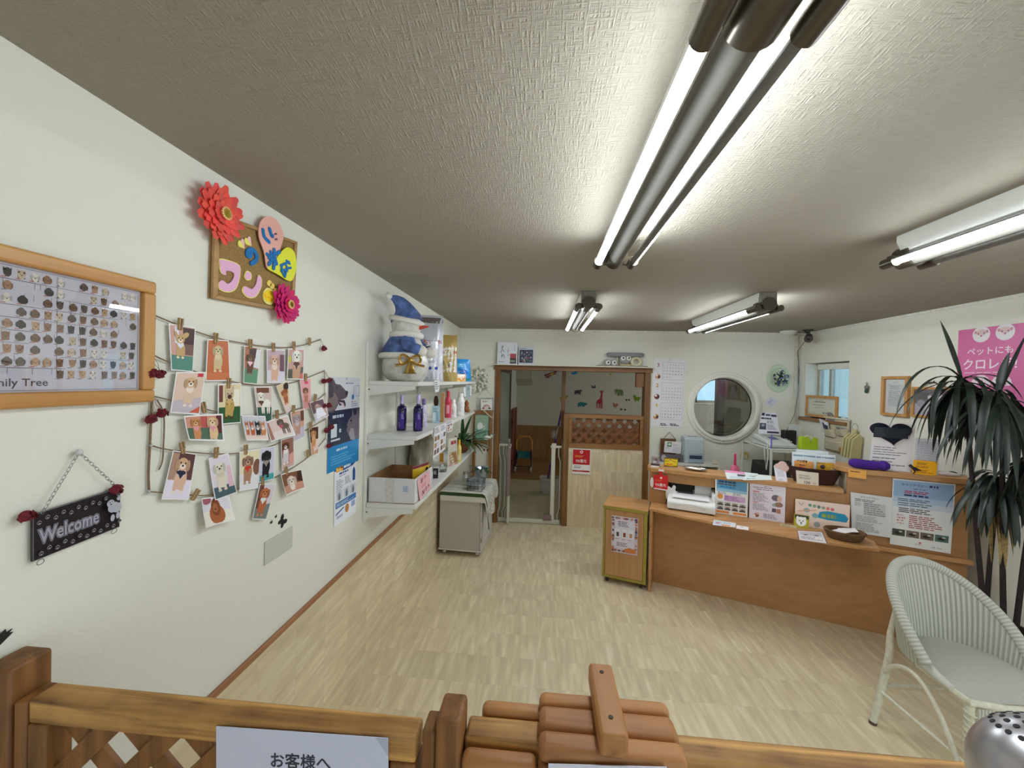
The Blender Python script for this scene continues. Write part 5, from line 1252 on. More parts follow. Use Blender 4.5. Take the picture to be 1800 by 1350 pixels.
GB = mat('grey_beige_sack', (150, 142, 126), .75, var=.12, scale=16, bump=.5)
b = MB(); c_ = Vector((.10, 3.02, SH[2]))
def sack(u, v):
    a = 2*math.pi*u; r_ = (1+.08*math.sin(5*a+6*v)+.05*math.sin(9*a))*(.98 if v < .8 else .98-(v-.8)*1.2)
    return c_+Vector((math.cos(a)*.078*r_, math.sin(a)*.16*r_, v*.30))
b.grid(sack, 36, 12); vs = [sack(i/36, 1) for i in range(36)]; b.add(vs, [tuple(range(36))]); vs = [sack(i/36, 0) for i in range(36)]; b.add(vs, [tuple(range(35, -1, -1))])
tag(b.build('litter_sack', GB), 'crumpled grey-beige sack behind the cardboard box on the lower shelf', 'sack')
boxpack('snack_pack', 754, 822, 786, 11, (190, 196, 200), 'silver-grey packet with dark lower half beside the grey-beige sack', z=SH[2], draw=lambda c: c.R(.08, .05, .92, .5, (40, 36, 44)), dep=.02)
# ---- plant in a wicker pot
LEAFM = mat('leaf_green', (40, 74, 36), .5, var=.2, scale=30)
WK = mat('wicker_brown', (120, 70, 30), .7, var=.25, scale=140, bump=.8, stretch=(1, 1, 4))
def leaf(b, p, d, L_, wd, droop, n=8, fold=.25):
    p = Vector(p); d = Vector(d).normalized(); sd = d.cross(Vector((0, 0, 1)))
    if sd.length < .05: sd = Vector((1, 0, 0))
    sd.normalize(); rows = []; q = p.copy(); dd = d.copy()
    for i in range(n+1):
        t = i/n; ww = wd*(math.sin(math.pi*(0.10+0.90*t))**.75 if t < 1 else 0.0)
        up = sd.cross(dd).normalized()
        rows += [q-sd*ww+up*ww*fold, q.copy(), q+sd*ww+up*ww*fold]
        q += dd*(L_/n); dd = (dd+Vector((0, 0, -droop/n))).normalized()
    b.add(rows, [(3*i+k, 3*i+k+1, 3*i+k+4, 3*i+k+3) for i in range(n) for k in (0, 1)])
pc = Vector((.215, 3.93, SH[2]))
pp = thing('potted_plant', pc, 'long-leaved green plant in a brown wicker bowl at the far end of the lower shelf', 'plant')
MB().lathe([(.060, 0), (.085, .03), (.105, .08), (.112, .115), (.104, .118), (.096, .085), (.0, .08)], pc, 28).build('wicker_pot', WK, pp)
b = MB(); rr = random.Random(5)
for i in range(26):
    a = rr.uniform(0, 2*math.pi); ca = math.cos(a); leaf(b, pc+Vector((ca*.03, math.sin(a)*.03, .10)), (ca if ca > 0 else ca*.25, math.sin(a)*.8, rr.uniform(.2, .8)), rr.uniform(.24, .36) if ca > 0 else .18, rr.uniform(.012, .018), rr.uniform(.7, 1.9))
for d_, L_ in (((.9, .2, .55), .42), ((.8, -.2, .75), .36), ((.7, .4, .2), .4), ((.9, -.1, .0), .34), ((.3, -.3, 1), .34), ((.05, -.3, 1), .30)): leaf(b, pc+Vector((.02, 0, .10)), d_, L_, .019, .5)
b.build('foliage', LEAFM, pp, smooth=True)

# ================================================================== TROLLEY CABINET with cloth
TRG = mat('trolley_grey', (176, 172, 162), .45, var=.02); TRL = mat('trolley_light', (206, 202, 194), .4)
A_ = Vector((.035, 3.822, 0)); B_ = Vector((.472, 3.795, 0)); ux = (B_-A_).normalized(); vy = Vector((-ux.y, ux.x, 0)); TWd = (B_-A_).length; TD = .60
tr_ = thing('trolley_cabinet', A_+ux*TWd/2+vy*TD/2, 'grey cabinet on castors under the shelves, a striped cloth over it', 'cabinet')
def tb(u0, u1, v0, v1, z0, z1): return MB().obox(A_+ux*(u0+u1)/2+vy*(v0+v1)/2+Vector((0, 0, (z0+z1)/2)), ux*(u1-u0)/2, vy*(v1-v0)/2, (0, 0, (z1-z0)/2))
tb(.006, TWd-.02, .004, TD-.004, .068, .622).build('body', TRG, tr_, bevel=.004)
tb(0, TWd, 0, TD, .055, .068).build('base_plate', TRL, tr_, bevel=.002); tb(0, TWd, 0, TD, .622, .640).build('top', TRL, tr_, bevel=.003)
for v0, v1 in ((.02, .29), (.30, .58)): tb(TWd-.019, TWd-.004, v0, v1, .075, .615).build('door', TRL, tr_, bevel=.003)
for z in (.15, .50): tb(TWd-.006, TWd+.002, .012, .030, z, z+.05).build('hinge', mat('steel', (170, 170, 168), .3, .9), tr_)
tb(.05, TWd-.14, -.008, .003, .565, .59).build('handle_strip', TRL, tr_, bevel=.002)
CHR = mat('chrome', (190, 188, 186), .15, .95)
for u, v in ((.05, .05), (TWd-.05, .05), (.05, TD-.05), (TWd-.05, TD-.05)):
    c_ = A_+ux*u+vy*v; k = MB().ell(c_+Vector((0, 0, .0245)), .0245, 14, 10).build('castor', CHR, tr_); MB().cyl(c_+Vector((0, 0, .04)), c_+Vector((0, 0, .055)), .012, n=12).build('stem', CHR, k)
CL = print_mat('woven_cloth', .85); zc_ = .6425
b = MB(); b.sm = True
GN = lin((52, 72, 40)); CW = lin((206, 204, 192)); CG = lin((150, 148, 138))
def band(v):          # colour bands across the cloth, measured from its front hem
    return CW if v < .035 else (GN if v < .085 else (CW if v < .095 else (CG if v < .10 else (CW if (int(v*40) % 3) else lin((176, 176, 166))))))
def cp(s_, t_):
    """cloth point: s across (0..1 then over the right side), t from the front hem backwards, metres"""
    fr_ = .10; z = zc_; v = t_-fr_; w_ = .004*math.sin(17*s_)+.003*math.sin(29*t_+4*s_)
    p = A_+ux*min(s_, TWd+.012)+vy*max(v, -.012)
    if v < -.012: z -= (-.012-v)
    if s_ > TWd+.012:
        z -= s_-TWd-.012; p += ux*(.010+min(.03, (s_-TWd)*.25)+.030*math.sin(19*t_)*min(1, (s_-TWd)*3))
    return p+Vector((0, 0, z+abs(w_)*(1 if s_ < TWd and v > 0 else 0)))+(ux*w_ if s_ > TWd else Vector())
ns, nt_ = 40, 40
for i in range(ns):
    for j in range(nt_):
        t0_, t1_ = .70*j/nt_, .70*(j+1)/nt_
        def smax(t): return TWd+.012+.37-.13*min(1, abs(t-.13)/.10)+.035*math.sin(22*t)-(.08 if t > .55 else 0)
        q = [(i, t0_), (i+1, t0_), (i+1, t1_), (i, t1_)]
        vs = [cp(.012+(smax(t)-.012)*k/ns, t) for k, t in q]
        sm_ = .012+(smax(t0_)-.012)*i/ns
        b.col = band(t0_) if not (sm_ > TWd+.05 and .12 < t0_ < .6 and (i*7+j*5) % 9 < 3) else lin((160, 160, 150))
        b.add(vs, [(0, 1, 2, 3)])
o = b.build('striped_cloth', CL, angle=80); tag(o, 'pale cloth with a dark green stripe draped over the grey trolley cabinet', 'cloth')
# pot wrapped in silver film, wire basket, glass jar on the cabinet
FOIL = mat('silver_film', (176, 190, 200), .18, .8, var=.15, scale=30, bump=.6)
def CT_(u, v, z=0): return A_+ux*u+vy*v+Vector((0, 0, zc_+.006+z))
c_ = CT_(.33, .42); t = thing('wrapped_pot', c_, 'plant pot wrapped in silver-blue film on the cloth-covered cabinet', 'pot')
MB().lathe([(.052, 0), (.062, .06), (.072, .12), (.090, .155), (.082, .15), (.06, .11), (0, .10)], c_, 20).build('film_wrap', FOIL, t, angle=20)
b = MB(); rr = random.Random(9)
for i in range(9):
    a = rr.uniform(0, 6.28); leaf(b, c_+Vector((0, 0, .11)), (math.cos(a), math.sin(a), rr.uniform(.5, 1)), rr.uniform(.14, .22), .014, 1.2)
b.build('foliage', LEAFM, t)
BKW = mat('black_wire', (22, 22, 24), .4, .5)
c_ = CT_(.345, .13); t = thing('wire_basket', c_, 'black wire basket with silver packets near the front of the cabinet', 'basket')
b = MB(); w_, d_, h_ = .075, .085, .10
for z in (.002, .05, h_):
    b.tube([c_+ux*a*w_+vy*e_*d_+Vector((0, 0, z)) for a, e_ in ((-1, -1), (1, -1), (1, 1), (-1, 1))], .0022, 6, closed=True)
for a, e_ in [(x, -1) for x in (-1, -.5, 0, .5, 1)]+[(x, 1) for x in (-1, -.5, 0, .5, 1)]+[(-1, y) for y in (-.5, 0, .5)]+[(1, y) for y in (-.5, 0, .5)]:
    b.tube([c_+ux*a*w_+vy*e_*d_+Vector((0, 0, .002)), c_+ux*a*w_+vy*e_*d_+Vector((0, 0, h_))], .0016, 5)
b.build('wire_frame', BKW, t)
for k, (du, dv, an) in enumerate(((-.02, -.03, .5), (.01, .02, .3), (.0, .055, .6))):
    q = c_+ux*du+vy*dv+Vector((0, 0, .075)); tag(MB().obox(q, ux*.06, Vector((0, math.cos(an), math.sin(an)))*.05, Vector((0, -math.sin(an), math.cos(an)))*.006).build('foil_packet', FOIL, bevel=.004), ('front', 'middle', 'rear')[k]+' silver packet lying in the black wire basket', 'packet', 'silver packets in the wire basket')
c_ = CT_(.20, .26); t = thing('glass_jar', c_, 'clear glass jar left of the silver-wrapped pot on the cabinet', 'jar')
MB().lathe([(.035, 0), (.04, .01), (.04, .09), (.03, .11), (.03, .12), (.027, .12), (.027, .108), (.036, .088), (.036, .012), (0, .008)], c_, 22).build('jar_glass', CLEAR, t)
MB().lathe([(.032, .121), (.032, .14), (0, .142)], c_, 18).build('jar_lid', mat('steel', (170, 170, 168), .3, .9), t)

# ================================================================== BACK WALL, left of the doorway
c_ = BW(839, 669, .03); t = thing('flower_wreath', c_+Vector((0, 0, -.13)), 'white flower wreath hanging on the back wall by the top shelf', 'wreath')
b = MB(); rr = random.Random(4)
for i in range(210):
    a = rr.uniform(0, 6.283); r_ = .098+rr.gauss(0, .022); p = c_+Vector((r_*math.cos(a), rr.uniform(-.02, .015), r_*math.sin(a)))
    b.col = lin(rr.choice([(226, 224, 208), (206, 204, 186), (170, 172, 150), (232, 230, 220)])); b.ell(p, rr.uniform(.012, .022), 7, 5)
b.build('blossoms', PRINT, t, angle=80)
MB().tube([c_+Vector((.095*math.cos(a), 0, .095*math.sin(a))) for a in [k*math.pi/12 for k in range(24)]], .014, 8, closed=True).build('ring', mat('wreath_twig', (150, 140, 110), .9, var=.2, scale=120), t)
tw_ = BW(842, 643, .01); MB().tube([c_+Vector((0, 0, .1)), tw_], .002, 5).build('hanger', TW, t)
P = [BW(x, y, .012) for x, y in ((837, 699), (868, 699), (868, 724), (837, 724))]
t = thing('hanging_plaque', (P[2]+P[3])/2, 'clear hanging plaque with a white card, left of the back doorway', 'sign')
b = MB(); b.prism(P, (0, -.006, 0)); b.build('clear_plate', CLEAR, t)
cd = Card(*[BW(x, y, .021) for x, y in ((845, 702), (865, 702), (865, 721), (845, 721))], base=(236, 234, 230)); cd.G(.15, .72, .85, .88, 2, (120, 60, 70)); cd.E(.5, .3, .28, .2, (206, 120, 110)); cd.E(.5, .28, .2, .14, (236, 234, 230)); cd.G(.35, .25, .65, .42, 2, (60, 60, 70)); cd.P([(.08, .12), (.3, .1), (.25, .3)], (150, 50, 60)); cd.P([(.92, .12), (.7, .1), (.75, .3)], (60, 60, 80)); cd.build('card', t)
ap = BW(853, 682, .006); MB().tube([P[0]+Vector((.01, -.003, 0)), ap, P[1]+Vector((-.01, -.003, 0))], .0014, 5).build('cord', TW, t)
# wooden easel frame against the back wall
ea = thing('wooden_easel', (.30, D-.12, 0), 'plain wooden easel frame with a pale green picture, left of the doorway', 'easel')
EW = wood('easel_wood', (126, 84, 42), (160, 116, 66), 2, .5)
ex0, ex1 = BW(832, 730, .05).x, BW(866, 730, .05).x
for x in (ex0, ex1-.035): MB().box(x, x+.035, D-.06, D-.03, 0, 1.385).build('leg', EW, ea, bevel=.003)
MB().box(ex0+.035, ex1-.035, D-.058, D-.032, 1.345, 1.385).build('crossbar', EW, ea, bevel=.003); MB().box(ex0+.035, ex1-.035, D-.085, D-.03, .98, 1.02).build('crossbar', EW, ea, bevel=.003); MB().box(ex0+.035, ex1-.035, D-.058, D-.032, .4, .44).build('crossbar', EW, ea, bevel=.003)
MB().bar((ex1-.12, D-.08, 1.40), (ex1, D-.08, 1.30), .012, .012).build('peg_bar', mat('pale_wood', (214, 194, 160), .5), ea)
cd = Card((ex0+.03, D-.078, 1.33), (ex1-.05, D-.078, 1.33), (ex1-.05, D-.098, 1.03), (ex0+.03, D-.098, 1.03), base=(150, 176, 150), thick=.01); cd.R(.04, .04, .96, .45, (120, 160, 140)); cd.E(.4, .55, .22, .3, (226, 228, 222)); cd.E(.7, .5, .12, .16, (190, 206, 190)); cd.E(.45, .4, .05, .03, (60, 70, 60)); cd.P([(.6, .2), (.9, .3), (.8, .1)], (90, 130, 110))
cd.build('easel_picture', label='pale green picture with white shapes leaning on the wooden easel', cat='picture')
# bird and cherries on sticks in front
c_ = Vector((.415, 4.45, 0)); bz = on(857, 769, 1, 4.45)
t = thing('bird_pick', (bz.x+.05, 4.47, 0), 'white bird ornament on a thin bamboo stick beside the doorway', 'ornament')
MB().ell(bz, (.045, .018, .022), 14, 8).ell(bz+Vector((.045, 0, .02)), .016, 10, 8).build('bird_body', mat('bird_white', (226, 222, 214), .7, var=.05), t)
MB().ell(bz+Vector((.062, 0, .032)), (.02, .006, .010), 8, 6).build('wing', mat('bird_teal', (90, 140, 140), .6), t)
MB().tube([bz+Vector((0, 0, -.02)), bz+Vector((.02, .02, -.4)), (bz.x+.05, 4.47, 0)], .004, 6).build('stick', mat('bamboo', (176, 140, 84), .6), t)
for x, y, lab in ((851, 791, 'left'), (857, 791, 'right')):
    q = on(x, y, 1, 4.44); MB().ell(q, .013, 12, 8).build('cherry', mat('cherry_red', (110, 24, 30), .3), t)
MB().tube([on(851, 789, 1, 4.44), on(853, 783, 1, 4.45), on(857, 789, 1, 4.44)], .0012, 5).build('cherry_stem', mat('bamboo', (176, 140, 84), .6), t)
# framed calligraphy and photo on the door ledge
P = [(BW(x, y, .045)) for x, y in ((875, 601), (910, 602), (909, 641), (874, 641))]; zl = OZ+.0125
for p in (P[2], P[3]): p.z = zl; p.y -= .02
cd = Card(*P, base=(226, 228, 234), thick=.004); INK = (36, 34, 48)
for st in (((.18, .75), (.32, .80)), ((.25, .85), (.22, .6), (.14, .5)), ((.26, .66), (.34, .55)), ((.22, .5), (.26, .36), (.2, .3)), ((.3, .44), (.36, .34), (.32, .26)), ((.18, .36), (.30, .40))): cd.stroke(list(st), .022, INK)
for st in (((.52, .72), (.54, .66)), ((.48, .6), (.6, .62)), ((.54, .66), (.52, .5)), ((.5, .45), (.58, .44), (.52, .36))): cd.stroke(list(st), .014, INK)
cd.G(.82, .62, .92, .9, 5, (70, 80, 150)); cd.R(.64, .28, .95, .48, (176, 84, 90)); cd.R(.64, .03, .95, .28, (70, 72, 60)); cd.R(.66, .1, .9, .18, (150, 160, 140)); cd.G(.08, .08, .5, .13, 1, INK)
cd.build('calligraphy_board', label='white calligraphy board with a small red-roofed photo on the door ledge', cat='calligraphy')
P = [(BW(x, y, .04)) for x, y in ((912, 610), (939, 610), (938, 641), (911, 641))]
for p in (P[2], P[3]): p.z = zl; p.y -= .02
cd = Card(*P, base=(206, 212, 222), thick=.004); cd.R(.06, .1, .94, .84, (70, 76, 96)); rr = random.Random(8)
for i in range(46): cd.R(*(lambda u, v: (u, v, u+.08, v+.07))(rr.uniform(.08, .84), rr.uniform(.12, .74)), rr.choice([(120, 130, 150), (40, 44, 60), (170, 90, 90), (190, 196, 206), (90, 110, 90)]))
cd.G(.1, .88, .7, .94, 1, (90, 96, 110)); cd.build('standing_photo', m=GLOSS, label='group photo on the door ledge right of the calligraphy board', cat='photo')
# wooden toy group on the ledge
ty = thing('wooden_toy', (1.98, D-.06, OZ+.012), 'grey and cream wooden toy with goggle eyes and a round top on the door ledge', 'toy')
zb = OZ+.0125; GW = mat('toy_grey', (150, 150, 146), .6, var=.06); CRM = mat('toy_cream', (206, 200, 164), .6, var=.05); GDK = mat('toy_disc_grey', (124, 128, 128), .55, var=.05)
def tx(x): return BW(x, 640, .055).x
yy = D-.055
b = MB(); b.prism([(tx(1048), yy, zb), (tx(1065), yy-.03, zb), (tx(1120), yy-.03, zb), (tx(1139), yy, zb), (tx(1120), yy+.03, zb), (tx(1065), yy+.03, zb)], (0, 0, .012)); b.build('base', GW, ty, bevel=.003)
c0, c1 = tx(1066), tx(1132); cm = (c0+c1)/2; rt = (c1-c0)/2
dz = BW(1100, 627, .055).z
MB().lathe([(0, 0), (rt*.96, 0), (rt, .012), (rt, .035), (rt*.95, .045), (0, .045)], (cm, yy, dz), 36, sy=.045/rt).build('round_top', GDK, ty)
for x in (1085, 1111): MB().cyl((tx(x), yy, zb+.012), (tx(x), yy, dz+.002), .007, n=10).build('post', CRM, ty)
def eyes(xs, z, r_, y):
    for x in xs:
        e_ = MB().cyl((x, y, z), (x, y-.012, z), r_, n=18).build('eye', mat('toy_white', (226, 224, 216), .5), ty); MB().cyl((x+.003, y-.012, z), (x+.003, y-.015, z), r_*.45, n=12).build('pupil', mat('bead_black', (16, 16, 18), .2), e_)
for x in (1068, 1079): MB().cyl((tx(x), yy-.02, zb+.045), (tx(x), yy+.02, zb+.045), .040, n=22).build('grey_head', GW, ty)
eyes((tx(1068), tx(1079)), zb+.045, .026, yy-.021)
MB().ell((tx(1099), yy, zb+.085), (.075, .03, .055), 20, 12).build('round_head', GW, ty); eyes((tx(1094), tx(1104)), zb+.10, .026, yy-.026)
MB().box(tx(1089), tx(1110), yy-.02, yy+.02, zb+.0125, zb+.03).build('block', mat('toy_tan', (190, 162, 116), .6), ty)
b = MB(); b.tube([(tx(1118)+.05*math.cos(a), yy, zb+.062+.045*math.sin(a)) for a in [k*math.pi/12 for k in range(24)]], .018, 10, closed=True); b.build('cream_ring', CRM, ty)
# ================================================================== COUNTER
P0 = Vector((2.105, 3.536, 0)); CU = Vector((0.9347, -0.3553, 0)); CV = Vector((0.3553, 0.9347, 0))
def CPt(u, v, z): return P0+CU*u+CV*v+Vector((0, 0, z))
def CF(x, y, v=0.0): return onp(x, y, P0+CV*v, CV)
def cbox(u0, u1, v0, v1, z0, z1): return MB().obox(CPt((u0+u1)/2, (v0+v1)/2, (z0+z1)/2), CU*(u1-u0)/2, CV*(v1-v0)/2, (0, 0, (z1-z0)/2))
def cprism(uv, z0, z1): return MB().prism([CPt(u, v, z0) for u, v in uv], (0, 0, z1-z0))
CW1 = wood('counter_beech', (172, 122, 72), (196, 146, 94), 0, .42, .8, 3)
CW2 = wood('counter_front_beech', (162, 116, 68), (176, 128, 80), 0, .45, .8, 3)
ct = thing('reception_counter', CPt(.9, .1, 0), 'beech reception counter set at an angle, with a front ledge and a higher right end', 'counter')
cbox(-.045, 1.94, .002, .022, 0, .69).build('front_panel', CW2, ct, bevel=.002)
cbox(-.066, -.046, -.188, .32, 0, .6895).build('end_panel', CW1, ct, bevel=.002)
cprism([(-.075, .0), (-.075, -.192), (.20, -.270), (.62, -.315), (1.10, -.335), (1.385, -.312), (1.405, -.150), (1.325, -.001), (1.2, .0)], .690, .712).build('ledge', CW1, ct, bevel=.003)
cbox(-.100, .045, .0, .02, .712, .985).build('upper_panel', CW2, ct, bevel=.002)
cbox(.045, .445, .0, .02, .905, .985).build('upper_panel', CW2, ct, bevel=.002)
cbox(.445, 1.29, .0, .02, .712, .985).build('upper_panel', CW2, ct, bevel=.002)
cbox(-.098, -.08, .02, .34, .712, .985).build('side_panel', CW1, ct); cbox(.447, .463, .02, .34, .712, .985).build('niche_side', CW1, ct); cbox(.027, .043, .02, .34, .712, .985).build('niche_side', CW1, ct)
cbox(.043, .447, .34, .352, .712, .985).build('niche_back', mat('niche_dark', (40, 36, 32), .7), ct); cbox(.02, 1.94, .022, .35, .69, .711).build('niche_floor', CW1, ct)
cprism([(-.125, .10), (-.118, .02), (-.085, -.022), (1.268, -.022), (1.268, .20), (-.11, .20)], .985, 1.021).build('upper_top', CW1, ct, bevel=.004)
cbox(1.29, 1.938, .0, .02, .640, 1.143).build('high_panel', CW2, ct, bevel=.002); cbox(1.29, 1.308, .02, .35, .712, 1.143).build('high_side', mat('pale_side_panel', (196, 190, 174), .5), ct); cbox(1.92, 1.938, .02, .35, 0, 1.143).build('high_side', CW1, ct)
cprism([(1.31, -.026), (1.962, -.026), (1.962, .25), (1.24, .25), (1.24, .06)], 1.143, 1.181).build('high_top', CW1, ct, bevel=.004)
cbox(1.40, 1.955, -.034, .0, .612, .640).build('lower_trim', CW1, ct, bevel=.003)
# ---- small wheeled cupboard at its left
SA = Vector((1.606, 3.500, 0)); SB = Vector((1.962, 3.382, 0)); su_ = (SB-SA).normalized(); sv_ = Vector((-su_.y, su_.x, 0)); SWd = (SB-SA).length-.006; SDp = .34
def sb(u0, u1, v0, v1, z0, z1): return MB().obox(SA+su_*(u0+u1)/2+sv_*(v0+v1)/2+Vector((0, 0, (z0+z1)/2)), su_*(u1-u0)/2, sv_*(v1-v0)/2, (0, 0, (z1-z0)/2))
sc_ = thing('wheeled_cupboard', SA+su_*SWd/2+sv_*SDp/2, 'low beech cupboard with olive edging on black castors, left of the counter', 'cupboard')
OLV = mat('olive_edging', (150, 136, 52), .5); PNK = wood('cupboard_front', (168, 120, 76), (188, 142, 96), 2, .45, .8, 3)
sb(.002, SWd-.002, .022, SDp, .052, .655).build('carcass', CW1, sc_, bevel=.002)
sb(.020, SWd-.030, .0, .021, .075, .652).build('front', PNK, sc_, bevel=.002)
sb(0, .018, -.002, .02, .05, .655).build('edging', OLV, sc_, bevel=.001); sb(SWd-.028, SWd, -.002, .02, .05, .655).build('edging', OLV, sc_, bevel=.001); sb(.018, SWd-.028, -.002, .02, .05, .073).build('edging', OLV, sc_, bevel=.001)
sb(-.004, SWd+.004, -.008, SDp, .656, .684).build('top', CW1, sc_, bevel=.002); sb(-.004, SWd+.004, -.0095, -.0082, .656, .684).build('top_edging', OLV, sc_)
for u, v in ((.04, .04), (SWd-.04, .04), (.04, SDp-.04), (SWd-.04, SDp-.04)):
    c_ = SA+su_*u+sv_*v; k = MB().cyl(c_+su_*.011+Vector((0, 0, .022)), c_-su_*.011+Vector((0, 0, .022)), .022, n=18).build('castor', mat('black_plastic', (24, 24, 26), .45), sc_, bevel=.003); MB().cyl(c_+Vector((0, 0, .03)), c_+Vector((0, 0, .052)), .014, n=12).build('castor_stem', mat('black_plastic', (24, 24, 26), .45), k)
cd = Card(*[onp(x, y, SA-sv_*.004, sv_) for x, y in ((1075.5, 905.5), (1122, 912), (1120, 977), (1074.5, 969))], base=(206, 196, 206), thick=.0008)
rr = random.Random(2)
for i in range(60):
    e_ = rr.choice('lrtb'); k = rr.uniform(.03, .97)
    u, v = {'l': (.06, k), 'r': (.94, k), 't': (k, .95), 'b': (k, .06)}[e_]; cd.E(u, v, rr.uniform(.03, .06), rr.uniform(.03, .05), rr.choice([(120, 84, 90), (150, 104, 100), (90, 76, 96), (206, 120, 70), (176, 130, 120)]), n=9)
cd.R(.12, .14, .88, .92, (214, 206, 218)); cd.G(.25, .72, .78, .88, 4, (70, 60, 76)); cd.G(.2, .18, .8, .30, 3, (90, 80, 96))
for u, c_ in ((.24, (70, 70, 80)), (.5, (126, 66, 60)), (.74, (190, 140, 96))): cd.R(u-.09, .42, u+.09, .66, (226, 222, 226)); cd.R(u-.05, .45, u+.05, .57, c_); cd.G(u-.09, .36, u+.09, .41, 1, (110, 100, 116))
cd.P([(.55, .04), (.95, .04), (.95, .14), (.7, .18), (.5, .12)], (206, 120, 64)); cd.build('notice', label='lavender bordered notice taped on the low wheeled cupboard', cat='notice')

# ---- things on the front of the counter
A4 = 'papers on the counter front'
def front(px, v0, v1, base, th=.001):
    P = [CF(*px[0], v0), CF(*px[1], v0), CF(*px[2], v1), CF(*px[3], v1)]
    if v1 < -.02 and v1 > -.2:
        for q in P[2:]: q.z = max(q.z, .7128) if q.z < .80 else q.z
    return Card(*P, base=base, thick=th)
cd = front(((1257.5, 838), (1316, 846), (1313.5, 917), (1256.5, 906.5)), -.012, -.045, (232, 230, 226))
cd.R(.04, .70, .96, .96, (96, 156, 190)); cd.R(.04, .62, .96, .70, (150, 192, 214)); cd.G(.1, .86, .9, .93, 1, (50, 80, 110), fill=.8); cd.G(.08, .80, .92, .85, 1, (80, 90, 96), fill=.9); cd.G(.15, .735, .85, .78, 1, (20, 120, 180), fill=.8)
cd.G(.08, .54, .48, .62, 3, (110, 110, 126)); cd.G(.55, .54, .93, .62, 3, (110, 110, 126)); cd.E(.16, .48, .09, .09, (222, 150, 64)); cd.R(.28, .37, .92, .53, (206, 170, 206)); cd.G(.3, .38, .9, .52, 4, (150, 80, 150))
for j in (0, 1):
    for i in range(4): cd.R(.07+i*.225, .12+j*.12, .26+i*.225, .225+j*.12, (190, 184, 176)); cd.R(.07+i*.225, .12+j*.12, .26+i*.225, .155+j*.12, (70, 64, 60)); cd.E(.17+i*.225, .17+j*.12, .06, .03, (110, 100, 90))
cd.R(.04, .03, .44, .09, (232, 140, 60)); cd.R(.56, .03, .96, .09, (232, 140, 60)); cd.build('leaflet', label='blue-headed leaflet with eight small photos leaning on the counter, right of the printer', cat='leaflet', group=A4)
cd = front(((1318, 846.5), (1381.5, 852), (1379, 928), (1316.5, 918)), -.012, -.045, (222, 212, 220))
cd.G(.42, .89, .6, .92, 1, (90, 70, 90)); cd.G(.1, .84, .9, .88, 1, (120, 90, 110)); cd.G(.2, .79, .9, .83, 1, (130, 100, 120)); cd.R(.1, .735, .28, .76, (206, 90, 100)); cd.G(.1, .48, .58, .72, 9, (130, 122, 134)); cd.R(.1, .44, .26, .46, (206, 90, 100)); cd.G(.1, .24, .6, .42, 6, (130, 122, 134))
cd.E(.74, .62, .12, .10, (110, 100, 110)); cd.E(.84, .60, .07, .09, (206, 170, 150)); cd.E(.82, .45, .12, .08, (150, 110, 90)); cd.E(.69, .43, .05, .05, (150, 170, 160)); cd.R(.64, .24, .76, .34, (90, 84, 90)); cd.R(.77, .22, .88, .34, (190, 120, 100)); cd.E(.2, .10, .08, .06, (140, 84, 64)); cd.E(.14, .08, .05, .05, (226, 214, 206)); cd.E(.24, .15, .05, .04, (206, 170, 150)); cd.G(.4, .05, .9, .18, 4, (120, 110, 126))
cd.build('leaflet', label='pale pink leaflet with a few small photos, right of the blue-headed leaflet', cat='leaflet', group=A4)
cd = front(((1495, 865), (1569, 875), (1565.5, 955), (1497, 944)), -.010, -.022, (214, 214, 212))
cd.T('タラソテラピー', .46, .90, .05, (60, 60, 66), bold=.02, w=.8); cd.G(.1, .80, .85, .87, 2, (80, 80, 90)); cd.G(.1, .68, .3, .79, 3, (120, 120, 126)); cd.R(.32, .48, .85, .80, (196, 192, 192)); cd.G(.32, .48, .92, .79, 6, (140, 136, 140)); cd.G(.12, .30, .9, .46, 5, (150, 148, 152)); cd.G(.1, .06, .8, .28, 6, (140, 138, 144)); cd.build('leaflet', label='plain white price leaflet taped beside the large blue and white poster', cat='leaflet', group=A4)
cd = front(((1569.5, 840.5), (1680, 851), (1671, 973.5), (1564, 956)), -.006, -.014, (226, 224, 222))
cd.R(.02, .74, .98, .98, (150, 176, 208)); cd.R(.02, .66, .98, .74, (180, 198, 220)); cd.R(.02, .58, .98, .66, (204, 212, 224))
cd.T('タラソテラピー', .36, .905, .042, (66, 60, 120), bold=.025, w=.42); cd.G(.6, .905, .82, .945, 1, (66, 60, 120), fill=.8); cd.G(.35, .855, .68, .88, 1, (90, 100, 130)); cd.G(.2, .79, .8, .84, 2, (170, 70, 100), fill=.6); cd.G(.2, .75, .8, .785, 1, (50, 56, 90), fill=.7)
cd.G(.1, .67, .9, .72, 2, (90, 96, 110)); cd.G(.1, .6, .95, .66, 2, (90, 110, 120)); cd.G(.12, .5, .9, .58, 3, (60, 60, 70)); cd.G(.1, .32, .25, .48, 4, (196, 100, 110)); cd.G(.3, .28, .92, .48, 7, (170, 80, 90)); 
for i, c_ in enumerate(((70, 74, 60), (120, 104, 90), (110, 90, 84), (80, 110, 104))): cd.R(.03+i*.235, .145, .245+i*.235, .245, c_); cd.E(.13+i*.235, .19, .06, .03, (40, 38, 36)); cd.E(.17+i*.235, .21, .03, .02, (190, 180, 170))
cd.E(.5, .085, .02, .02, (206, 80, 70)); cd.G(.42, .05, .58, .065, 1, (110, 110, 120)); cd.G(.7, .04, .95, .06, 1, (120, 120, 130))
cd.build('price_poster', label='large blue-to-white printed price poster on the high right end of the counter', cat='poster')
cd = front(((1398, 876.5), (1494.5, 888), (1492, 944), (1397, 931)), -.018, -.060, (232, 206, 190))
for i in range(6): cd.E(.28+i*.082, .82-i*.012, .034, .036, [(110, 150, 130), (130, 160, 120), (90, 130, 120), (150, 160, 130), (206, 120, 110), (206, 110, 120)][i])
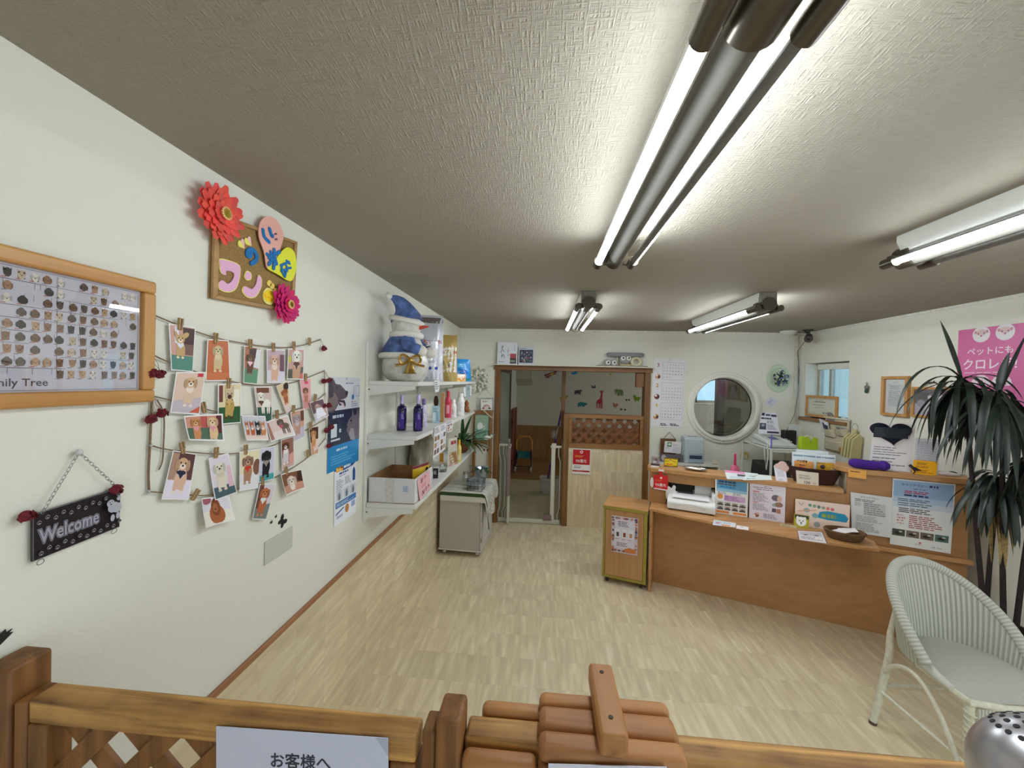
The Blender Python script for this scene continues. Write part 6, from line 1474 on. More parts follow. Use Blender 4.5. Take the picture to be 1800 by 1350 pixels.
cd.E(.22, .62, .06, .05, (150, 170, 170)); cd.stroke([(.05, .55), (.2, .6), (.4, .66)], .02, (232, 150, 120)); cd.P([(.42, .40), (.46, .62), (.6, .68), (.92, .64), (.98, .5), (.95, .36), (.6, .36)], (36, 140, 176)); cd.G(.5, .42, .9, .58, 1, (150, 160, 60), fill=.8); cd.E(.38, .46, .06, .055, (120, 170, 170)); cd.E(.42, .14, .06, .06, (150, 160, 150)); cd.stroke([(.06, .9), (.12, .78), (.16, .88)], .012, (150, 140, 150))
cd.build('handmade_banner', label='handmade pastel banner with a teal cloud leaning on the counter ledge', cat='banner')
P = [CF(x, y, v) for (x, y), v in zip(((1396, 904), (1423, 906), (1422, 933), (1396, 930)), (-.075, -.075, -.105, -.105))]
P[0].z = P[1].z = (P[0].z+P[1].z)/2; P[2].z = .7130; P[3] = P[0]+(P[2]-P[1])
cd = Card(*P, base=(176, 166, 40), thick=.002); cd.R(.04, .7, .96, .97, (60, 60, 40)); cd.E(.48, .48, .34, .36, (236, 234, 228)); cd.E(.24, .74, .1, .12, (236, 234, 228)); cd.E(.7, .74, .1, .12, (236, 234, 228)); cd.E(.36, .54, .04, .045, K); cd.E(.6, .54, .04, .045, K); cd.E(.48, .40, .06, .045, K); cd.E(.48, .30, .06, .03, (120, 84, 84)); cd.build('dog_face_card', label='yellow card with a white dog face in front of the handmade banner', cat='card')
P = [CF(x, y, v) for (x, y), v in zip(((1371, 920), (1401.5, 924), (1401, 941), (1369, 935.5)), (-.12, -.12, -.14, -.14))]
P[0].z = P[1].z = (P[0].z+P[1].z)/2; P[2].z = .7130; P[3] = P[0]+(P[2]-P[1])
cd = Card(*P, base=(190, 170, 128), thick=.012); cd.frame(.02, .06, .98, .94, .02, (150, 130, 90)); cd.G(.1, .2, .9, .8, 3, (120, 104, 76)); cd.build('wooden_sign', label='small pale wooden sign on the counter ledge beside the pink leaflet', cat='sign')
def flat(px, z, base, th=.0008): return Card(*[FL(x, y, z) for x, y in px], base=base, thick=th)
cd = flat(((1255, 913.5), (1293.5, 919.5), (1293, 927), (1252.5, 922.5)), .7138, (222, 222, 226)); cd.R(.05, .1, .4, .9, (190, 206, 216)); cd.E(.2, .5, .1, .1, (226, 120, 120)); cd.R(.4, .05, .75, .3, (232, 150, 70)); cd.G(.45, .4, .95, .9, 3, (120, 170, 190)); cd.build('shop_card', label='pale blue printed card lying on the ledge below the blue-headed leaflet', cat='card')
cd = flat(((1295, 923), (1316, 926.5), (1315.5, 932), (1294, 929)), .7138, (236, 232, 232)); cd.G(.3, .5, .75, .8, 2, (206, 100, 100)); cd.build('shop_card', label='small white card lying on the ledge below the gap between two leaflets', cat='card')
cd = flat(((1401, 932.5), (1446, 935), (1455, 956), (1404, 949)), .7138, (226, 220, 220)); cd.frame(0, 0, 1, 1, .03, (120, 70, 64)); cd.R(.08, .55, .9, .9, (190, 184, 190)); cd.E(.3, .6, .08, .06, (50, 44, 44)); cd.E(.7, .6, .08, .06, (60, 50, 50)); cd.G(.1, .15, .9, .45, 3, (130, 110, 120)); cd.build('photo_card', label='bordered photo card lying on the counter ledge left of the wicker bowl', cat='card')
c_ = FL(1484, 947, .7122); bk = thing('wicker_bowl', c_, 'oval brown wicker bowl holding white cards at the end of the counter ledge', 'basket')
MBa = Matrix.Rotation(math.radians(-20), 3, 'Z')
WK2 = mat('wicker_bowl_brown', (126, 92, 56), .75, var=.3, scale=160, bump=.9, stretch=(1, 1, 5))
b = MB(); b.lathe([(.055, 0), (.085, .004)], c_, 30, sx=1.0, sy=.72, M=MBa); b.lathe([(.085, .0), (.115, .055), (.117, .062), (.110, .062), (.082, .008), (0, .006)], c_, 32, sx=1.0, sy=.72, M=MBa); b.build('bowl', WK2, bk)
for k, z in enumerate((.012, .026, .040, .054)):
    R_ = .087+.030*(z/.058); MB().tube([c_+MBa @ Vector((R_*1.0*math.cos(a), R_*.72*math.sin(a), z+.002*math.sin(12*a+3*k))) for a in [i*2*math.pi/48 for i in range(48)]], .0058, 6, closed=True).build('woven_band', WK2, bk)
for k, (dx, dy, an) in enumerate(((-.02, 0, .2), (.03, .01, -.3))):
    q = c_+Vector((dx, dy, .052+.006*k)); tag(MB().obox(q, Vector((math.cos(an), math.sin(an), .15))*.05, Vector((-math.sin(an), math.cos(an), .1))*.030, Vector((0, 0, .0015))).build('name_card', mat('card_white', (232, 226, 226), .5, var=.02), bevel=.0004), ('lower', 'upper')[k]+' white card lying in the oval wicker bowl', 'card')
# printer in the niche
pr = thing('printer', CPt(.245, -.01, .7125), 'white desktop printer in the counter niche with paper in its rear tray', 'printer')
PW = mat('printer_white', (222, 220, 214), .4, var=.01); PD = mat('printer_dark', (34, 40, 30), .4)
def pbox(u0, u1, v0, v1, z0, z1): return cbox(u0, u1, v0, v1, z0, z1)
b = MB(); b.prism([CPt(.062, v, z) for v, z in ((-.150, .722), (-.150, .775), (-.125, .800), (-.04, .815), (.22, .815), (.22, .722))], CU*.366); b.build('body', PW, pr, bevel=.008, seg=3)
b = MB(); b.prism([CPt(.075, v, z) for v, z in ((.02, .8155), (.02, .835), (.20, .90), (.22, .8155))], CU*.18); b.build('scanner_lid', PD, pr, bevel=.003)
b = MB(); b.prism([CPt(.27, v, z) for v, z in ((.06, .8155), (.07, .90), (.085, .90), (.09, .8155))], CU*.13); b.build('rear_tray', PW, pr, bevel=.003)
b = MB(); b.prism([CPt(.10, v, z) for v, z in ((-.12, .8145), (.05, .8205), (.05, .823), (-.12, .817))], CU*.28); b.build('output_paper', mat('copy_paper', (238, 238, 238), .7, var=0), pr)
b = MB(); b.prism([CPt(.40, v, z) for v, z in ((-.10, .800), (-.08, .86), (.1, .87), (.1, .80))], CU*.026); b.build('end_cover', PW, pr, bevel=.006)
b = MB(); b.tube([CPt(.11+.25*t, -.1515, .748+.030*math.sin(math.pi*t)) for t in [i/14 for i in range(15)]], .0012, 5); b.build('groove', mat('printer_line', (176, 172, 160), .5), pr)
for u in (.09, .40): pbox(u-.012, u+.012, -.14, .2, .7125, .7215).build('foot', mat('black_plastic', (24, 24, 26), .45), pr)
# hanging cash-back tag and paw card
cd = front(((1149.3, 834.5), (1174.3, 836.5), (1173, 863), (1149, 859)), -.034, -.034, (206, 30, 34), .002)
cd.R(0, 0, 1, .08, (232, 214, 214)); cd.E(.52, .82, .09, .09, (236, 200, 190)); cd.G(.12, .56, .88, .68, 2, (224, 110, 50)); cd.T('5%還元', .5, .26, .22, (240, 226, 224), bold=.03, w=.82); cd.G(.15, .14, .85, .2, 1, (226, 150, 140))
tg = thing('cashback_tag', CF(1162, 862, -.03), 'red tag reading five percent cashback hanging from the counter top edge', 'sign')
cd.build('card', tg); cd = front(((1158.5, 824), (1164.5, 824.5), (1164.5, 836.5), (1159, 836)), -.0285, -.034, (196, 30, 34), .001); cd.build('strap', tg); cd = front(((1157.5, 824.5), (1167, 825.5), (1167, 829.5), (1157.5, 828)), -.030, -.0305, (226, 222, 216), .0006); cd.build('tape', tg)
b = MB(); b.prism([CF(1146+3.2*math.cos(a), 848+9*math.sin(a), -.020) for a in [i*math.pi/10 for i in range(20)]], CV*.0015); tag(b.build('white_tag', mat('card_white', (232, 226, 226), .5, var=.02), smooth=False), 'white rounded tag peeking out left of the red cashback tag', 'tag')
b = MB(); cwp = mat('paw_card_white', (220, 216, 212), .6, var=.02)
pts = smooth_px([(1171, 857), (1176, 855), (1180, 858), (1184, 853), (1188, 856), (1187, 862), (1191, 865), (1190, 869), (1184, 870), (1184, 875), (1178, 878), (1171, 876)], 4)
b.prism([CF(x, y, -.026) for x, y in pts], CV*.0015); tag(b.build('paw_card', cwp, smooth=False), 'white paw-shaped card hanging at the top left of the printer niche', 'card')
# ---- things on the lower top
ZT1 = 1.0215
def CT1(x, y): return FL(x, y, ZT1)
p = CPt(-.055, .035, ZT1); t = thing('display_pack', p, 'small clear pack on a black and white base at the left tip of the counter', 'display')
MB().obox(p+Vector((0, 0, .012)), CU*.036, CV*.03, (0, 0, .012)).build('base', mat('black_plastic', (24, 24, 26), .45), t); MB().obox(p-CV*.031+Vector((0, 0, .009)), CU*.035, CV*.0008, (0, 0, .008)).build('base_label', mat('card_white', (232, 226, 226), .5, var=.02), t)
MB().obox(p+Vector((0, 0, .058)), CU*.032, CV*.025, (0, 0, .033)).build('clear_box', CLEAR, t)
cd = Card(*[p+CU*u+CV*.0+Vector((0, 0, z)) for u, z in ((-.028, .088), (.028, .088), (.028, .026), (-.028, .026))], base=(176, 150, 150), thick=.01); cd.E(.4, .3, .3, .2, (232, 230, 232)); cd.E(.6, .6, .25, .2, (120, 100, 110)); cd.build('insert', t)
P = [onp(x, y, P0+CV*.06, CV) for x, y in ((1167.5, 804), (1192.5, 806), (1191, 821.3), (1167, 820))]
cd = Card(*P, base=(120, 100, 30), thick=.004); cd.E(.5, .5, .47, .28, (232, 200, 30)); cd.R(.05, .15, .95, .85, (232, 200, 30)); cd.E(.47, .72, .09, .09, (40, 36, 30)); cd.E(.47, .68, .07, .07, (236, 190, 130)); cd.stroke([(.12, .55), (.18, .7), (.26, .58)], .03, (60, 90, 50)); cd.stroke([(.24, .62), (.36, .62)], .03, (60, 90, 50)); cd.stroke([(.6, .66), (.75, .62), (.88, .5)], .035, (60, 90, 50)); cd.G(.18, .2, .85, .36, 1, (222, 100, 40), fill=.8)
cd.build('notice_plate', label='yellow notice plate with orange print standing on the left part of the counter', cat='notice')
c_ = CT1(1222, 827); t = thing('coin_tray', c_, 'silver and gold oblong coin tray on the counter above the printer', 'tray')
R3 = Matrix.Rotation(math.atan2(CU.y, CU.x), 3, 'Z')
MB().lathe([(.0, .004), (.060, .004), (.088, .014), (.096, .020), (.092, .022), (.086, .016), (.058, .007), (0, .007)], c_, 36, sx=1.0, sy=.45, M=R3).build('tray_body', mat('tray_metal', (190, 184, 170), .3, .7), t); MB().lathe([(.03, 0), (.05, .004), (0, .004)], c_, 24, sx=1, sy=.45, M=R3).build('tray_foot', mat('brass', (150, 120, 60), .3, .8), t)
cd = flat(((1273, 826), (1332, 832.5), (1338, 843.5), (1278, 842)), 1.0226, (226, 226, 230)); cd.R(0, .72, .6, 1, (232, 150, 186)); cd.R(.35, .35, .62, .62, (90, 90, 96)); cd.G(.1, .1, .9, .3, 2, (150, 190, 180)); cd.build('flyer', label='pink-topped flyer lying on the counter over the blue-headed leaflet', cat='flyer')
cd = flat(((1312, 832), (1355, 836), (1357.5, 843.5), (1306, 844)), 1.0238, (222, 230, 226)); cd.G(.1, .1, .6, .3, 1, (90, 110, 100)); cd.P([(.1, .6), (.35, .4), (.5, .9)], (180, 190, 186)); cd.build('flyer', label='pale green-white flyer overlapping the pink-topped flyer on the counter', cat='flyer')
P = [onp(x, y, P0+CV*v, CV) for (x, y), v in zip(((1360, 818), (1380, 821), (1384.5, 844.5), (1364, 843.5)), (.055, .055, .02, .02))]
for q in P[2:]: q.z = ZT1+.0005
t = thing('code_stand', (P[2]+P[3])/2, 'small white acrylic stand with a pink dog cut-out beside the brown basket', 'stand')
cd = Card(*P, base=(228, 222, 232), thick=.003); cd.R(.2, .3, .8, .72, (206, 200, 212)); cd.G(.3, .06, .8, .16, 1, (120, 140, 190)); cd.build('card', t)
q = onp(1375, 817, P0+CV*.05, CV); PKD = mat('pink_cutout', (226, 190, 182), .6, var=.03)
b = MB(); ex = CU; ez = Vector((0, 0, 1))
for du, dz, r_ in ((0, 0, .030), (-.03, -.014, .022), (.018, -.022, .026)): b.prism([q+ex*(du+r_*math.cos(a))+ez*(dz+r_*math.sin(a))-CV*(.004+.0004*(r_*1000 % 3)) for a in [i*math.pi/9 for i in range(18)]], -CV*.002)
b.build('dog_cutout', PKD, t, smooth=False)
# brown oval basket with snack bags
cb_ = CPt(1.112, .105, ZT1); t = thing('oval_basket', cb_, 'dark brown oval basket with a white price label on the counter', 'basket')
DB = mat('basket_dark_brown', (70, 30, 20), .6, var=.2, scale=180, bump=.8, stretch=(1, 1, 6))
MB().lathe([(.09, 0), (.125, .004), (.150, .066), (.165, .118), (.168, .123), (.160, .123), (.146, .070), (.118, .012), (0, .010)], cb_, 44, sx=1.04, sy=.60, M=R3).build('basket_body', DB, t)
for sg in (-1, 1):
    q = cb_+CU*sg*.172+Vector((0, 0, .085)); MB().tube([q+CU*sg*.012*math.sin(a)+CV*.026*math.cos(a)+Vector((0, 0, -.03*math.sin(a))) for a in [i*math.pi/8 for i in range(9)]], .006, 8).build('handle', mat('handle_tan', (150, 116, 60), .6), t)
P = [onp(x, y, P0+CV*v, CV) for (x, y), v in zip(((1399, 826.5), (1439, 831.5), (1439, 854), (1400.5, 849.5)), (-.012, -.012, .004, .004))]
cd = Card(*P, base=(232, 222, 206), thick=.002, curl=lambda u, v: .006*(1-(2*u-1)**2)); cd.G(.12, .6, .85, .74, 2, (140, 120, 110)); cd.G(.12, .40, .92, .56, 2, (110, 96, 90)); cd.T('120', .48, .08, .27, (50, 46, 50), bold=.02); cd.E(.82, .15, .08, .06, (222, 190, 180)); cd.build('price_label', t)
def sb1(cd, a): cd.R(.04, .84, .96, .9, (120, 150, 170)); cd.E(.5, .5, .40, .26, (232, 150, 70)); cd.R(.1, .2, .9, .66, (232, 156, 70)); cd.G(.2, .6, .85, .7, 1, (70, 40, 30), fill=.9); cd.E(.35, .35, .14, .12, (226, 90, 90)); cd.E(.62, .35, .14, .1, (236, 190, 140)); cd.G(.3, .45, .7, .56, 1, (120, 60, 40))
def sb2(cd, a): cd.R(.04, .84, .96, .9, (120, 150, 170)); cd.R(.08, .1, .92, .68, (226, 170, 40)); cd.E(.5, .5, .1, .1, (60, 40, 30)); cd.E(.5, .3, .2, .12, (206, 120, 50)); cd.G(.2, .6, .8, .66, 1, (80, 50, 30))
for k, (u0, u1, v, h_, fn, lab) in enumerate(((-.145, .015, -.005, .20, sb1, 'white and orange snack bag at the left front of the brown basket'), (-.025, .14, .02, .195, sb2, 'white and yellow snack bag at the right of the brown basket'), (-.11, .10, .045, .215, sb1, 'rearmost white-topped snack bag in the brown basket'))):
    pouch('snack_bag', cb_+CU*u0+CV*v+Vector((0, 0, .03)), cb_+CU*u1+CV*(v+.006)+Vector((0, 0, .03)), h_, .03, (222, 228, 232), fn, lab, 'snack bag', group='snack bags in the brown basket')
# ---- things on the high top
ZT2 = 1.1815
def hv(x, y, v): return onp(x, y, P0+CV*v, CV)
t0c, t1c = FL(1490, 822, ZT2+.03), FL(1543, 824, ZT2+.03)
d = CU; c0_ = CPt(1.30, .004, ZT2+.034); b = MB()
pts = []; rad = []
for i in range(15):
    s_ = i/14; pts.append(c0_+CU*(.225*s_)+Vector((0, 0, .002*math.sin(9*s_)))); rad.append(.034*(.55+.45*min(1, min(s_, 1-s_)*9))*(1-.16*math.exp(-((s_-.72)/.08)**2))*(1+.12*(s_ > .85)))
b.tube(pts, .03, 18, radii=rad); tag(b.build('rolled_towel', mat('purple_towel', (70, 30, 136), .95, var=.08, scale=260, bump=.5)), 'rolled purple towel on the left end of the high counter top', 'towel')
cd = Card(*[hv(x, y, -.029) for x, y in ((1491, 824.5), (1523, 828), (1522.5, 842.5), (1491, 838))], base=(238, 172, 84), thick=.0006); cd.G(.12, .68, .92, .84, 1, (90, 60, 50), fill=.8); cd.build('orange_note', label='orange paper note stuck to the high counter edge below the purple towel', cat='note')
P = [hv(x, y, v) for (x, y), v in zip(((1537, 742), (1609.5, 746.5), (1600, 828), (1527, 819.5)), (.13, .13, .04, .04))]
for q in P[2:]: q.z = ZT2+.0005
t = thing('heart_sign', (P[2]+P[3])/2, 'white letter board with a large black heart on the high counter top', 'sign')
cd = Card(*P, base=(226, 220, 220), thick=.004); cd.G(.06, .30, .9, .50, 4, (110, 100, 110), fill=.3); cd.G(.06, .08, .9, .28, 3, (120, 110, 120), fill=.3); cd.build('letter_board', t)
hp = []
for i in range(64):
    tt = 2*math.pi*i/64; hx_, hy_ = 16*math.sin(tt)**3, 13*math.cos(tt)-5*math.cos(2*tt)-2*math.cos(3*tt)-math.cos(4*tt)
    hp.append((1567+hx_/16*39.5-hy_*.25, 742.5+(12-hy_)/29*43+hx_*.10))
nb = cd.n
def onb(x, y, off): return onp(x, y, P[0]+nb*off, nb)
b = MB(); b.prism([onb(x, y, .004) for x, y in hp], nb*.004); b.build('heart_border', mat('heart_border_pink', (226, 208, 208), .4, var=.02), t, smooth=False)
hc = (1569, 763); b = MB(); b.prism([onb(hc[0]+(x-hc[0])*.95, hc[1]+(y-hc[1])*.93, .0085) for x, y in hp], nb*.001); b.build('heart_face', mat('heart_black', (34, 38, 48), .08, var=.0, coat=.6), t, smooth=False)
cdh = Card(*[onb(x, y, .0100) for x, y in ((1537, 750), (1600, 754), (1596, 772), (1535, 768))], base=(34, 38, 48), thick=.0002); cdh.G(.02, .1, .42, .95, 5, (96, 104, 116), fill=.22); cdh.build('heart_print', t)
P = [hv(x, y, v) for (x, y), v in zip(((1609.5, 769.5), (1653, 773.5), (1648.5, 835), (1606, 830)), (.07, .07, .01, .01))]
for q in P[2:]: q.z = ZT2+.0005
cd = Card(*P, base=(208, 208, 214), thick=.003); cd.G(.08, .1, .92, .92, 18, (160, 160, 172), fill=.4, ragged=False); cd.build('timetable_stand', label='grey timetable in a clear stand, right of the heart sign', cat='stand')
P = [hv(x, y, v) for (x, y), v in zip(((1606.5, 808), (1648.5, 812), (1645.5, 836.5), (1604, 830)), (-.004, -.004, -.012, -.012))]
for q in P[2:]: q.z = ZT2+.0005
cd = Card(*P, base=(250, 178, 20), thick=.002); cd.G(.15, .68, .8, .86, 2, (120, 80, 20)); cd.G(.1, .45, .95, .62, 2, (140, 96, 20)); cd.G(.1, .1, .9, .35, 3, (130, 90, 20)); cd.build('yellow_card', label='bright yellow-orange card standing in front of the grey timetable', cat='card')
c_ = CPt(1.655, -.005, ZT2); DN = mat('dark_figure', (44, 26, 30), .5, var=.1)
t = thing('dinosaur_figure', c_, 'small dark dinosaur figure beside the yellow-orange card', 'figurine')
b = MB(); b.tube([c_+CU*u+Vector((0, 0, z)) for u, z in ((-.028, .052), (-.022, .056), (-.010, .044), (.004, .034), (.022, .030), (.05, .026))], .01, 10, radii=[.006, .011, .009, .013, .008, .002]); b.build('body', DN, t)
for u, v in ((-.004, -.008), (.010, .008)): MB().tube([c_+CU*u+CV*v+Vector((0, 0, .032)), c_+CU*(u+.006)+CV*v+Vector((0, 0, .014)), c_+CU*(u-.004)+CV*v+Vector((0, 0, .0015))], .004, 8, radii=[.007, .004, .004]).build('leg', DN, t)
c_ = CPt(1.86, .06, ZT2); t = thing('computer_mouse', c_, 'white and black mouse-shaped gadget at the right end of the high counter top', 'gadget')
MB().ell(c_+Vector((0, 0, .010)), (.055, .028, .018), 18, 10, M=R3).build('shell', mat('card_white', (232, 226, 226), .5, var=.02), t); MB().ell(c_+Vector((0, 0, .017))+CU*.015, (.03, .018, .014), 14, 8, M=R3).build('grip', mat('black_plastic', (24, 24, 26), .45), t); MB().tube([c_+CU*.05+Vector((0, 0, .012)), c_+CU*.08+Vector((0, 0, .012)), c_+CU*.10+CV*.02+Vector((0, 0, .006))], .002, 6).build('cable', mat('black_plastic', (24, 24, 26), .45), t)
# bright sign on the partition
P = [BW(x, y, .006) for x, y in ((1006.5, 788.5), (1038.5, 790), (1037, 834.5), (1005, 832.5))]
cd = Card(*P, base=(236, 232, 228), thick=.001); cd.R(.03, .38, .97, .97, (190, 28, 36)); cd.R(.03, .09, .97, .15, (190, 28, 36)); cd.R(.06, .18, .94, .36, (238, 236, 234)); cd.E(.5, .88, .085, .085, (240, 236, 234)); cd.E(.5, .88, .05, .05, (206, 70, 70)); cd.G(.15, .66, .85, .75, 2, (226, 140, 50), fill=.6); cd.T('5%還元', .5, .475, .135, (240, 236, 234), bold=.03, w=.8); cd.G(.1, .22, .7, .34, 2, (110, 110, 116)); cd.G(.3, .105, .7, .135, 1, (226, 170, 160))
cd.build('cashback_sign', label='red and white five percent cashback poster on the stone-look partition', cat='poster')
# ================================================================== BACK WALL, right part
P = [BW(x, y, .004) for x, y in ((1149.5, 629), (1205.5, 632), (1200, 752), (1143.5, 750))]
cd = Card(*P, base=(228, 228, 230), thick=.002)
cd.G(.45, .965, .6, .975, 1, (120, 120, 140))
for k, (mth, v1, c_, pc_) in enumerate((('3', .95, (190, 96, 110), (214, 160, 110)), ('2', .655, (206, 150, 40), (120, 50, 60)), ('4', .365, (216, 190, 60), (214, 140, 100)))):
    cd.T(mth, .15, v1-.075, .075, c_, bold=.03); cd.E(.15, v1-.215, .085, .085, pc_); cd.E(.12, v1-.20, .04, .04, (236, 220, 206)); cd.E(.19, v1-.22, .04, .05, (90, 60, 56)); cd.frame(.29, v1-.255, .96, v1-.005, .005, (140, 130, 190))
    first = (0, 6, 3)[k]; nd = (31, 29, 30)[k]
    for d_ in range(nd):
        i = (d_+first) % 7; j = (d_+first)//7
        cd.T(str(d_+1), .345+i*.09, v1-.048-j*.045, .022, (196, 80, 90) if i == 0 else (66, 66, 84), bold=.01, keep=True)
cd.G(.3, .02, .55, .06, 2, (40, 40, 50), fill=.7); cd.G(.6, .02, .9, .06, 2, (40, 40, 50), fill=.7); cd.E(.5, .985, .012, .012, (150, 150, 156))
cd.build('wall_calendar', label='long white three-month calendar between the doorway and the round window', cat='calendar')
# plate wreath
c_ = BW(1367.5, 665, .0); t = thing('flower_plate', c_-Vector((0, 0, .16)), 'pale green oval plate with a blue and white flower bunch on the back wall', 'wall decoration')
PG = mat('plate_green', (196, 212, 184), .4, var=.03)
def yl(prof, c, M_, name, par, sx=1, sy=1, n=36):
    b = MB(); vs = []
    for r_, y in prof:
        for i in range(n): a = 2*math.pi*i/n; vs.append(c+Vector((r_*sx*math.cos(a), -y, r_*sy*math.sin(a))))
    b.add(vs, [(j*n+i, j*n+(i+1) % n, (j+1)*n+(i+1) % n, (j+1)*n+i) for j in range(len(prof)-1) for i in range(n)])
    b.add(vs[-n:], [tuple(range(n))]); return b.build(name, M_, par)
yl([(.158, .002), (.162, .010), (.158, .016), (.120, .014), (.112, .006), (.001, .005)], c_, PG, 'plate', t, sx=.80)
b = MB(); rr = random.Random(12)
for i in range(90):
    a = rr.uniform(0, 6.28); r_ = .085*math.sqrt(rr.random()); p = c_+Vector((.018+r_*math.cos(a), -rr.uniform(.012, .045), r_*1.15*math.sin(a)))
    k = rr.random(); b.col = lin((232, 230, 214) if k < .4 else ((96, 100, 160) if k < .6 else ((40, 56, 40) if k < .9 else (120, 120, 190))))
    b.ell(p, rr.uniform(.006, .012), 6, 4)
b.build('flowers', PRINT, t, angle=80)
b = MB()
for i in range(26):
    a = rr.uniform(0, 6.28); leaf(b, c_+Vector((.018, -.015, 0)), (math.cos(a), -.25, math.sin(a)), rr.uniform(.08, .125), .006, .2, n=4)
b.build('leaves', LEAFM, t)
cd = Card(*[BW(x, y, .003) for x, y in ((1355.5, 697), (1366.5, 706), (1354, 716), (1345, 708))], base=(212, 214, 228), thick=.0006); cd.G(.2, .2, .8, .8, 3, (160, 164, 190)); cd.E(.1, .9, .03, .03, (120, 130, 190)); cd.build('note_paper', label='pale lilac note pinned askew below the flower plate', cat='note')
# ceiling detector, camera, cables
c_ = Vector((3.80, 4.66, H)); t = thing('smoke_detector', c_-Vector((0, 0, .045)), 'white domed detector on the ceiling near the back right corner', 'detector')
MB().lathe([(0, -.045), (.045, -.042), (.072, -.026), (.080, -.014)], c_, 32).build('dome', mat('detector_white', (216, 214, 206), .35, var=.01), t); MB().lathe([(.080, -.0139), (.086, -.012), (.086, -.0005)], c_, 32).build('base_ring', TRIMW, t)
CB = mat('camera_black', (40, 36, 34), .45, var=.05)
c_ = Vector((3.93, 4.52, H)); t = thing('security_camera', c_-Vector((0, 0, .16)), 'dark security camera hung from the ceiling at the right wall corner', 'camera')
MB().cyl(c_-Vector((0, 0, .0005)), c_-Vector((0, 0, .012)), .042, n=24).build('mount', CB, t); MB().cyl(c_-Vector((0, 0, .012)), c_-Vector((0, 0, .055)), .014, .012, n=14).build('stalk', CB, t)
bc_ = c_-Vector((0, 0, .09)); d = (Vector((2.2, 2.0, 1.2))-bc_).normalized()
bd_ = MB().cyl(bc_-d*.055, bc_+d*.045, .036, .040, n=24).build('housing', CB, t, bevel=.006); MB().cyl(bc_+d*.0452, bc_+d*.050, .033, n=24).build('face', mat('camera_face', (86, 80, 78), .3), bd_); MB().cyl(bc_+d*.0502, bc_+d*.056, .014, n=18).build('lens', mat('lens_black', (10, 10, 12), .1), bd_)
MB().cyl(bc_-d*.03+Vector((0, 0, .03)), bc_-d*.03+Vector((-.08, -.01, .09)), .006, n=10).build('antenna', CB, t)
b = MB(); q0 = bc_-d*.05; 
b.tube([q0, q0+Vector((-.03, .06, -.08)), (3.97, D-.03, 2.18), (3.985, D-.035, 2.05), (3.988, D-.035, 1.80)], .003, 6)
tag(b.build('camera_cable', mat('cable_dark', (60, 60, 64), .5)), 'dark cable running from the security camera down the corner', 'cable')
b = MB(); b.tube([(3.995, D-.032, 2.0), (3.99, D-.035, 1.7), (3.95, D-.04, 1.45), (3.87, D-.035, 1.25), (3.84, D-.08, 1.16)], .003, 6)
tag(b.build('phone_cable', mat('cable_grey', (120, 120, 118), .5)), 'grey cable slanting from the corner duct down to the fax rack', 'cable')
# small tag sign low on the back wall
cd = Card(*[BW(x, y, .012) for x, y in ((1301.5, 793), (1315.5, 794.5), (1314, 807), (1301, 805.5))], base=(222, 206, 160), thick=.006); cd.R(.1, .55, .9, .9, (226, 186, 90)); cd.E(.55, .25, .05, .05, (70, 60, 60)); cd.G(.15, .3, .8, .5, 2, (150, 130, 100)); cd.build('outlet_tag', label='small cream and yellow tag low on the back wall under the round window', cat='tag')
# ---- low white shelf
ws_ = thing('low_shelf', (2.69, 4.64, 0), 'low white open shelf against the back wall behind the counter', 'shelf')
WHL = mat('shelf_cream', (214, 212, 200), .4, var=.02)
LX0, LX1, LY, LZ = 2.37, 3.03, 4.50, .875
MB().box(LX0, LX1, LY, D-.012, LZ-.022, LZ).build('top', WHL, ws_, bevel=.002)
for x in (LX0, LX1-.02): MB().box(x, x+.02, LY, D-.012, 0, LZ-.022).build('side', WHL, ws_, bevel=.002)
MB().box(LX0+.02, LX1-.02, D-.02, D-.012, 0, LZ-.022).build('back', WHL, ws_); MB().box(LX0+.02, LX1-.02, LY+.01, D-.02, .56, .58).build('board', WHL, ws_)
for i in range(6):
    x = 2.52+i*.06+(.02 if i > 2 else 0); tag(MB().box(x, x+.035, 4.62, 4.69, .5815, .78).build('label_holder', mat('black_plastic', (24, 24, 26), .45), bevel=.002), 'black narrow box file standing inside the low white shelf', 'box file', 'black box files in the low shelf')
t = thing('house_plaque', (2.56, 4.70, LZ), 'brown wooden plaque with a cord loop, leaning behind the white sign board', 'plaque')
BP = wood('plaque_brown', (92, 60, 36), (122, 84, 52), 0, .6); px0, px1 = on(1161, 780, 1, 4.74).x, on(1188, 780, 1, 4.74).x; pz0, pz1 = LZ+.002, on(1175, 771, 1, 4.74).z
MB().box(px0, px1, 4.735, 4.75, pz0, pz1).build('board', BP, t, bevel=.002); ap = on(1177, 759.5, 1, 4.74); MB().tube([(px0+.03, 4.734, pz1-.005), ap, (px1-.005, 4.734, pz1-.005)], .004, 6).build('cord', TW, t)
cd = Card(*[on(x, y, 1, 4.66) for x, y in ((1169, 775.5), (1198, 777), (1196.5, 797.5), (1167, 795))], base=(226, 220, 222), thick=.008)
cd.R(.16, .54, .42, .92, (60, 110, 70)); cd.E(.29, .74, .10, .08, (206, 222, 200)); cd.G(.08, .34, .45, .48, 2, (170, 166, 172)); cd.R(.52, .06, .95, .54, (212, 206, 212)); cd.G(.5, .6, .9, .8, 2, (170, 166, 172))
for p in cd.q[2:]: pass
o = cd.build('sign_board', label='white sign board with a green square emblem standing on the low white shelf', cat='sign')
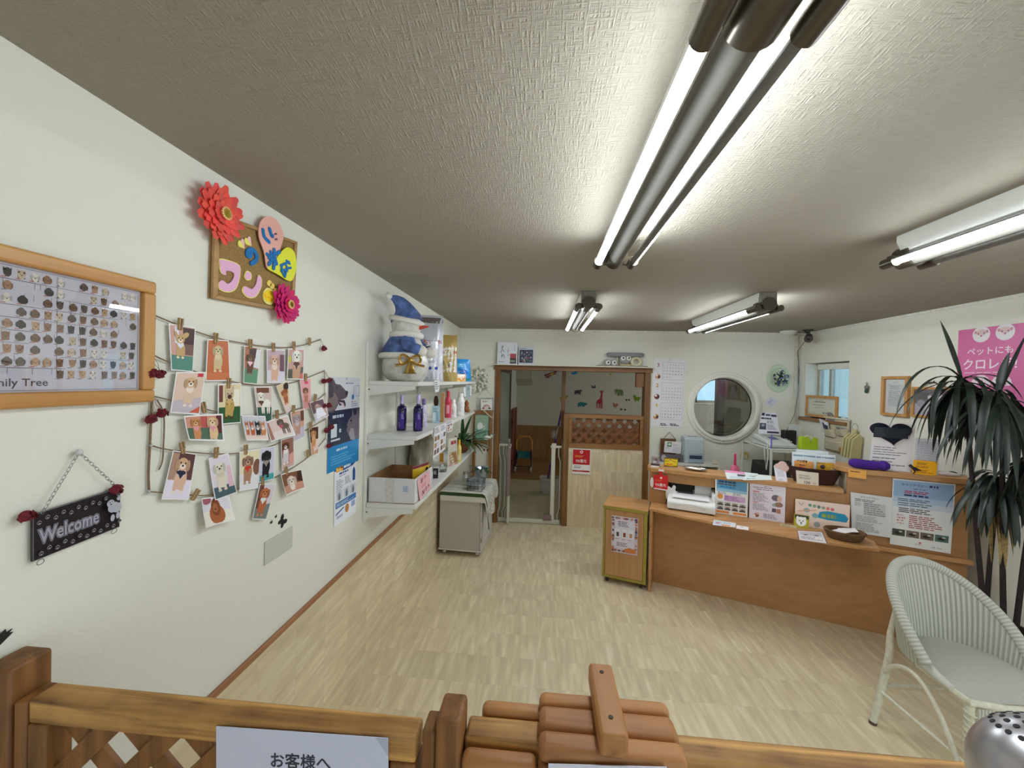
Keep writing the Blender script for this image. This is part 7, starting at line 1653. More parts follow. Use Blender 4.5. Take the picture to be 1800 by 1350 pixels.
cd = Card((2.40, 4.60, LZ+.09), (2.86, 4.60, LZ+.075), (2.86, 4.59, LZ+.001), (2.40, 4.59, LZ+.001), base=(96, 92, 96), thick=.004); cd.E(.1, .5, .06, .07, (176, 172, 172)); cd.R(.25, .1, .5, .6, (70, 60, 66)); cd.E(.7, .5, .05, .06, (150, 146, 146)); cd.E(.88, .5, .05, .07, (150, 140, 140)); cd.build('photo_strip', label='grey strip of small photos along the front of the low white shelf', cat='photo')
t = thing('time_recorder', (2.80, 4.63, LZ), 'pale blue-grey time clock on the low white shelf', 'time clock')
tx0, tx1 = on(1203.5, 800, 1, 4.56).x, on(1238, 800, 1, 4.56).x; tz1 = on(1220, 769, 1, 4.56).z; TGm = mat('clock_grey_blue', (178, 190, 194), .4, var=.02)
b = MB(); b.prism([(tx0, y, z) for y, z in ((4.56, LZ+.001), (4.55, LZ+.06), (4.57, tz1-.02), (4.60, tz1), (4.70, tz1), (4.70, LZ+.001))], (tx1-tx0, 0, 0)); b.build('case', TGm, t, bevel=.008, seg=3)
MB().box(tx0+.04, tx1-.015, 4.548, 4.5545, LZ+.015, LZ+.115).build('front_plate', mat('clock_plate', (150, 166, 180), .35), t, bevel=.004); MB().box(tx0+.05, tx1-.03, 4.5455, 4.5478, LZ+.055, LZ+.092).build('display', mat('clock_display', (56, 66, 90), .2), t)
MB().box(tx0+.05, tx1-.06, 4.63, 4.645, tz1-.001, tz1+.002).build('card_slot', mat('black_plastic', (24, 24, 26), .45), t)
c_ = on(1230, 826, 2, .8765); c_ = Vector((3.0, 4.535, LZ)); t = thing('card_clip', (2.985, 4.54, LZ), 'small round cream card in a clip on the right end of the low white shelf', 'clip')
b = MB(); b.prism([Vector((2.985+.028*math.cos(a), 4.54, LZ+.034+.03*math.sin(a))) for a in [i*math.pi/10 for i in range(20)]], (0, .003, 0)); b.build('round_card', mat('cream_card', (214, 200, 176), .6), t, smooth=False); MB().box(2.96, 3.01, 4.53, 4.555, LZ+.0005, LZ+.012).build('clip_base', CLEAR, t)
# ---- pink brush behind the counter
c_ = CPt(.52, .30, 0); hz = on(1292, 796, 1, c_.y).z; bz_ = on(1292, 828, 1, c_.y)
desk = thing('inner_desk', CPt(.7, .5, 0), 'beech inner desk top behind the counter', 'desk')
cbox(-.05, 1.28, .36, .62, .83, .855).build('desk_top', CW1, desk, bevel=.003); cbox(-.05, -.03, .37, .60, 0, .83).build('desk_side', CW1, desk); cbox(1.26, 1.28, .37, .60, 0, .83).build('desk_side', CW1, desk)
PKM = mat('pink_plastic', (196, 44, 84), .35); q = on(1292, 826, 2, .855); q = CPt(.70, .46, .8555)
q = Vector((on(1292, 815, 1, 3.75).x, 3.75, .8555))
t = thing('pink_brush', q, 'pink round brush standing handle-up behind the counter', 'brush')
zt_, zm = on(1292, 796, 1, 3.75).z, on(1292, 817, 1, 3.75).z
MB().lathe([(.012, zm-.8555), (.010, zm-.8555+.02), (.009, zt_-.8555-.01), (.0, zt_-.8555)], q, 14).build('handle', PKM, t); MB().lathe([(.05, .02), (.052, .05), (.035, zm-.8555-.015), (.012, zm-.8555)], q, 20, sy=.5).build('head', mat('pink_translucent', (206, 96, 126), .4), t); MB().lathe([(.05, 0), (.05, .02)], q, 20, sy=.5).build('bristles', mat('pink_bristle', (170, 50, 80), .9, var=.2, scale=200), t)
# ---- white rack with the fax
RK = mat('rack_white', (206, 212, 200), .35, var=.02); RZ = 1.15
x0, x1, y0, y1 = 3.31, 3.79, 4.05, 4.62
rk = thing('fax_rack', ((x0+x1)/2, (y0+y1)/2, 0), 'white metal rack in the back right corner holding a fax', 'rack')
MB().box(x0, x1, y0, y1, RZ-.012, RZ).build('top', RK, rk, bevel=.003)
for x in (x0, x1-.018):
    for y in (y0, y1-.018): MB().box(x, x+.018, y, y+.018, 0, RZ-.012).build('leg', RK, rk, bevel=.002)
MB().box(x0+.02, x1-.02, y0+.02, y1-.02, .70, .715).build('shelf', RK, rk); 
for y in (y0+.001, y1-.017): MB().box(x0+.018, x1-.018, y, y+.014, RZ-.034, RZ-.012).build('rail', RK, rk)
t = thing('black_case', (3.52, 4.25, .715), 'black machine case inside the white rack', 'machine'); BKP = mat('black_plastic', (24, 24, 26), .45)
b = MB(); b.prism([(3.34, y, z) for y, z in ((4.08, .7155), (4.06, .86), (4.12, .93), (4.45, .97), (4.5, .7155))], (.38, 0, 0)); b.build('case', BKP, t, bevel=.008); b = MB(); b.tube([(3.34-.002, 4.10+.03*math.cos(a), .80+.03*math.sin(a)) for a in [i*math.pi/8 for i in range(16)]], .005, 6, closed=True); b.build('cable_loop', BKP, t)
FX = mat('fax_grey', (200, 204, 198), .4, var=.02)
fx = thing('fax_machine', (3.48, 4.30, RZ), 'pale grey fax machine with a printed sheet feeding up behind it', 'fax')
fx0, fx1 = 3.325, 3.575
b = MB(); b.prism([(fx0, y, z) for y, z in ((4.10, RZ+.004), (4.09, RZ+.035), (4.16, RZ+.052), (4.36, RZ+.085), (4.42, RZ+.08), (4.44, RZ+.004))], (fx1-fx0, 0, 0)); b.build('body', FX, fx, bevel=.008, seg=3)
b = MB(); b.prism([(fx0-.012, y, z) for y, z in ((4.12, RZ+.03), (4.14, RZ+.068), (4.40, RZ+.112), (4.40, RZ+.06))], (.055, 0, 0)); b.build('handset', FX, fx, bevel=.012, seg=3)
def onfx(u, t_): return Vector((fx0+u, 4.16+.20*t_, RZ+.0535+.033*t_))
cd = Card(onfx(.10, .9), onfx(.18, .9), onfx(.18, .45), onfx(.10, .45), base=(96, 104, 140), thick=.001); cd.build('display', fx)
b = MB()
for i in range(4):
    for j in range(3): q = onfx(.21+i*.018, .2+j*.2); b.obox(q, (.006, 0, 0), Vector((0, .2, .055)).normalized()*.007, Vector((0, -.055, .2)).normalized()*.0015)
b.build('keypad', mat('key_white', (226, 226, 222), .4), fx)
b = MB(); b.tube([(fx0-.008, 4.13, RZ+.03), (fx0-.012, 4.10, RZ-.06), (fx0-.014, 4.12, RZ-.22), (fx0-.012, 4.16, RZ-.10), (fx0-.010, 4.18, RZ+.01)], .006, 8); b.build('coiled_cord', FX, fx)
P = [on(x, y, 1, 4.46) for x, y in ((1339, 724), (1366, 726.5))]+[on(1372, 764, 1, 4.40), on(1333, 762, 1, 4.40)]
cd = Card(*P, base=(220, 220, 228), thick=.0006, curl=lambda u, v: -.012*math.sin(math.pi*v)); K2 = (46, 46, 66); cd.R(.04, .84, .22, .97, K2); cd.R(.28, .84, .58, .93, (90, 96, 120)); cd.R(.62, .82, .95, .92, (60, 60, 80)); cd.G(.05, .68, .95, .76, 1, K2, fill=.9); cd.G(.4, .50, .95, .64, 3, (90, 90, 110)); cd.R(.03, .2, .36, .5, (70, 76, 90)); cd.E(.2, .4, .1, .08, (150, 160, 160)); cd.G(.42, .2, .95, .46, 5, (110, 110, 130)); cd.R(.4, .04, .95, .13, (60, 50, 76)); cd.build('printed_sheet', fx)
_pz = on(1322, 775, 1, 4.07); tag(MB().cyl((3.319, 4.062, RZ+.0002), (3.322, 4.066, RZ+.14), .006, n=10).build('purple_pen', mat('pen_purple', (120, 100, 200), .3)), 'purple pen standing at the left edge of the fax machine', 'pen')
t = thing('black_box', (3.70, 4.40, RZ), 'black upright box on the rack right of the fax', 'box')
bx0, bx1 = on(1380, 775, 1, 4.38).x, on(1400, 775, 1, 4.38).x
MB().box(bx0, bx1, 4.38, 4.46, RZ+.0005, on(1390, 757, 1, 4.38).z).build('box_body', BKP, t, bevel=.004)
cd = Card(*[on(x, y, 1, 4.50) for x, y in ((1387, 745.5), (1407, 747), (1404, 775), (1386, 774))], base=(206, 212, 208), thick=.01); cd.frame(0, 0, 1, 1, .06, (222, 226, 222)); cd.G(.2, .3, .8, .7, 3, (176, 186, 180)); cd.build('acrylic_stand', label='white-edged stand standing behind the black box on the rack', cat='frame')
LG = mat('lime_plastic', (170, 200, 24), .35, var=.02)
td = thing('tape_dispenser', on(1422, 788, 2, RZ), 'lime green tape dispenser at the right end of the rack', 'tape dispenser')
dx0, dx1 = on(1406, 780, 1, 4.12).x, on(1436, 780, 1, 4.12).x; dz1 = on(1420, 767.5, 1, 4.12).z; dw = dx1-dx0; dh = dz1-RZ
b = MB(); b.prism([(dx0+dw*u, 4.10, RZ+.0005+dh*v) for u, v in ((0, 0), (1, 0), (1, .9), (.70, .95), (.70, .9), (.60, .45), (.50, .85), (.40, 1), (.04, .98), (0, .5))], (0, .055, 0)); b.build('body', LG, td, bevel=.003)
MB().cyl((dx0+dw*.52, 4.115, RZ+dh*.82), (dx0+dw*.52, 4.14, RZ+dh*.82), dh*.30, n=20).build('tape_roll', mat('tape_roll', (206, 206, 190), .4), td)
# ================================================================== RIGHT WALL
def rq(*px, off=0.0): return [RW(x, y, off) for x, y in px]
CFW = wood('certificate_frame', (176, 124, 66), (206, 156, 92), 2, .4)
def framed(px, lab, fw_, draw, base, off=.0, lean=0.0, name='framed_certificate', th=.018):
    P = rq(*px, off=off+th); y1_, y0_ = P[0].y, P[1].y; z1_ = (P[0].z+P[1].z)/2; z0_ = (P[2].z+P[3].z)/2
    X = XR-off
    t = thing(name, (X, (y0_+y1_)/2, z0_), lab, 'picture frame')
    c_ = lambda y, z, d_: Vector((X-d_-lean*(1-(z-z0_)/(z1_-z0_)), y, z))
    for (ya, za, yb_, zb_) in ((y0_, z0_, y1_, z0_+fw_), (y0_, z1_-fw_, y1_, z1_), (y0_, z0_+fw_, y0_+fw_, z1_-fw_), (y1_-fw_, z0_+fw_, y1_, z1_-fw_)):
        b = MB(); b.prism([c_(ya, za, .001), c_(yb_, za, .001), c_(yb_, zb_, .001), c_(ya, zb_, .001)], (-th, 0, 0)); b.build('frame', CFW, t, bevel=.002)
    cd = Card(c_(y1_-fw_, z1_-fw_, .008), c_(y0_+fw_, z1_-fw_, .008), c_(y0_+fw_, z0_+fw_, .008), c_(y1_-fw_, z0_+fw_, .008), base=base, thick=.003); draw(cd); cd.build('print', t)
    b = MB(); b.prism([c_(y0_+fw_, z0_+fw_, .013), c_(y1_-fw_, z0_+fw_, .013), c_(y1_-fw_, z1_-fw_, .013), c_(y0_+fw_, z1_-fw_, .013)], (-.001, 0, 0)); b.build('pane', GLASS, t)
    return t
def dr1(cd): cd.frame(.02, .03, .98, .97, .02, (196, 190, 150)); cd.G(.3, .82, .7, .88, 1, (110, 104, 90)); cd.G(.25, .74, .85, .8, 1, (70, 66, 60), fill=.8); cd.G(.2, .54, .8, .62, 1, (120, 114, 100)); cd.G(.3, .40, .75, .46, 1, (120, 114, 100)); cd.G(.55, .1, .95, .18, 1, (60, 56, 50), fill=.8)
framed(((1416, 694.5), (1472, 696.5), (1466, 737), (1410, 730)), 'landscape certificate in a light wood frame standing on the right window sill', .028, dr1, (226, 224, 206), off=.012, lean=-.0)
def dr2(cd): cd.G(.35, .88, .7, .92, 1, (120, 130, 140)); cd.G(.2, .7, .9, .82, 3, (170, 176, 180)); cd.G(.15, .2, .9, .66, 10, (176, 180, 184)); cd.R(.74, .5, .9, .6, (226, 170, 160))
framed(((1549, 660.5), (1595.5, 662), (1596, 733.5), (1551, 730)), 'portrait document in a plain wooden frame on the right wall', .024, dr2, (222, 226, 224), th=.03)
def dr3(cd): cd.R(0, .45, 1, 1, (96, 86, 96)); cd.R(.05, .6, .4, .9, (70, 64, 70)); cd.R(.72, .4, 1, 1, (104, 50, 80)); cd.R(0, 0, 1, .45, (186, 182, 196)); cd.E(.58, .38, .24, .24, (214, 210, 208)); cd.E(.45, .30, .16, .18, (206, 202, 202)); cd.E(.62, .74, .10, .13, (226, 222, 218)); cd.E(.40, .70, .05, .06, (214, 208, 206)); cd.E(.70, .70, .022, .022, K); cd.E(.60, .76, .015, .015, K); cd.E(.18, .45, .12, .1, (150, 146, 160)); cd.E(.5, .14, .16, .06, (150, 140, 136))
df = framed(((1602.5, 680.5), (1680, 680.5), (1680, 737), (1605, 735.5)), 'framed photo of a fluffy white dog on the right wall behind the tall plant', .020, dr3, (120, 112, 120), name='framed_dog_photo')
q0, q1 = RW(1622, 679, .012), RW(1662, 680, .012); qm = RW(1641, 672, .012); b = MB(); b.tube([q0, RW(1630, 674, .014), qm, RW(1654, 677, .014), q1], .004, 6); b.tube([RW(1628, 673, .016), qm, RW(1642, 670, .016)], .005, 6); b.build('ribbon', mat('dark_ribbon', (60, 46, 50), .7), df)
P = rq(((1684.5, 581)), off=.004) if False else [RW(x, y, .004) for x, y in ((1685, 581), (1830, 570))]
z1_ = P[0].z; z0_ = RW(1681, 741, .004).z; ya, yb_ = P[0].y, 2.66
cd = Card((XR-.004, ya, z1_), (XR-.004, yb_, z1_), (XR-.004, yb_, z0_), (XR-.004, ya, z0_), base=(214, 112, 160), thick=.001)
for u in (.34, .66):
    cd.E(u, .93, .125, .125, (232, 226, 228)); cd.E(u, .95, .07, .05, (222, 190, 190)); cd.E(u-.04, .94, .012, .012, (150, 100, 110)); cd.E(u+.04, .94, .012, .012, (150, 100, 110)); cd.E(u, .915, .015, .012, (170, 90, 110)); cd.E(u-.08, .955, .02, .025, (206, 150, 160)); cd.E(u+.08, .955, .02, .025, (206, 150, 160))
cd.T('ペットにも', .46, .725, .085, (246, 226, 232), bold=.035, w=.66); cd.T('クロレラ!', .46, .575, .125, (246, 226, 232), bold=.04, w=.72); cd.G(.12, .525, .85, .54, 1, (240, 200, 216), fill=.6)
for u, v in ((.36, .42), (.64, .42)): cd.E(u, v, .135, .135, (238, 206, 220)); cd.E(u, v, .122, .122, (228, 214, 220)); cd.G(u-.08, v-.02, u+.08, v+.05, 2, (190, 110, 140))
cd.R(.2, .30, .8, .40, (214, 112, 160)); cd.P([(.14, .33), (.2, .42), (.24, .36), (.17, .29)], (244, 226, 232)); cd.T('バランス', .40, .31, .065, (244, 216, 226), bold=.03, w=.34); cd.G(.6, .31, .78, .35, 1, (244, 216, 226), fill=.8); cd.G(.2, .22, .85, .26, 1, (236, 180, 204))
cd.R(0, 0, 1, .075, (226, 190, 200)); cd.G(.1, .02, .9, .06, 2, (190, 120, 150))
cd.build('pink_poster', m=GLOSS, label='large pink poster with white lettering behind the tall plant on the right wall', cat='poster')
# hanging ornament
t = thing('hanging_ornament', RW(1523, 691, .015), 'small grey and green animal ornament hanging on the right wall', 'ornament')
q = RW(1523, 681, .018); MB().ell(q, (.010, .024, .020), 12, 8).build('head', mat('felt_grey', (120, 112, 106), .9, var=.1), t); MB().ell(q+Vector((0, 0, -.033)), (.012, .017, .022), 12, 8).build('body', mat('felt_green', (46, 84, 66), .9, var=.1), t); MB().tube([q+Vector((0, -.004, .02)), q+Vector((0, -.012, .04)), q+Vector((0, -.004, .052)), q+Vector((0, .004, .04)), q+Vector((0, 0, .02))], .002, 6).build('loop', mat('felt_green', (46, 84, 66), .9, var=.1), t)
# fabric letter holder with pockets
PCX = XR-.02; zA = RW(1449, 733, .03).z; y1_, y0_ = RW(1450, 734, .03).y, RW(1492, 740, .03).y; zB_ = RW(1478, 797, .03).z
CNV = mat('canvas_cream', (206, 196, 168), .9, var=.05, scale=220, bump=.4)
t = thing('pocket_hanger', (PCX, (y0_+y1_)/2, zB_), 'cream canvas pocket hanger with letters below the right window', 'letter holder')
MB().box(PCX-.004, PCX, y0_, y1_, zB_, zA).build('backing', CNV, t, bevel=.001); MB().cyl((PCX-.008, y0_-.01, zA), (PCX-.008, y1_+.01, zA), .009, n=14).build('rod', mat('rod_cream', (222, 214, 196), .5), t)
hh = zA-zB_
for k, (ya, yb_, za, zb_) in enumerate(((y0_+.005, (y0_+y1_)/2-.005, zB_+hh*.50, zB_+hh*.74), ((y0_+y1_)/2+.005, y1_-.005, zB_+hh*.42, zB_+hh*.68), (y0_+.005, y1_-.005, zB_+.01, zB_+hh*.36))):
    b = MB(); b.grid(lambda u, v: Vector((PCX-.006-.045*math.sin(math.pi*u)**.6*(.35+.65*v)-.004*math.sin(8*u), ya+(yb_-ya)*u, za+(zb_-za)*v-.012*math.sin(math.pi*u)*v)), 14, 8); b.build('pocket', CNV, t, solid=.002)
MB().cyl((PCX-.052, y0_+.035, zB_+.045), (PCX-.055, y0_+.035, zB_+.045), .022, n=20).build('leather_patch', mat('leather_tan', (166, 104, 56), .7), t)
cd = Card(*[Vector((PCX-.03, y, z)) for y, z in ((y1_+.06, zA-.02), (y1_-.08, zA-.05), (y1_-.10, zA-.17), (y1_-.0, zA-.16))], base=(206, 204, 206), thick=.003); cd.R(.3, .3, .9, .8, (60, 56, 76)); cd.R(.5, .7, .9, .95, (232, 230, 236)); cd.build('letter', label='white and dark magazine sticking out of the left canvas pocket', cat='magazine')
cd = Card(*[Vector((PCX-.022, y, z)) for y, z in (((y0_+y1_)/2-.01, zA-.075), (y0_+.02, zA-.08), (y0_+.02, zA-.14), ((y0_+y1_)/2-.01, zA-.14))], base=(170, 166, 164), thick=.003); cd.R(.1, .1, .45, .9, (120, 116, 120)); cd.R(.55, .1, .9, .9, (150, 146, 150)); cd.build('letter', label='grey printed card in the right canvas pocket', cat='card')
# photo and dish on the sill
q = Vector((XR-.025, 4.30, WZ0+.0005)); cd = Card(q+Vector((0, .05, .085)), q+Vector((.01, -.05, .080)), q+Vector((0, -.05, 0)), q+Vector((-.01, .05, 0)), base=(120, 118, 128), thick=.004); cd.E(.5, .4, .2, .2, (90, 86, 96)); cd.E(.5, .5, .12, .12, (160, 156, 160)); cd.build('sill_photo', label='small grey photo card propped on the window sill', cat='photo')
q = Vector((XR+.02, 4.19, WZ0)); t = thing('sill_dish', q, 'small pale dish at the near end of the window sill', 'dish'); MB().lathe([(.02, .0005), (.03, .002), (.045, .02), (.043, .022), (.028, .006), (0, .005)], q, 20).build('dish_body', mat('dish_pale', (206, 214, 200), .3), t); MB().ell(q+Vector((0, 0, .03)), (.028, .028, .018), 14, 8).build('dish_lid', mat('dish_white', (222, 226, 222), .4), t)
# bundle of canvas bags on a hook
q = RW(1508, 800, .05); hk = RW(1507, 752, .015)
t = thing('canvas_bags', q, 'cream canvas bags hanging from a wire ring on the right wall', 'bag')
MB().tube([hk+Vector((-.02, .035*math.cos(a), .04*math.sin(a))) for a in [i*math.pi/10 for i in range(20)]], .002, 6, closed=True).build('wire_ring', mat('steel', (170, 170, 168), .3, .9), t)
BC = mat('canvas_yellowish', (204, 194, 140), .9, var=.06, scale=200, bump=.4); zt_ = hk.z-.06; zb_ = RW(1505, 806, .05).z
for k in range(4):
    yk = hk.y+.055-.037*k; b = MB()
    b.prism([(hk.x-.03-.07, yk+.012, zb_), (hk.x-.005, yk+.012, zb_), (hk.x-.005, yk, zt_-.02), (hk.x-.03, yk, zt_+.01), (hk.x-.09, yk+.004, zt_-.05)], (0, -.018, 0)); b.build('bag_fold', BC, t, bevel=.005)
MB().box(hk.x-.03, hk.x-.01, hk.y-.02, hk.y+.02, zt_+.0, zt_+.045).build('gathered_top', BC, t, bevel=.006)
yk = hk.y+.068; cd = Card((hk.x-.085, yk-.001, zt_-.07), (hk.x-.02, yk-.001, zt_-.05), (hk.x-.02, yk+.0005, zb_+.05), (hk.x-.085, yk+.0005, zb_+.05), base=(140, 136, 124), thick=.0005) if False else None
# ================================================================== WICKER CHAIR
ch_loc = Vector((3.155, 2.068, 0)); CR = Matrix.Rotation(math.radians(2), 3, 'Z'); SZ = .42
def chp(x, y, z): return ch_loc+CR @ Vector((x, y, 0))+Vector((0, 0, z))
chair = thing('wicker_chair', ch_loc, 'white woven wicker tub chair with splayed cane legs in front of the counter', 'chair')
WV = print_mat('woven_lloyd', .75)
_wb = WV.node_tree; _n = _wb.nodes.new('ShaderNodeTexNoise'); _n.inputs['Scale'].default_value = 420; _t = _wb.nodes.new('ShaderNodeTexCoord'); _p = _wb.nodes.new('ShaderNodeBump'); _p.inputs['Strength'].default_value = .35; _p.inputs['Distance'].default_value = .004
_wb.links.new(_t.outputs['Object'], _n.inputs['Vector']); _wb.links.new(_n.outputs['Fac'], _p.inputs['Height']); _wb.links.new(_p.outputs[0], _wb.nodes['Principled BSDF'].inputs['Normal'])
CANE = mat('cane_white', (206, 202, 182), .55, var=.06, scale=60, bump=.15)
C1, C2 = lin((194, 193, 181)), lin((168, 168, 158))
AMX = math.radians(102)
def hb(a): return .018+.365*max(0, math.cos(a*.88))**.92
def shell(a, t, out=0.0):
    h_ = hb(a); z = SZ+h_*t; r_ = .222+.030*t*(h_/.4)+.010*t+out
    lean = .03*t*t*(h_/.4)
    return (math.sin(a)*r_*1.02, math.cos(a)*r_+.0+lean*max(0, math.cos(a)), z)
def woven(b, fn, nu, nv, rib, amp, per):
    """grid with ribs across u: rib = number of ribs"""
    N = rib*per; vs = []
    for j in range(nv+1):
        for i in range(N+1):
            k = (i % per)/per; d = amp*math.sin(math.pi*k); vs.append(fn(i/N, j/nv, d))
    for j in range(nv):
        for i in range(N):
            k = (i % per+.5)/per; b.col = C1 if .28 < k < .72 else C2
            b.add([vs[j*(N+1)+i], vs[j*(N+1)+i+1], vs[(j+1)*(N+1)+i+1], vs[(j+1)*(N+1)+i]], [(0, 1, 2, 3)])
b = MB(); woven(b, lambda u, v, d: chp(*shell(-AMX+2*AMX*u, v, -d)), 0, 14, 46, .0045, 4); b.build('backrest_inner', WV, chair, angle=180)
b = MB(); woven(b, lambda u, v, d: chp(*shell(AMX-2*AMX*u, v, .022+d)), 0, 14, 46, .004, 4); b.build('backrest_outer', WV, chair, angle=180)
b = MB(); pts = []
for i in range(181):
    a = -AMX+2*AMX*i/180; p = shell(a, 1.0, .011); pts.append(chp(p[0], p[1], p[2]+.004))
ext = lambda sg: [chp(sg*.245, -.10, SZ+.012), chp(sg*.243, -.16, SZ+.004)]
b.tube(list(reversed(ext(-1)))+pts+ext(1), .02, 12, radii=[.016, .020]+[.024]*181+[.020, .016]); b.col = C1
for i in range(len(b.c)): b.c[i] = C2 if (24 < i < 180*12 and (i//12) % 2) else C1
b.build('rolled_rim', WV, chair, angle=180)
# seat: rounded at the back, straight at the front
def seat_pt(u, v, d):
    y = -.235+.475*v; wd = .236 if y < .02 else math.sqrt(max(0.0, .236**2-((y-.02)*1.05)**2)); 
    return chp((2*u-1)*wd, y, SZ+.006+.010*math.sin(math.pi*u)*math.sin(math.pi*min(1, v*1.1))+d)
b = MB(); woven(b, seat_pt, 0, 20, 40, .0022, 4); b.build('seat', WV, chair, angle=180)
b = MB()
rim = [(-.236, .0), (-.240, -.12), (-.236, -.225), (-.10, -.250), (.10, -.250), (.236, -.225), (.240, -.12), (.236, .0)]
b.tube([chp(x, y, SZ-.004) for x, y in rim], .015, 10); b.build('seat_rail', CANE, chair)
b = MB(); woven(b, lambda u, v, d: chp(-.225+.45*u, -.243-.010*math.sin(math.pi*u)-d, SZ-.012-.085*v+.03*math.sin(math.pi*u)*v), 0, 4, 34, .003, 4); b.build('front_apron', WV, chair, angle=180)
for sg in (-1, 1):
    MB().tube([chp(sg*.206, .161, SZ+.17), chp(sg*.222, .168, SZ+.04), chp(sg*.228, .162, SZ-.06), chp(sg*.250, .155, .26), chp(sg*.325, .135, .012)], .016, 12, radii=[.011, .015, .017, .019, .016]).build('rear_leg', CANE, chair)
    l_ = MB().tube([chp(sg*.232, -.222, SZ-.015), chp(sg*.238, -.232, .22), chp(sg*.250, -.250, .012)], .016, 12).build('front_leg', CANE, chair)
    w_ = MB(); hx = [chp(sg*.235+.019*math.cos(a), -.227+.019*math.sin(a)-.0004*a*.12, SZ-.03-.0042*a/1.0) for a in [i*math.pi/4 for i in range(150)] if SZ-.03-.0042*a > .18]
    w_.tube(hx, .0035, 5).build('cane_binding', CANE, l_)
    arch = [chp(sg*(.262-.006*t), .150-.39*t, .27+.145*math.sin(math.pi*t)**.8-.23*t*t) for t in [i/16 for i in range(17)]]
    MB().tube(arch, .011, 10).build('arch_brace', CANE, chair)
    MB().tube([chp(sg*.285, .148, .17), chp(sg*.245, -.24, .15)], .009, 10).build('stretcher', CANE, chair)
    for p in ((sg*.325, .135), (sg*.250, -.250)): MB().cyl(chp(p[0], p[1], 0), chp(p[0], p[1], .013), .017, n=14).build('foot_cap', mat('foot_brown', (96, 70, 60), .6), chair)
MB().tube([chp(-.273, .150, .20), chp(.273, .150, .20)], .009, 10).build('stretcher', CANE, chair)

# ================================================================== TALL PLANT
pb = Vector((3.815, 2.585, 0)); tp = thing('dragon_tree', pb, 'tall dark-leaved dragon tree with three bare canes in a brown pot by the right wall', 'plant')
MB().lathe([(.105, 0), (.12, .01), (.145, .30), (.152, .335), (.152, .355), (.138, .355), (.134, .32), (.0, .315)], pb, 32).build('pot', mat('pot_dark_brown', (58, 40, 32), .5, var=.1, scale=20), tp)
MB().lathe([(.134, .322), (.07, .335), (0, .338)], pb, 24).build('soil', mat('soil', (40, 30, 24), .95, var=.3, scale=90, bump=.8), tp)
DLF = mat('dracaena_leaf', (34, 46, 36), .42, var=.25, scale=24, stretch=(1, 1, .3)); DST = mat('dark_cane', (40, 26, 24), .8, var=.25, scale=80, bump=.4); TAN = mat('dried_leaf', (150, 126, 80), .85, var=.2, scale=60)
crowns = [on(1690, 668, 1, 2.62), on(1757, 694, 1, 2.50), on(1750, 842, 1, 2.60), on(1822, 800, 1, 2.42)]
bases = [pb+Vector(v) for v in ((-.03, .02, .33), (.03, -.02, .33), (.0, .05, .33), (.06, -.05, .33))]
for c_, q in zip(crowns, bases):
    MB().tube([q, q+(c_-q)*.4+Vector((.012, .01, 0)), q+(c_-q)*.75+Vector((.01, 0, 0)), c_], .012, 10, radii=[.014, .012, .011, .012]).build('cane', DST, tp)
rr = random.Random(21)
SPEC = ((crowns[0], 40, .46), (crowns[1], 46, .50), (crowns[2], 38, .36), (crowns[3], 26, .42))
for k, (c_, cnt, L_) in enumerate(SPEC):
    b = MB()
    for i in range(cnt):
        a = rr.uniform(0, 2*math.pi); e_ = rr.choice((.5, .15, -.25, -.7, -1.2, -1.8))+rr.uniform(-.15, .2)
        if e_ > 0 and rr.random() < .45: e_ = -1.0
        d = Vector((math.cos(a), math.sin(a), e_)).normalized(); L2 = L_*rr.uniform(.75, 1.15)
        if c_.x+d.x*L2*.6 > XR-.04: d.x *= .25
        leaf(b, c_+Vector((rr.uniform(-.01, .01), rr.uniform(-.01, .01), rr.uniform(-.04, .03))), d, L2, rr.uniform(.012, .019), 6.0 if e_ > -.1 else 2.2, n=10, fold=.4)
    if k == 0:
        leaf(b, c_, on(1652, 562, 1, 2.62)-c_, (on(1652, 562, 1, 2.62)-c_).length, .017, .0, n=9, fold=.5)
        leaf(b, c_, Vector((-.70, -.05, .78)), .60, .013, 3.6, n=14, fold=.4); leaf(b, c_, Vector((-.85, -.05, .35)), .46, .012, 2.6, n=12, fold=.4); leaf(b, c_, Vector((.8, -.2, .55)), .36, .012, 2.4, n=12, fold=.4)
    if k == 1:
        leaf(b, c_, on(1772, 632, 1, 2.5)-c_, .26, .024, .0, n=6, fold=.6); leaf(b, c_, on(1798, 603, 1, 2.5)-c_, .40, .013, .0, n=8, fold=.6)
        leaf(b, c_, Vector((-.85, -.1, .45)), .48, .013, 1.0, n=10); leaf(b, c_, Vector((-.8, .0, .30)), .42, .012, .9, n=10)
    b.build('leaf_crown', DLF, tp, angle=180)
b = MB()
for i in range(9):
    q = crowns[2]+Vector((rr.uniform(-.02, .05), rr.uniform(-.04, .02), -.06)); leaf(b, q, (rr.uniform(-.3, .3), rr.uniform(-.3, .2), -1), rr.uniform(.25, .5), .014, .4, n=8, fold=.6)
b.build('dried_leaves', TAN, tp, angle=180)

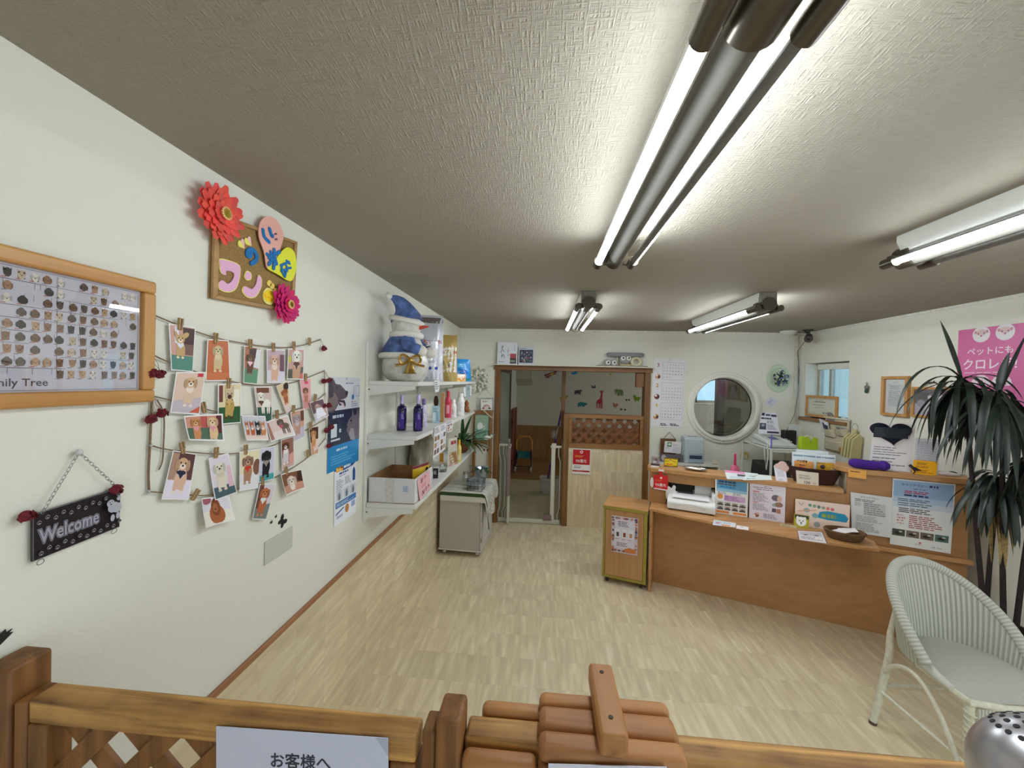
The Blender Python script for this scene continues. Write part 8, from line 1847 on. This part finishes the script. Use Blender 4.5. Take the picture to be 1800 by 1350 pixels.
# ================================================================== DOORWAY GATE AND BACK ROOM
GWH = mat('gate_white', (206, 202, 186), .4, var=.02); MAU = mat('gate_mauve', (130, 108, 104), .5, var=.03)
gt = thing('baby_gate', (.9, D+.05, 0), 'white metal safety gate standing open in the back doorway', 'gate')
gy = D+.045
MB().box(.516, 1.288, gy-.014, gy+.014, .001, .050).build('bottom_bar', GWH, gt, bevel=.005)
MB().box(.516, .668, gy-.013, gy+.013, .945, .972).build('top_bar', GWH, gt, bevel=.004); MB().box(1.155, 1.288, gy-.013, gy+.013, .945, .972).build('top_bar', GWH, gt, bevel=.004)
def wavy(x): return [Vector((x+dx, gy, z)) for dx, z in ((0, .048), (0, .12), (.022, .19), (.022, .50), (.022, .77), (0, .85), (0, .948))]
for x in (.522, .576, .612, 1.262): MB().tube(wavy(x-.006), .006, 8).build('spindle', GWH, gt)
MB().box(1.165, 1.215, gy-.018, gy+.018, .050, .985).build('post', GWH, gt, bevel=.006); MB().box(.628, .662, gy-.016, gy+.016, .050, .945).build('post', GWH, gt, bevel=.006)
MB().box(1.085, 1.185, gy-.035, gy+.035, .048, .115).build('floor_latch', MAU, gt, bevel=.008); MB().box(1.170, 1.225, gy-.024, gy+.024, .94, 1.0).build('latch', GWH, gt, bevel=.006)
l0, l1 = Vector((.652, 4.70, 0)), Vector((.600, 5.30, 0)); ld = (l1-l0).normalized(); ln = Vector((-ld.y, ld.x, 0))
def lb(s0, s1, z0, z1, th_=.026): return MB().obox(l0+ld*(s0+s1)/2+Vector((0, 0, (z0+z1)/2)), ld*(s1-s0)/2, ln*th_/2, (0, 0, (z1-z0)/2))
lf = lb(0, .035, .03, .97).build('gate_leaf', GWH, gt, bevel=.006); lb(.575, .61, .06, .97).build('leaf_post', GWH, lf, bevel=.006); lb(.035, .575, .06, .09).build('leaf_bar', GWH, lf, bevel=.004); lb(.035, .575, .94, .97).build('leaf_bar', GWH, lf, bevel=.004)
for i in range(5): q = l0+ld*(.12+.09*i); MB().cyl(q+Vector((0, 0, .088)), q+Vector((0, 0, .942)), .006, n=8).build('leaf_spindle', GWH, lf)
MB().obox(l0-ld*.0145+Vector((0, 0, .66)), ld*.014, ln*.022, (0, 0, .29)).build('grip_panel', MAU, lf, bevel=.006); MB().obox(l0+ld*.02+Vector((0, 0, .985)), ld*.05, ln*.018, (0, 0, .018)).build('release_handle', MAU, lf, bevel=.006)
# wall cabinet, screen, stroller
cx0, cx1 = .451, on(936, 660, 1, 8.45).x
b = MB(); b.prism([(cx0, y, z) for y, z in ((8.45, 1.80), (8.45, H-.02), (8.799, H-.02), (8.799, 1.66))], (cx1-cx0, 0, 0)); tag(b.build('wall_cabinet', mat('cabinet_grey_cream', (190, 186, 166), .5), bevel=.003), 'cream wall cabinet high in the back room corner', 'cabinet')
RB = wood('red_brown_slats', (92, 36, 16), (126, 60, 30), 2, .5)
t = thing('folding_screen', (.56, 7.65, .02), 'red-brown slatted wooden screen leaning at the back room left wall', 'screen')
for i in range(2):
    b = MB(); 
    for j in range(4): b.box(.47+i*.02+.0, .505+i*.02, 7.3+i*.36+j*.09, 7.3+i*.36+j*.09+.075, .06, 1.22)
    b.box(.475+i*.02, .50+i*.02, 7.3+i*.36, 7.64+i*.36, .2, .26).box(.475+i*.02, .50+i*.02, 7.3+i*.36, 7.64+i*.36, .95, 1.01); b.build('panel', RB, t, bevel=.002); 
for i in range(2): MB().box(.473, .53, 7.30+i*.62, 7.34+i*.62, .02, .06).build('foot', RB, t)
sc = Vector((.70, 7.55, .02)); t = thing('toy_stroller', sc, 'small folding pet stroller with an orange handle and teal seat in the back room', 'stroller')
OR = mat('stroller_orange', (206, 140, 40), .5); TEAL = mat('stroller_teal', (30, 110, 110), .7, var=.1); BKF = mat('stroller_black', (26, 26, 28), .5)
MB().tube([sc+Vector((dx, .10, z)) for dx, z in ((-.15, .30), (-.155, .55), (-.10, .645), (.10, .645), (.155, .55), (.15, .30))], .017, 10).build('handle', OR, t)
for sg in (-1, 1): MB().tube([sc+Vector((sg*.15, .10, .40)), sc+Vector((sg*.15, -.12, .08))], .012, 8).build('frame_leg', BKF, t); MB().tube([sc+Vector((sg*.13, -.12, .38)), sc+Vector((sg*.15, .12, .08))], .012, 8).build('frame_leg', BKF, t)
b = MB(); b.grid(lambda u, v: sc+Vector((-.12+.24*u, -.10+.20*v, .27-.05*math.sin(math.pi*u)*math.sin(math.pi*v)+.08*v)), 8, 8); b.build('seat', TEAL, t, solid=.02)
for sx_ in (-.15, .15):
    for sy_ in (-.12, .12): MB().cyl(sc+Vector((sx_-.012, sy_, .05)), sc+Vector((sx_+.012, sy_, .05)), .05, n=18).build('wheel', mat('stroller_wheel', (190, 186, 176), .5), t)
MB().cyl(sc+Vector((-.15, -.12, .10)), sc+Vector((.15, -.12, .10)), .01, n=8).build('axle', BKF, t)
# bucket and mop
bc0, bc1 = FL(950, 869), FL(980, 869); bw = (bc1-bc0).length; bcen = (bc0+bc1)/2+Vector((0, .09, 0))
t = thing('mop_bucket', bcen, 'pale grey rectangular mop bucket just inside the back doorway', 'bucket')
BG = mat('bucket_grey', (186, 182, 172), .45, var=.02); zr = .245
def rr_(w2, d2, z, r=.03): 
    out = []
    for cx2, cy2, a0 in ((w2-r, d2-r, 0), (-w2+r, d2-r, 90), (-w2+r, -d2+r, 180), (w2-r, -d2+r, 270)):
        for k in range(5): a = math.radians(a0+k*22.5); out.append(bcen+Vector((cx2+r*math.cos(a), cy2+r*math.sin(a), z)))
    return out
b = MB(); L = [rr_(bw*.42, .085, .0), rr_(bw*.50, .105, zr-.03), rr_(bw*.55, .118, zr-.03), rr_(bw*.55, .118, zr), rr_(bw*.49, .10, zr), rr_(bw*.42, .085, .03)]
for A, B in zip(L[:-1], L[1:]): b.add(A+B, [(i, (i+1) % 20, 20+(i+1) % 20, 20+i) for i in range(20)])
b.add(L[0], [tuple(range(19, -1, -1))]); b.add(L[-1], [tuple(range(20))]); b.build('tub', BG, t)
MB().box(bcen.x-.0, bcen.x+bw*.40, bcen.y-.07, bcen.y+.07, .17, .20).build('wringer', mat('wringer_mauve', (120, 92, 92), .5), t, bevel=.004)
m0 = bcen+Vector((-bw*.20, -.02, .06)); m1 = on(987, 722, 1, 5.75); t = thing('spray_mop', m0, 'purple-handled mop standing in the grey bucket', 'mop')
PUM = mat('mop_purple', (80, 44, 130), .4, var=.05); STL = mat('mop_steel', (176, 172, 170), .3, .8)
def ml(s): return m0+(m1-m0)*s
MB().cyl(ml(.0), ml(.13), .036, .030, n=14).build('wringer_head', PUM, t, bevel=.004); MB().cyl(ml(.13), ml(.36), .014, n=12).build('lower_grip', PUM, t); MB().cyl(ml(.36), ml(.56), .010, n=12).build('shaft', STL, t); MB().cyl(ml(.56), ml(.66), .016, n=12).build('collar', PUM, t); MB().cyl(ml(.66), ml(.82), .010, n=12).build('shaft', STL, t); MB().cyl(ml(.82), ml(1.0), .016, .013, n=12).build('handle', PUM, t)
b = MB(); 
for i in range(16): a = i*2*math.pi/16; b.tube([ml(.01), ml(.0)+Vector((math.cos(a)*.03, math.sin(a)*.025, -.015)), ml(0)+Vector((math.cos(a)*.04, math.sin(a)*.03, -.03))], .006, 5)
b.build('mop_strands', mat('mop_white', (206, 202, 196), .9), t)
q = ml(.74); b = MB(); b.ell(q+Vector((-.045, -.02, -.02)), (.05, .03, .075), 14, 10, wob=.08); tag(b.build('plastic_bag', CLEAR, angle=180), 'crumpled clear plastic bag tied to the mop handle', 'bag')
# stickers on the far wall of the back room
def dz(x, y): return on(850+x/6, 620+y/6, 1, YB-.002)
def decal(name, lab, shapes):
    b = MB(); k = 0
    for kind, col, *a in shapes:
        b.col = lin(col); k += 1; th_ = Vector((0, -.001-.0004*k, 0))
        if kind == 'E':
            x, y, rx, ry = a[:4]; rt = a[4] if len(a) > 4 else 0; b.prism([dz(x+rx*math.cos(t_)*math.cos(rt)-ry*math.sin(t_)*math.sin(rt), y+rx*math.cos(t_)*math.sin(rt)+ry*math.sin(t_)*math.cos(rt)) for t_ in [i*math.pi/8 for i in range(16)]], th_)
        else: b.prism([dz(*p) for p in a[0]], th_)
    tag(b.build(name, PRINT, smooth=False), lab, 'wall sticker', 'animal wall stickers in the back room')
def legs(c, xs, y0, y1, w_=5): return [('P', c, [(x-w_, y0), (x+w_, y0), (x+w_, y1), (x-w_, y1)]) for x in xs]
G1 = (176, 50, 60)
decal('giraffe_sticker', 'red giraffe wall sticker in the middle of the back room wall', [('E', G1, 1225, 515, 30, 24, -.3), ('P', G1, [(1225, 505), (1250, 505), (1255, 420), (1240, 415)]), ('E', G1, 1246, 412, 20, 9), ('P', G1, [(1240, 395), (1244, 395), (1246, 412)]), ('P', G1, [(1254, 397), (1258, 397), (1252, 412)])]+legs(G1, (1198, 1222, 1238, 1252), 515, 588, 4))
c = (84, 70, 96); decal('bear_sticker', 'dark purple bear wall sticker left of the butterfly', [('E', c, 990, 412, 34, 18), ('E', c, 1022, 402, 17, 11)]+legs(c, (964, 980, 1005, 1018), 415, 440, 6))
c = (110, 132, 84); decal('elephant_sticker', 'green elephant wall sticker right of the giraffe', [('E', c, 1440, 412, 34, 26), ('E', c, 1402, 402, 20, 20), ('P', c, [(1384, 400), (1394, 400), (1396, 440), (1390, 445)])]+legs(c, (1418, 1432, 1452, 1468), 425, 455, 6))
c = (44, 130, 140); decal('hippo_sticker', 'teal hippo wall sticker left of the giraffe', [('E', c, 1032, 540, 38, 20), ('E', c, 1075, 542, 20, 13)]+legs(c, (1002, 1022, 1048, 1060), 545, 570, 6))
c = (160, 150, 40); decal('cow_sticker', 'olive yellow calf wall sticker beside the brown post', [('E', c, 840, 475, 38, 17), ('E', c, 880, 458, 16, 9)]+legs(c, (812, 826, 850, 858), 480, 520, 4))
c = (120, 150, 40); decal('dog_sticker', 'lime green puppy wall sticker at the right end of the back room wall', [('E', c, 1620, 485, 34, 20), ('E', c, 1592, 462, 16, 18), ('P', c, [(1640, 480), (1658, 455), (1655, 485)]), ('E', (90, 120, 40), 1610, 480, 7, 6), ('E', (90, 120, 40), 1632, 488, 6, 6)]+legs(c, (1600, 1632), 490, 515, 6))
c = (176, 120, 96); decal('hen_sticker', 'brown hen wall sticker low on the back room wall, above the lattice', [('E', c, 1392, 555, 24, 18), ('E', c, 1372, 540, 9, 16), ('E', c, 1412, 545, 9, 12)]+legs(c, (1388, 1400), 568, 585, 2))
c = (84, 70, 84); decal('butterfly_wall_sticker', 'grey purple butterfly wall sticker above the giraffe', [('P', c, [(1160, 360), (1135, 338), (1142, 370), (1158, 378)]), ('P', c, [(1160, 360), (1180, 335), (1182, 372), (1164, 378)])])
decal('cloud_sticker', 'blue cloud wall sticker at the top of the back room wall', [('E', (54, 140, 200), 950, 218, 28, 13), ('E', (54, 140, 200), 972, 210, 20, 14)])
decal('cloud_sticker', 'blue cloud wall sticker at the top right, under the red train', [('E', (54, 130, 180), 1645, 262, 18, 11), ('E', (54, 130, 180), 1658, 256, 12, 10)])
decal('train_sticker', 'red train wall sticker in the top right corner of the back room wall', [('P', (130, 20, 36), [(1620, 205), (1690, 205), (1690, 226), (1640, 226)]), ('E', (130, 20, 36), 1650, 228, 7, 7), ('E', (130, 20, 36), 1672, 226, 7, 7), ('P', (130, 20, 36), [(1655, 190), (1690, 190), (1690, 206), (1655, 206)])])
decal('sun_sticker', 'yellow sun wall sticker at the top of the back room wall', [('E', (176, 156, 60), 1338, 230, 8, 8)]+[('P', (176, 156, 60), [(1338+10*math.cos(a-.15), 230+10*math.sin(a-.15)), (1338+20*math.cos(a), 230+20*math.sin(a)), (1338+10*math.cos(a+.15), 230+10*math.sin(a+.15))]) for a in [i*math.pi/4 for i in range(8)]])
c = (120, 24, 60); decal('plane_sticker', 'crimson biplane wall sticker left of the brown post', [('P', c, [(640, 235), (775, 188), (775, 202), (645, 250)]), ('P', c, [(650, 255), (760, 215), (770, 222), (655, 268)]), ('E', (206, 170, 60), 722, 225, 22, 14, -.35), ('E', c, 683, 264, 9, 6)])
for nm, (x, y), w_ in (('upper left', (1508, 500), 11), ('upper right', (1536, 500), 9), ('lower left', (1452, 598), 12), ('lower right', (1494, 602), 10)): decal('chick_sticker', 'tiny dark chick wall sticker, %s of the four' % nm, [('E', (70, 66, 76), x, y, w_, 9), ('E', (70, 66, 76), x-w_*.6, y-8, 5, 5)])

# ---- fill lamp added to brighten the back room, unseen behind the door header
t = thing('backroom_fill_lamp', (3.0, 7.0, H), 'added round fill lamp brightening the back room, hidden by the door header', 'lamp')
MB().lathe([(.0, -.075), (.10, -.07), (.17, -.045), (.19, -.02)], (3.0, 7.0, H), 32).build('lit_fill_shade', mat('lit_fill_shade', (255, 246, 226), .4, var=0, emit=12.0), t); MB().lathe([(.191, -.02), (.20, -.012), (.20, -.0005)], (3.0, 7.0, H), 32).build('rim', TRIMW, t)
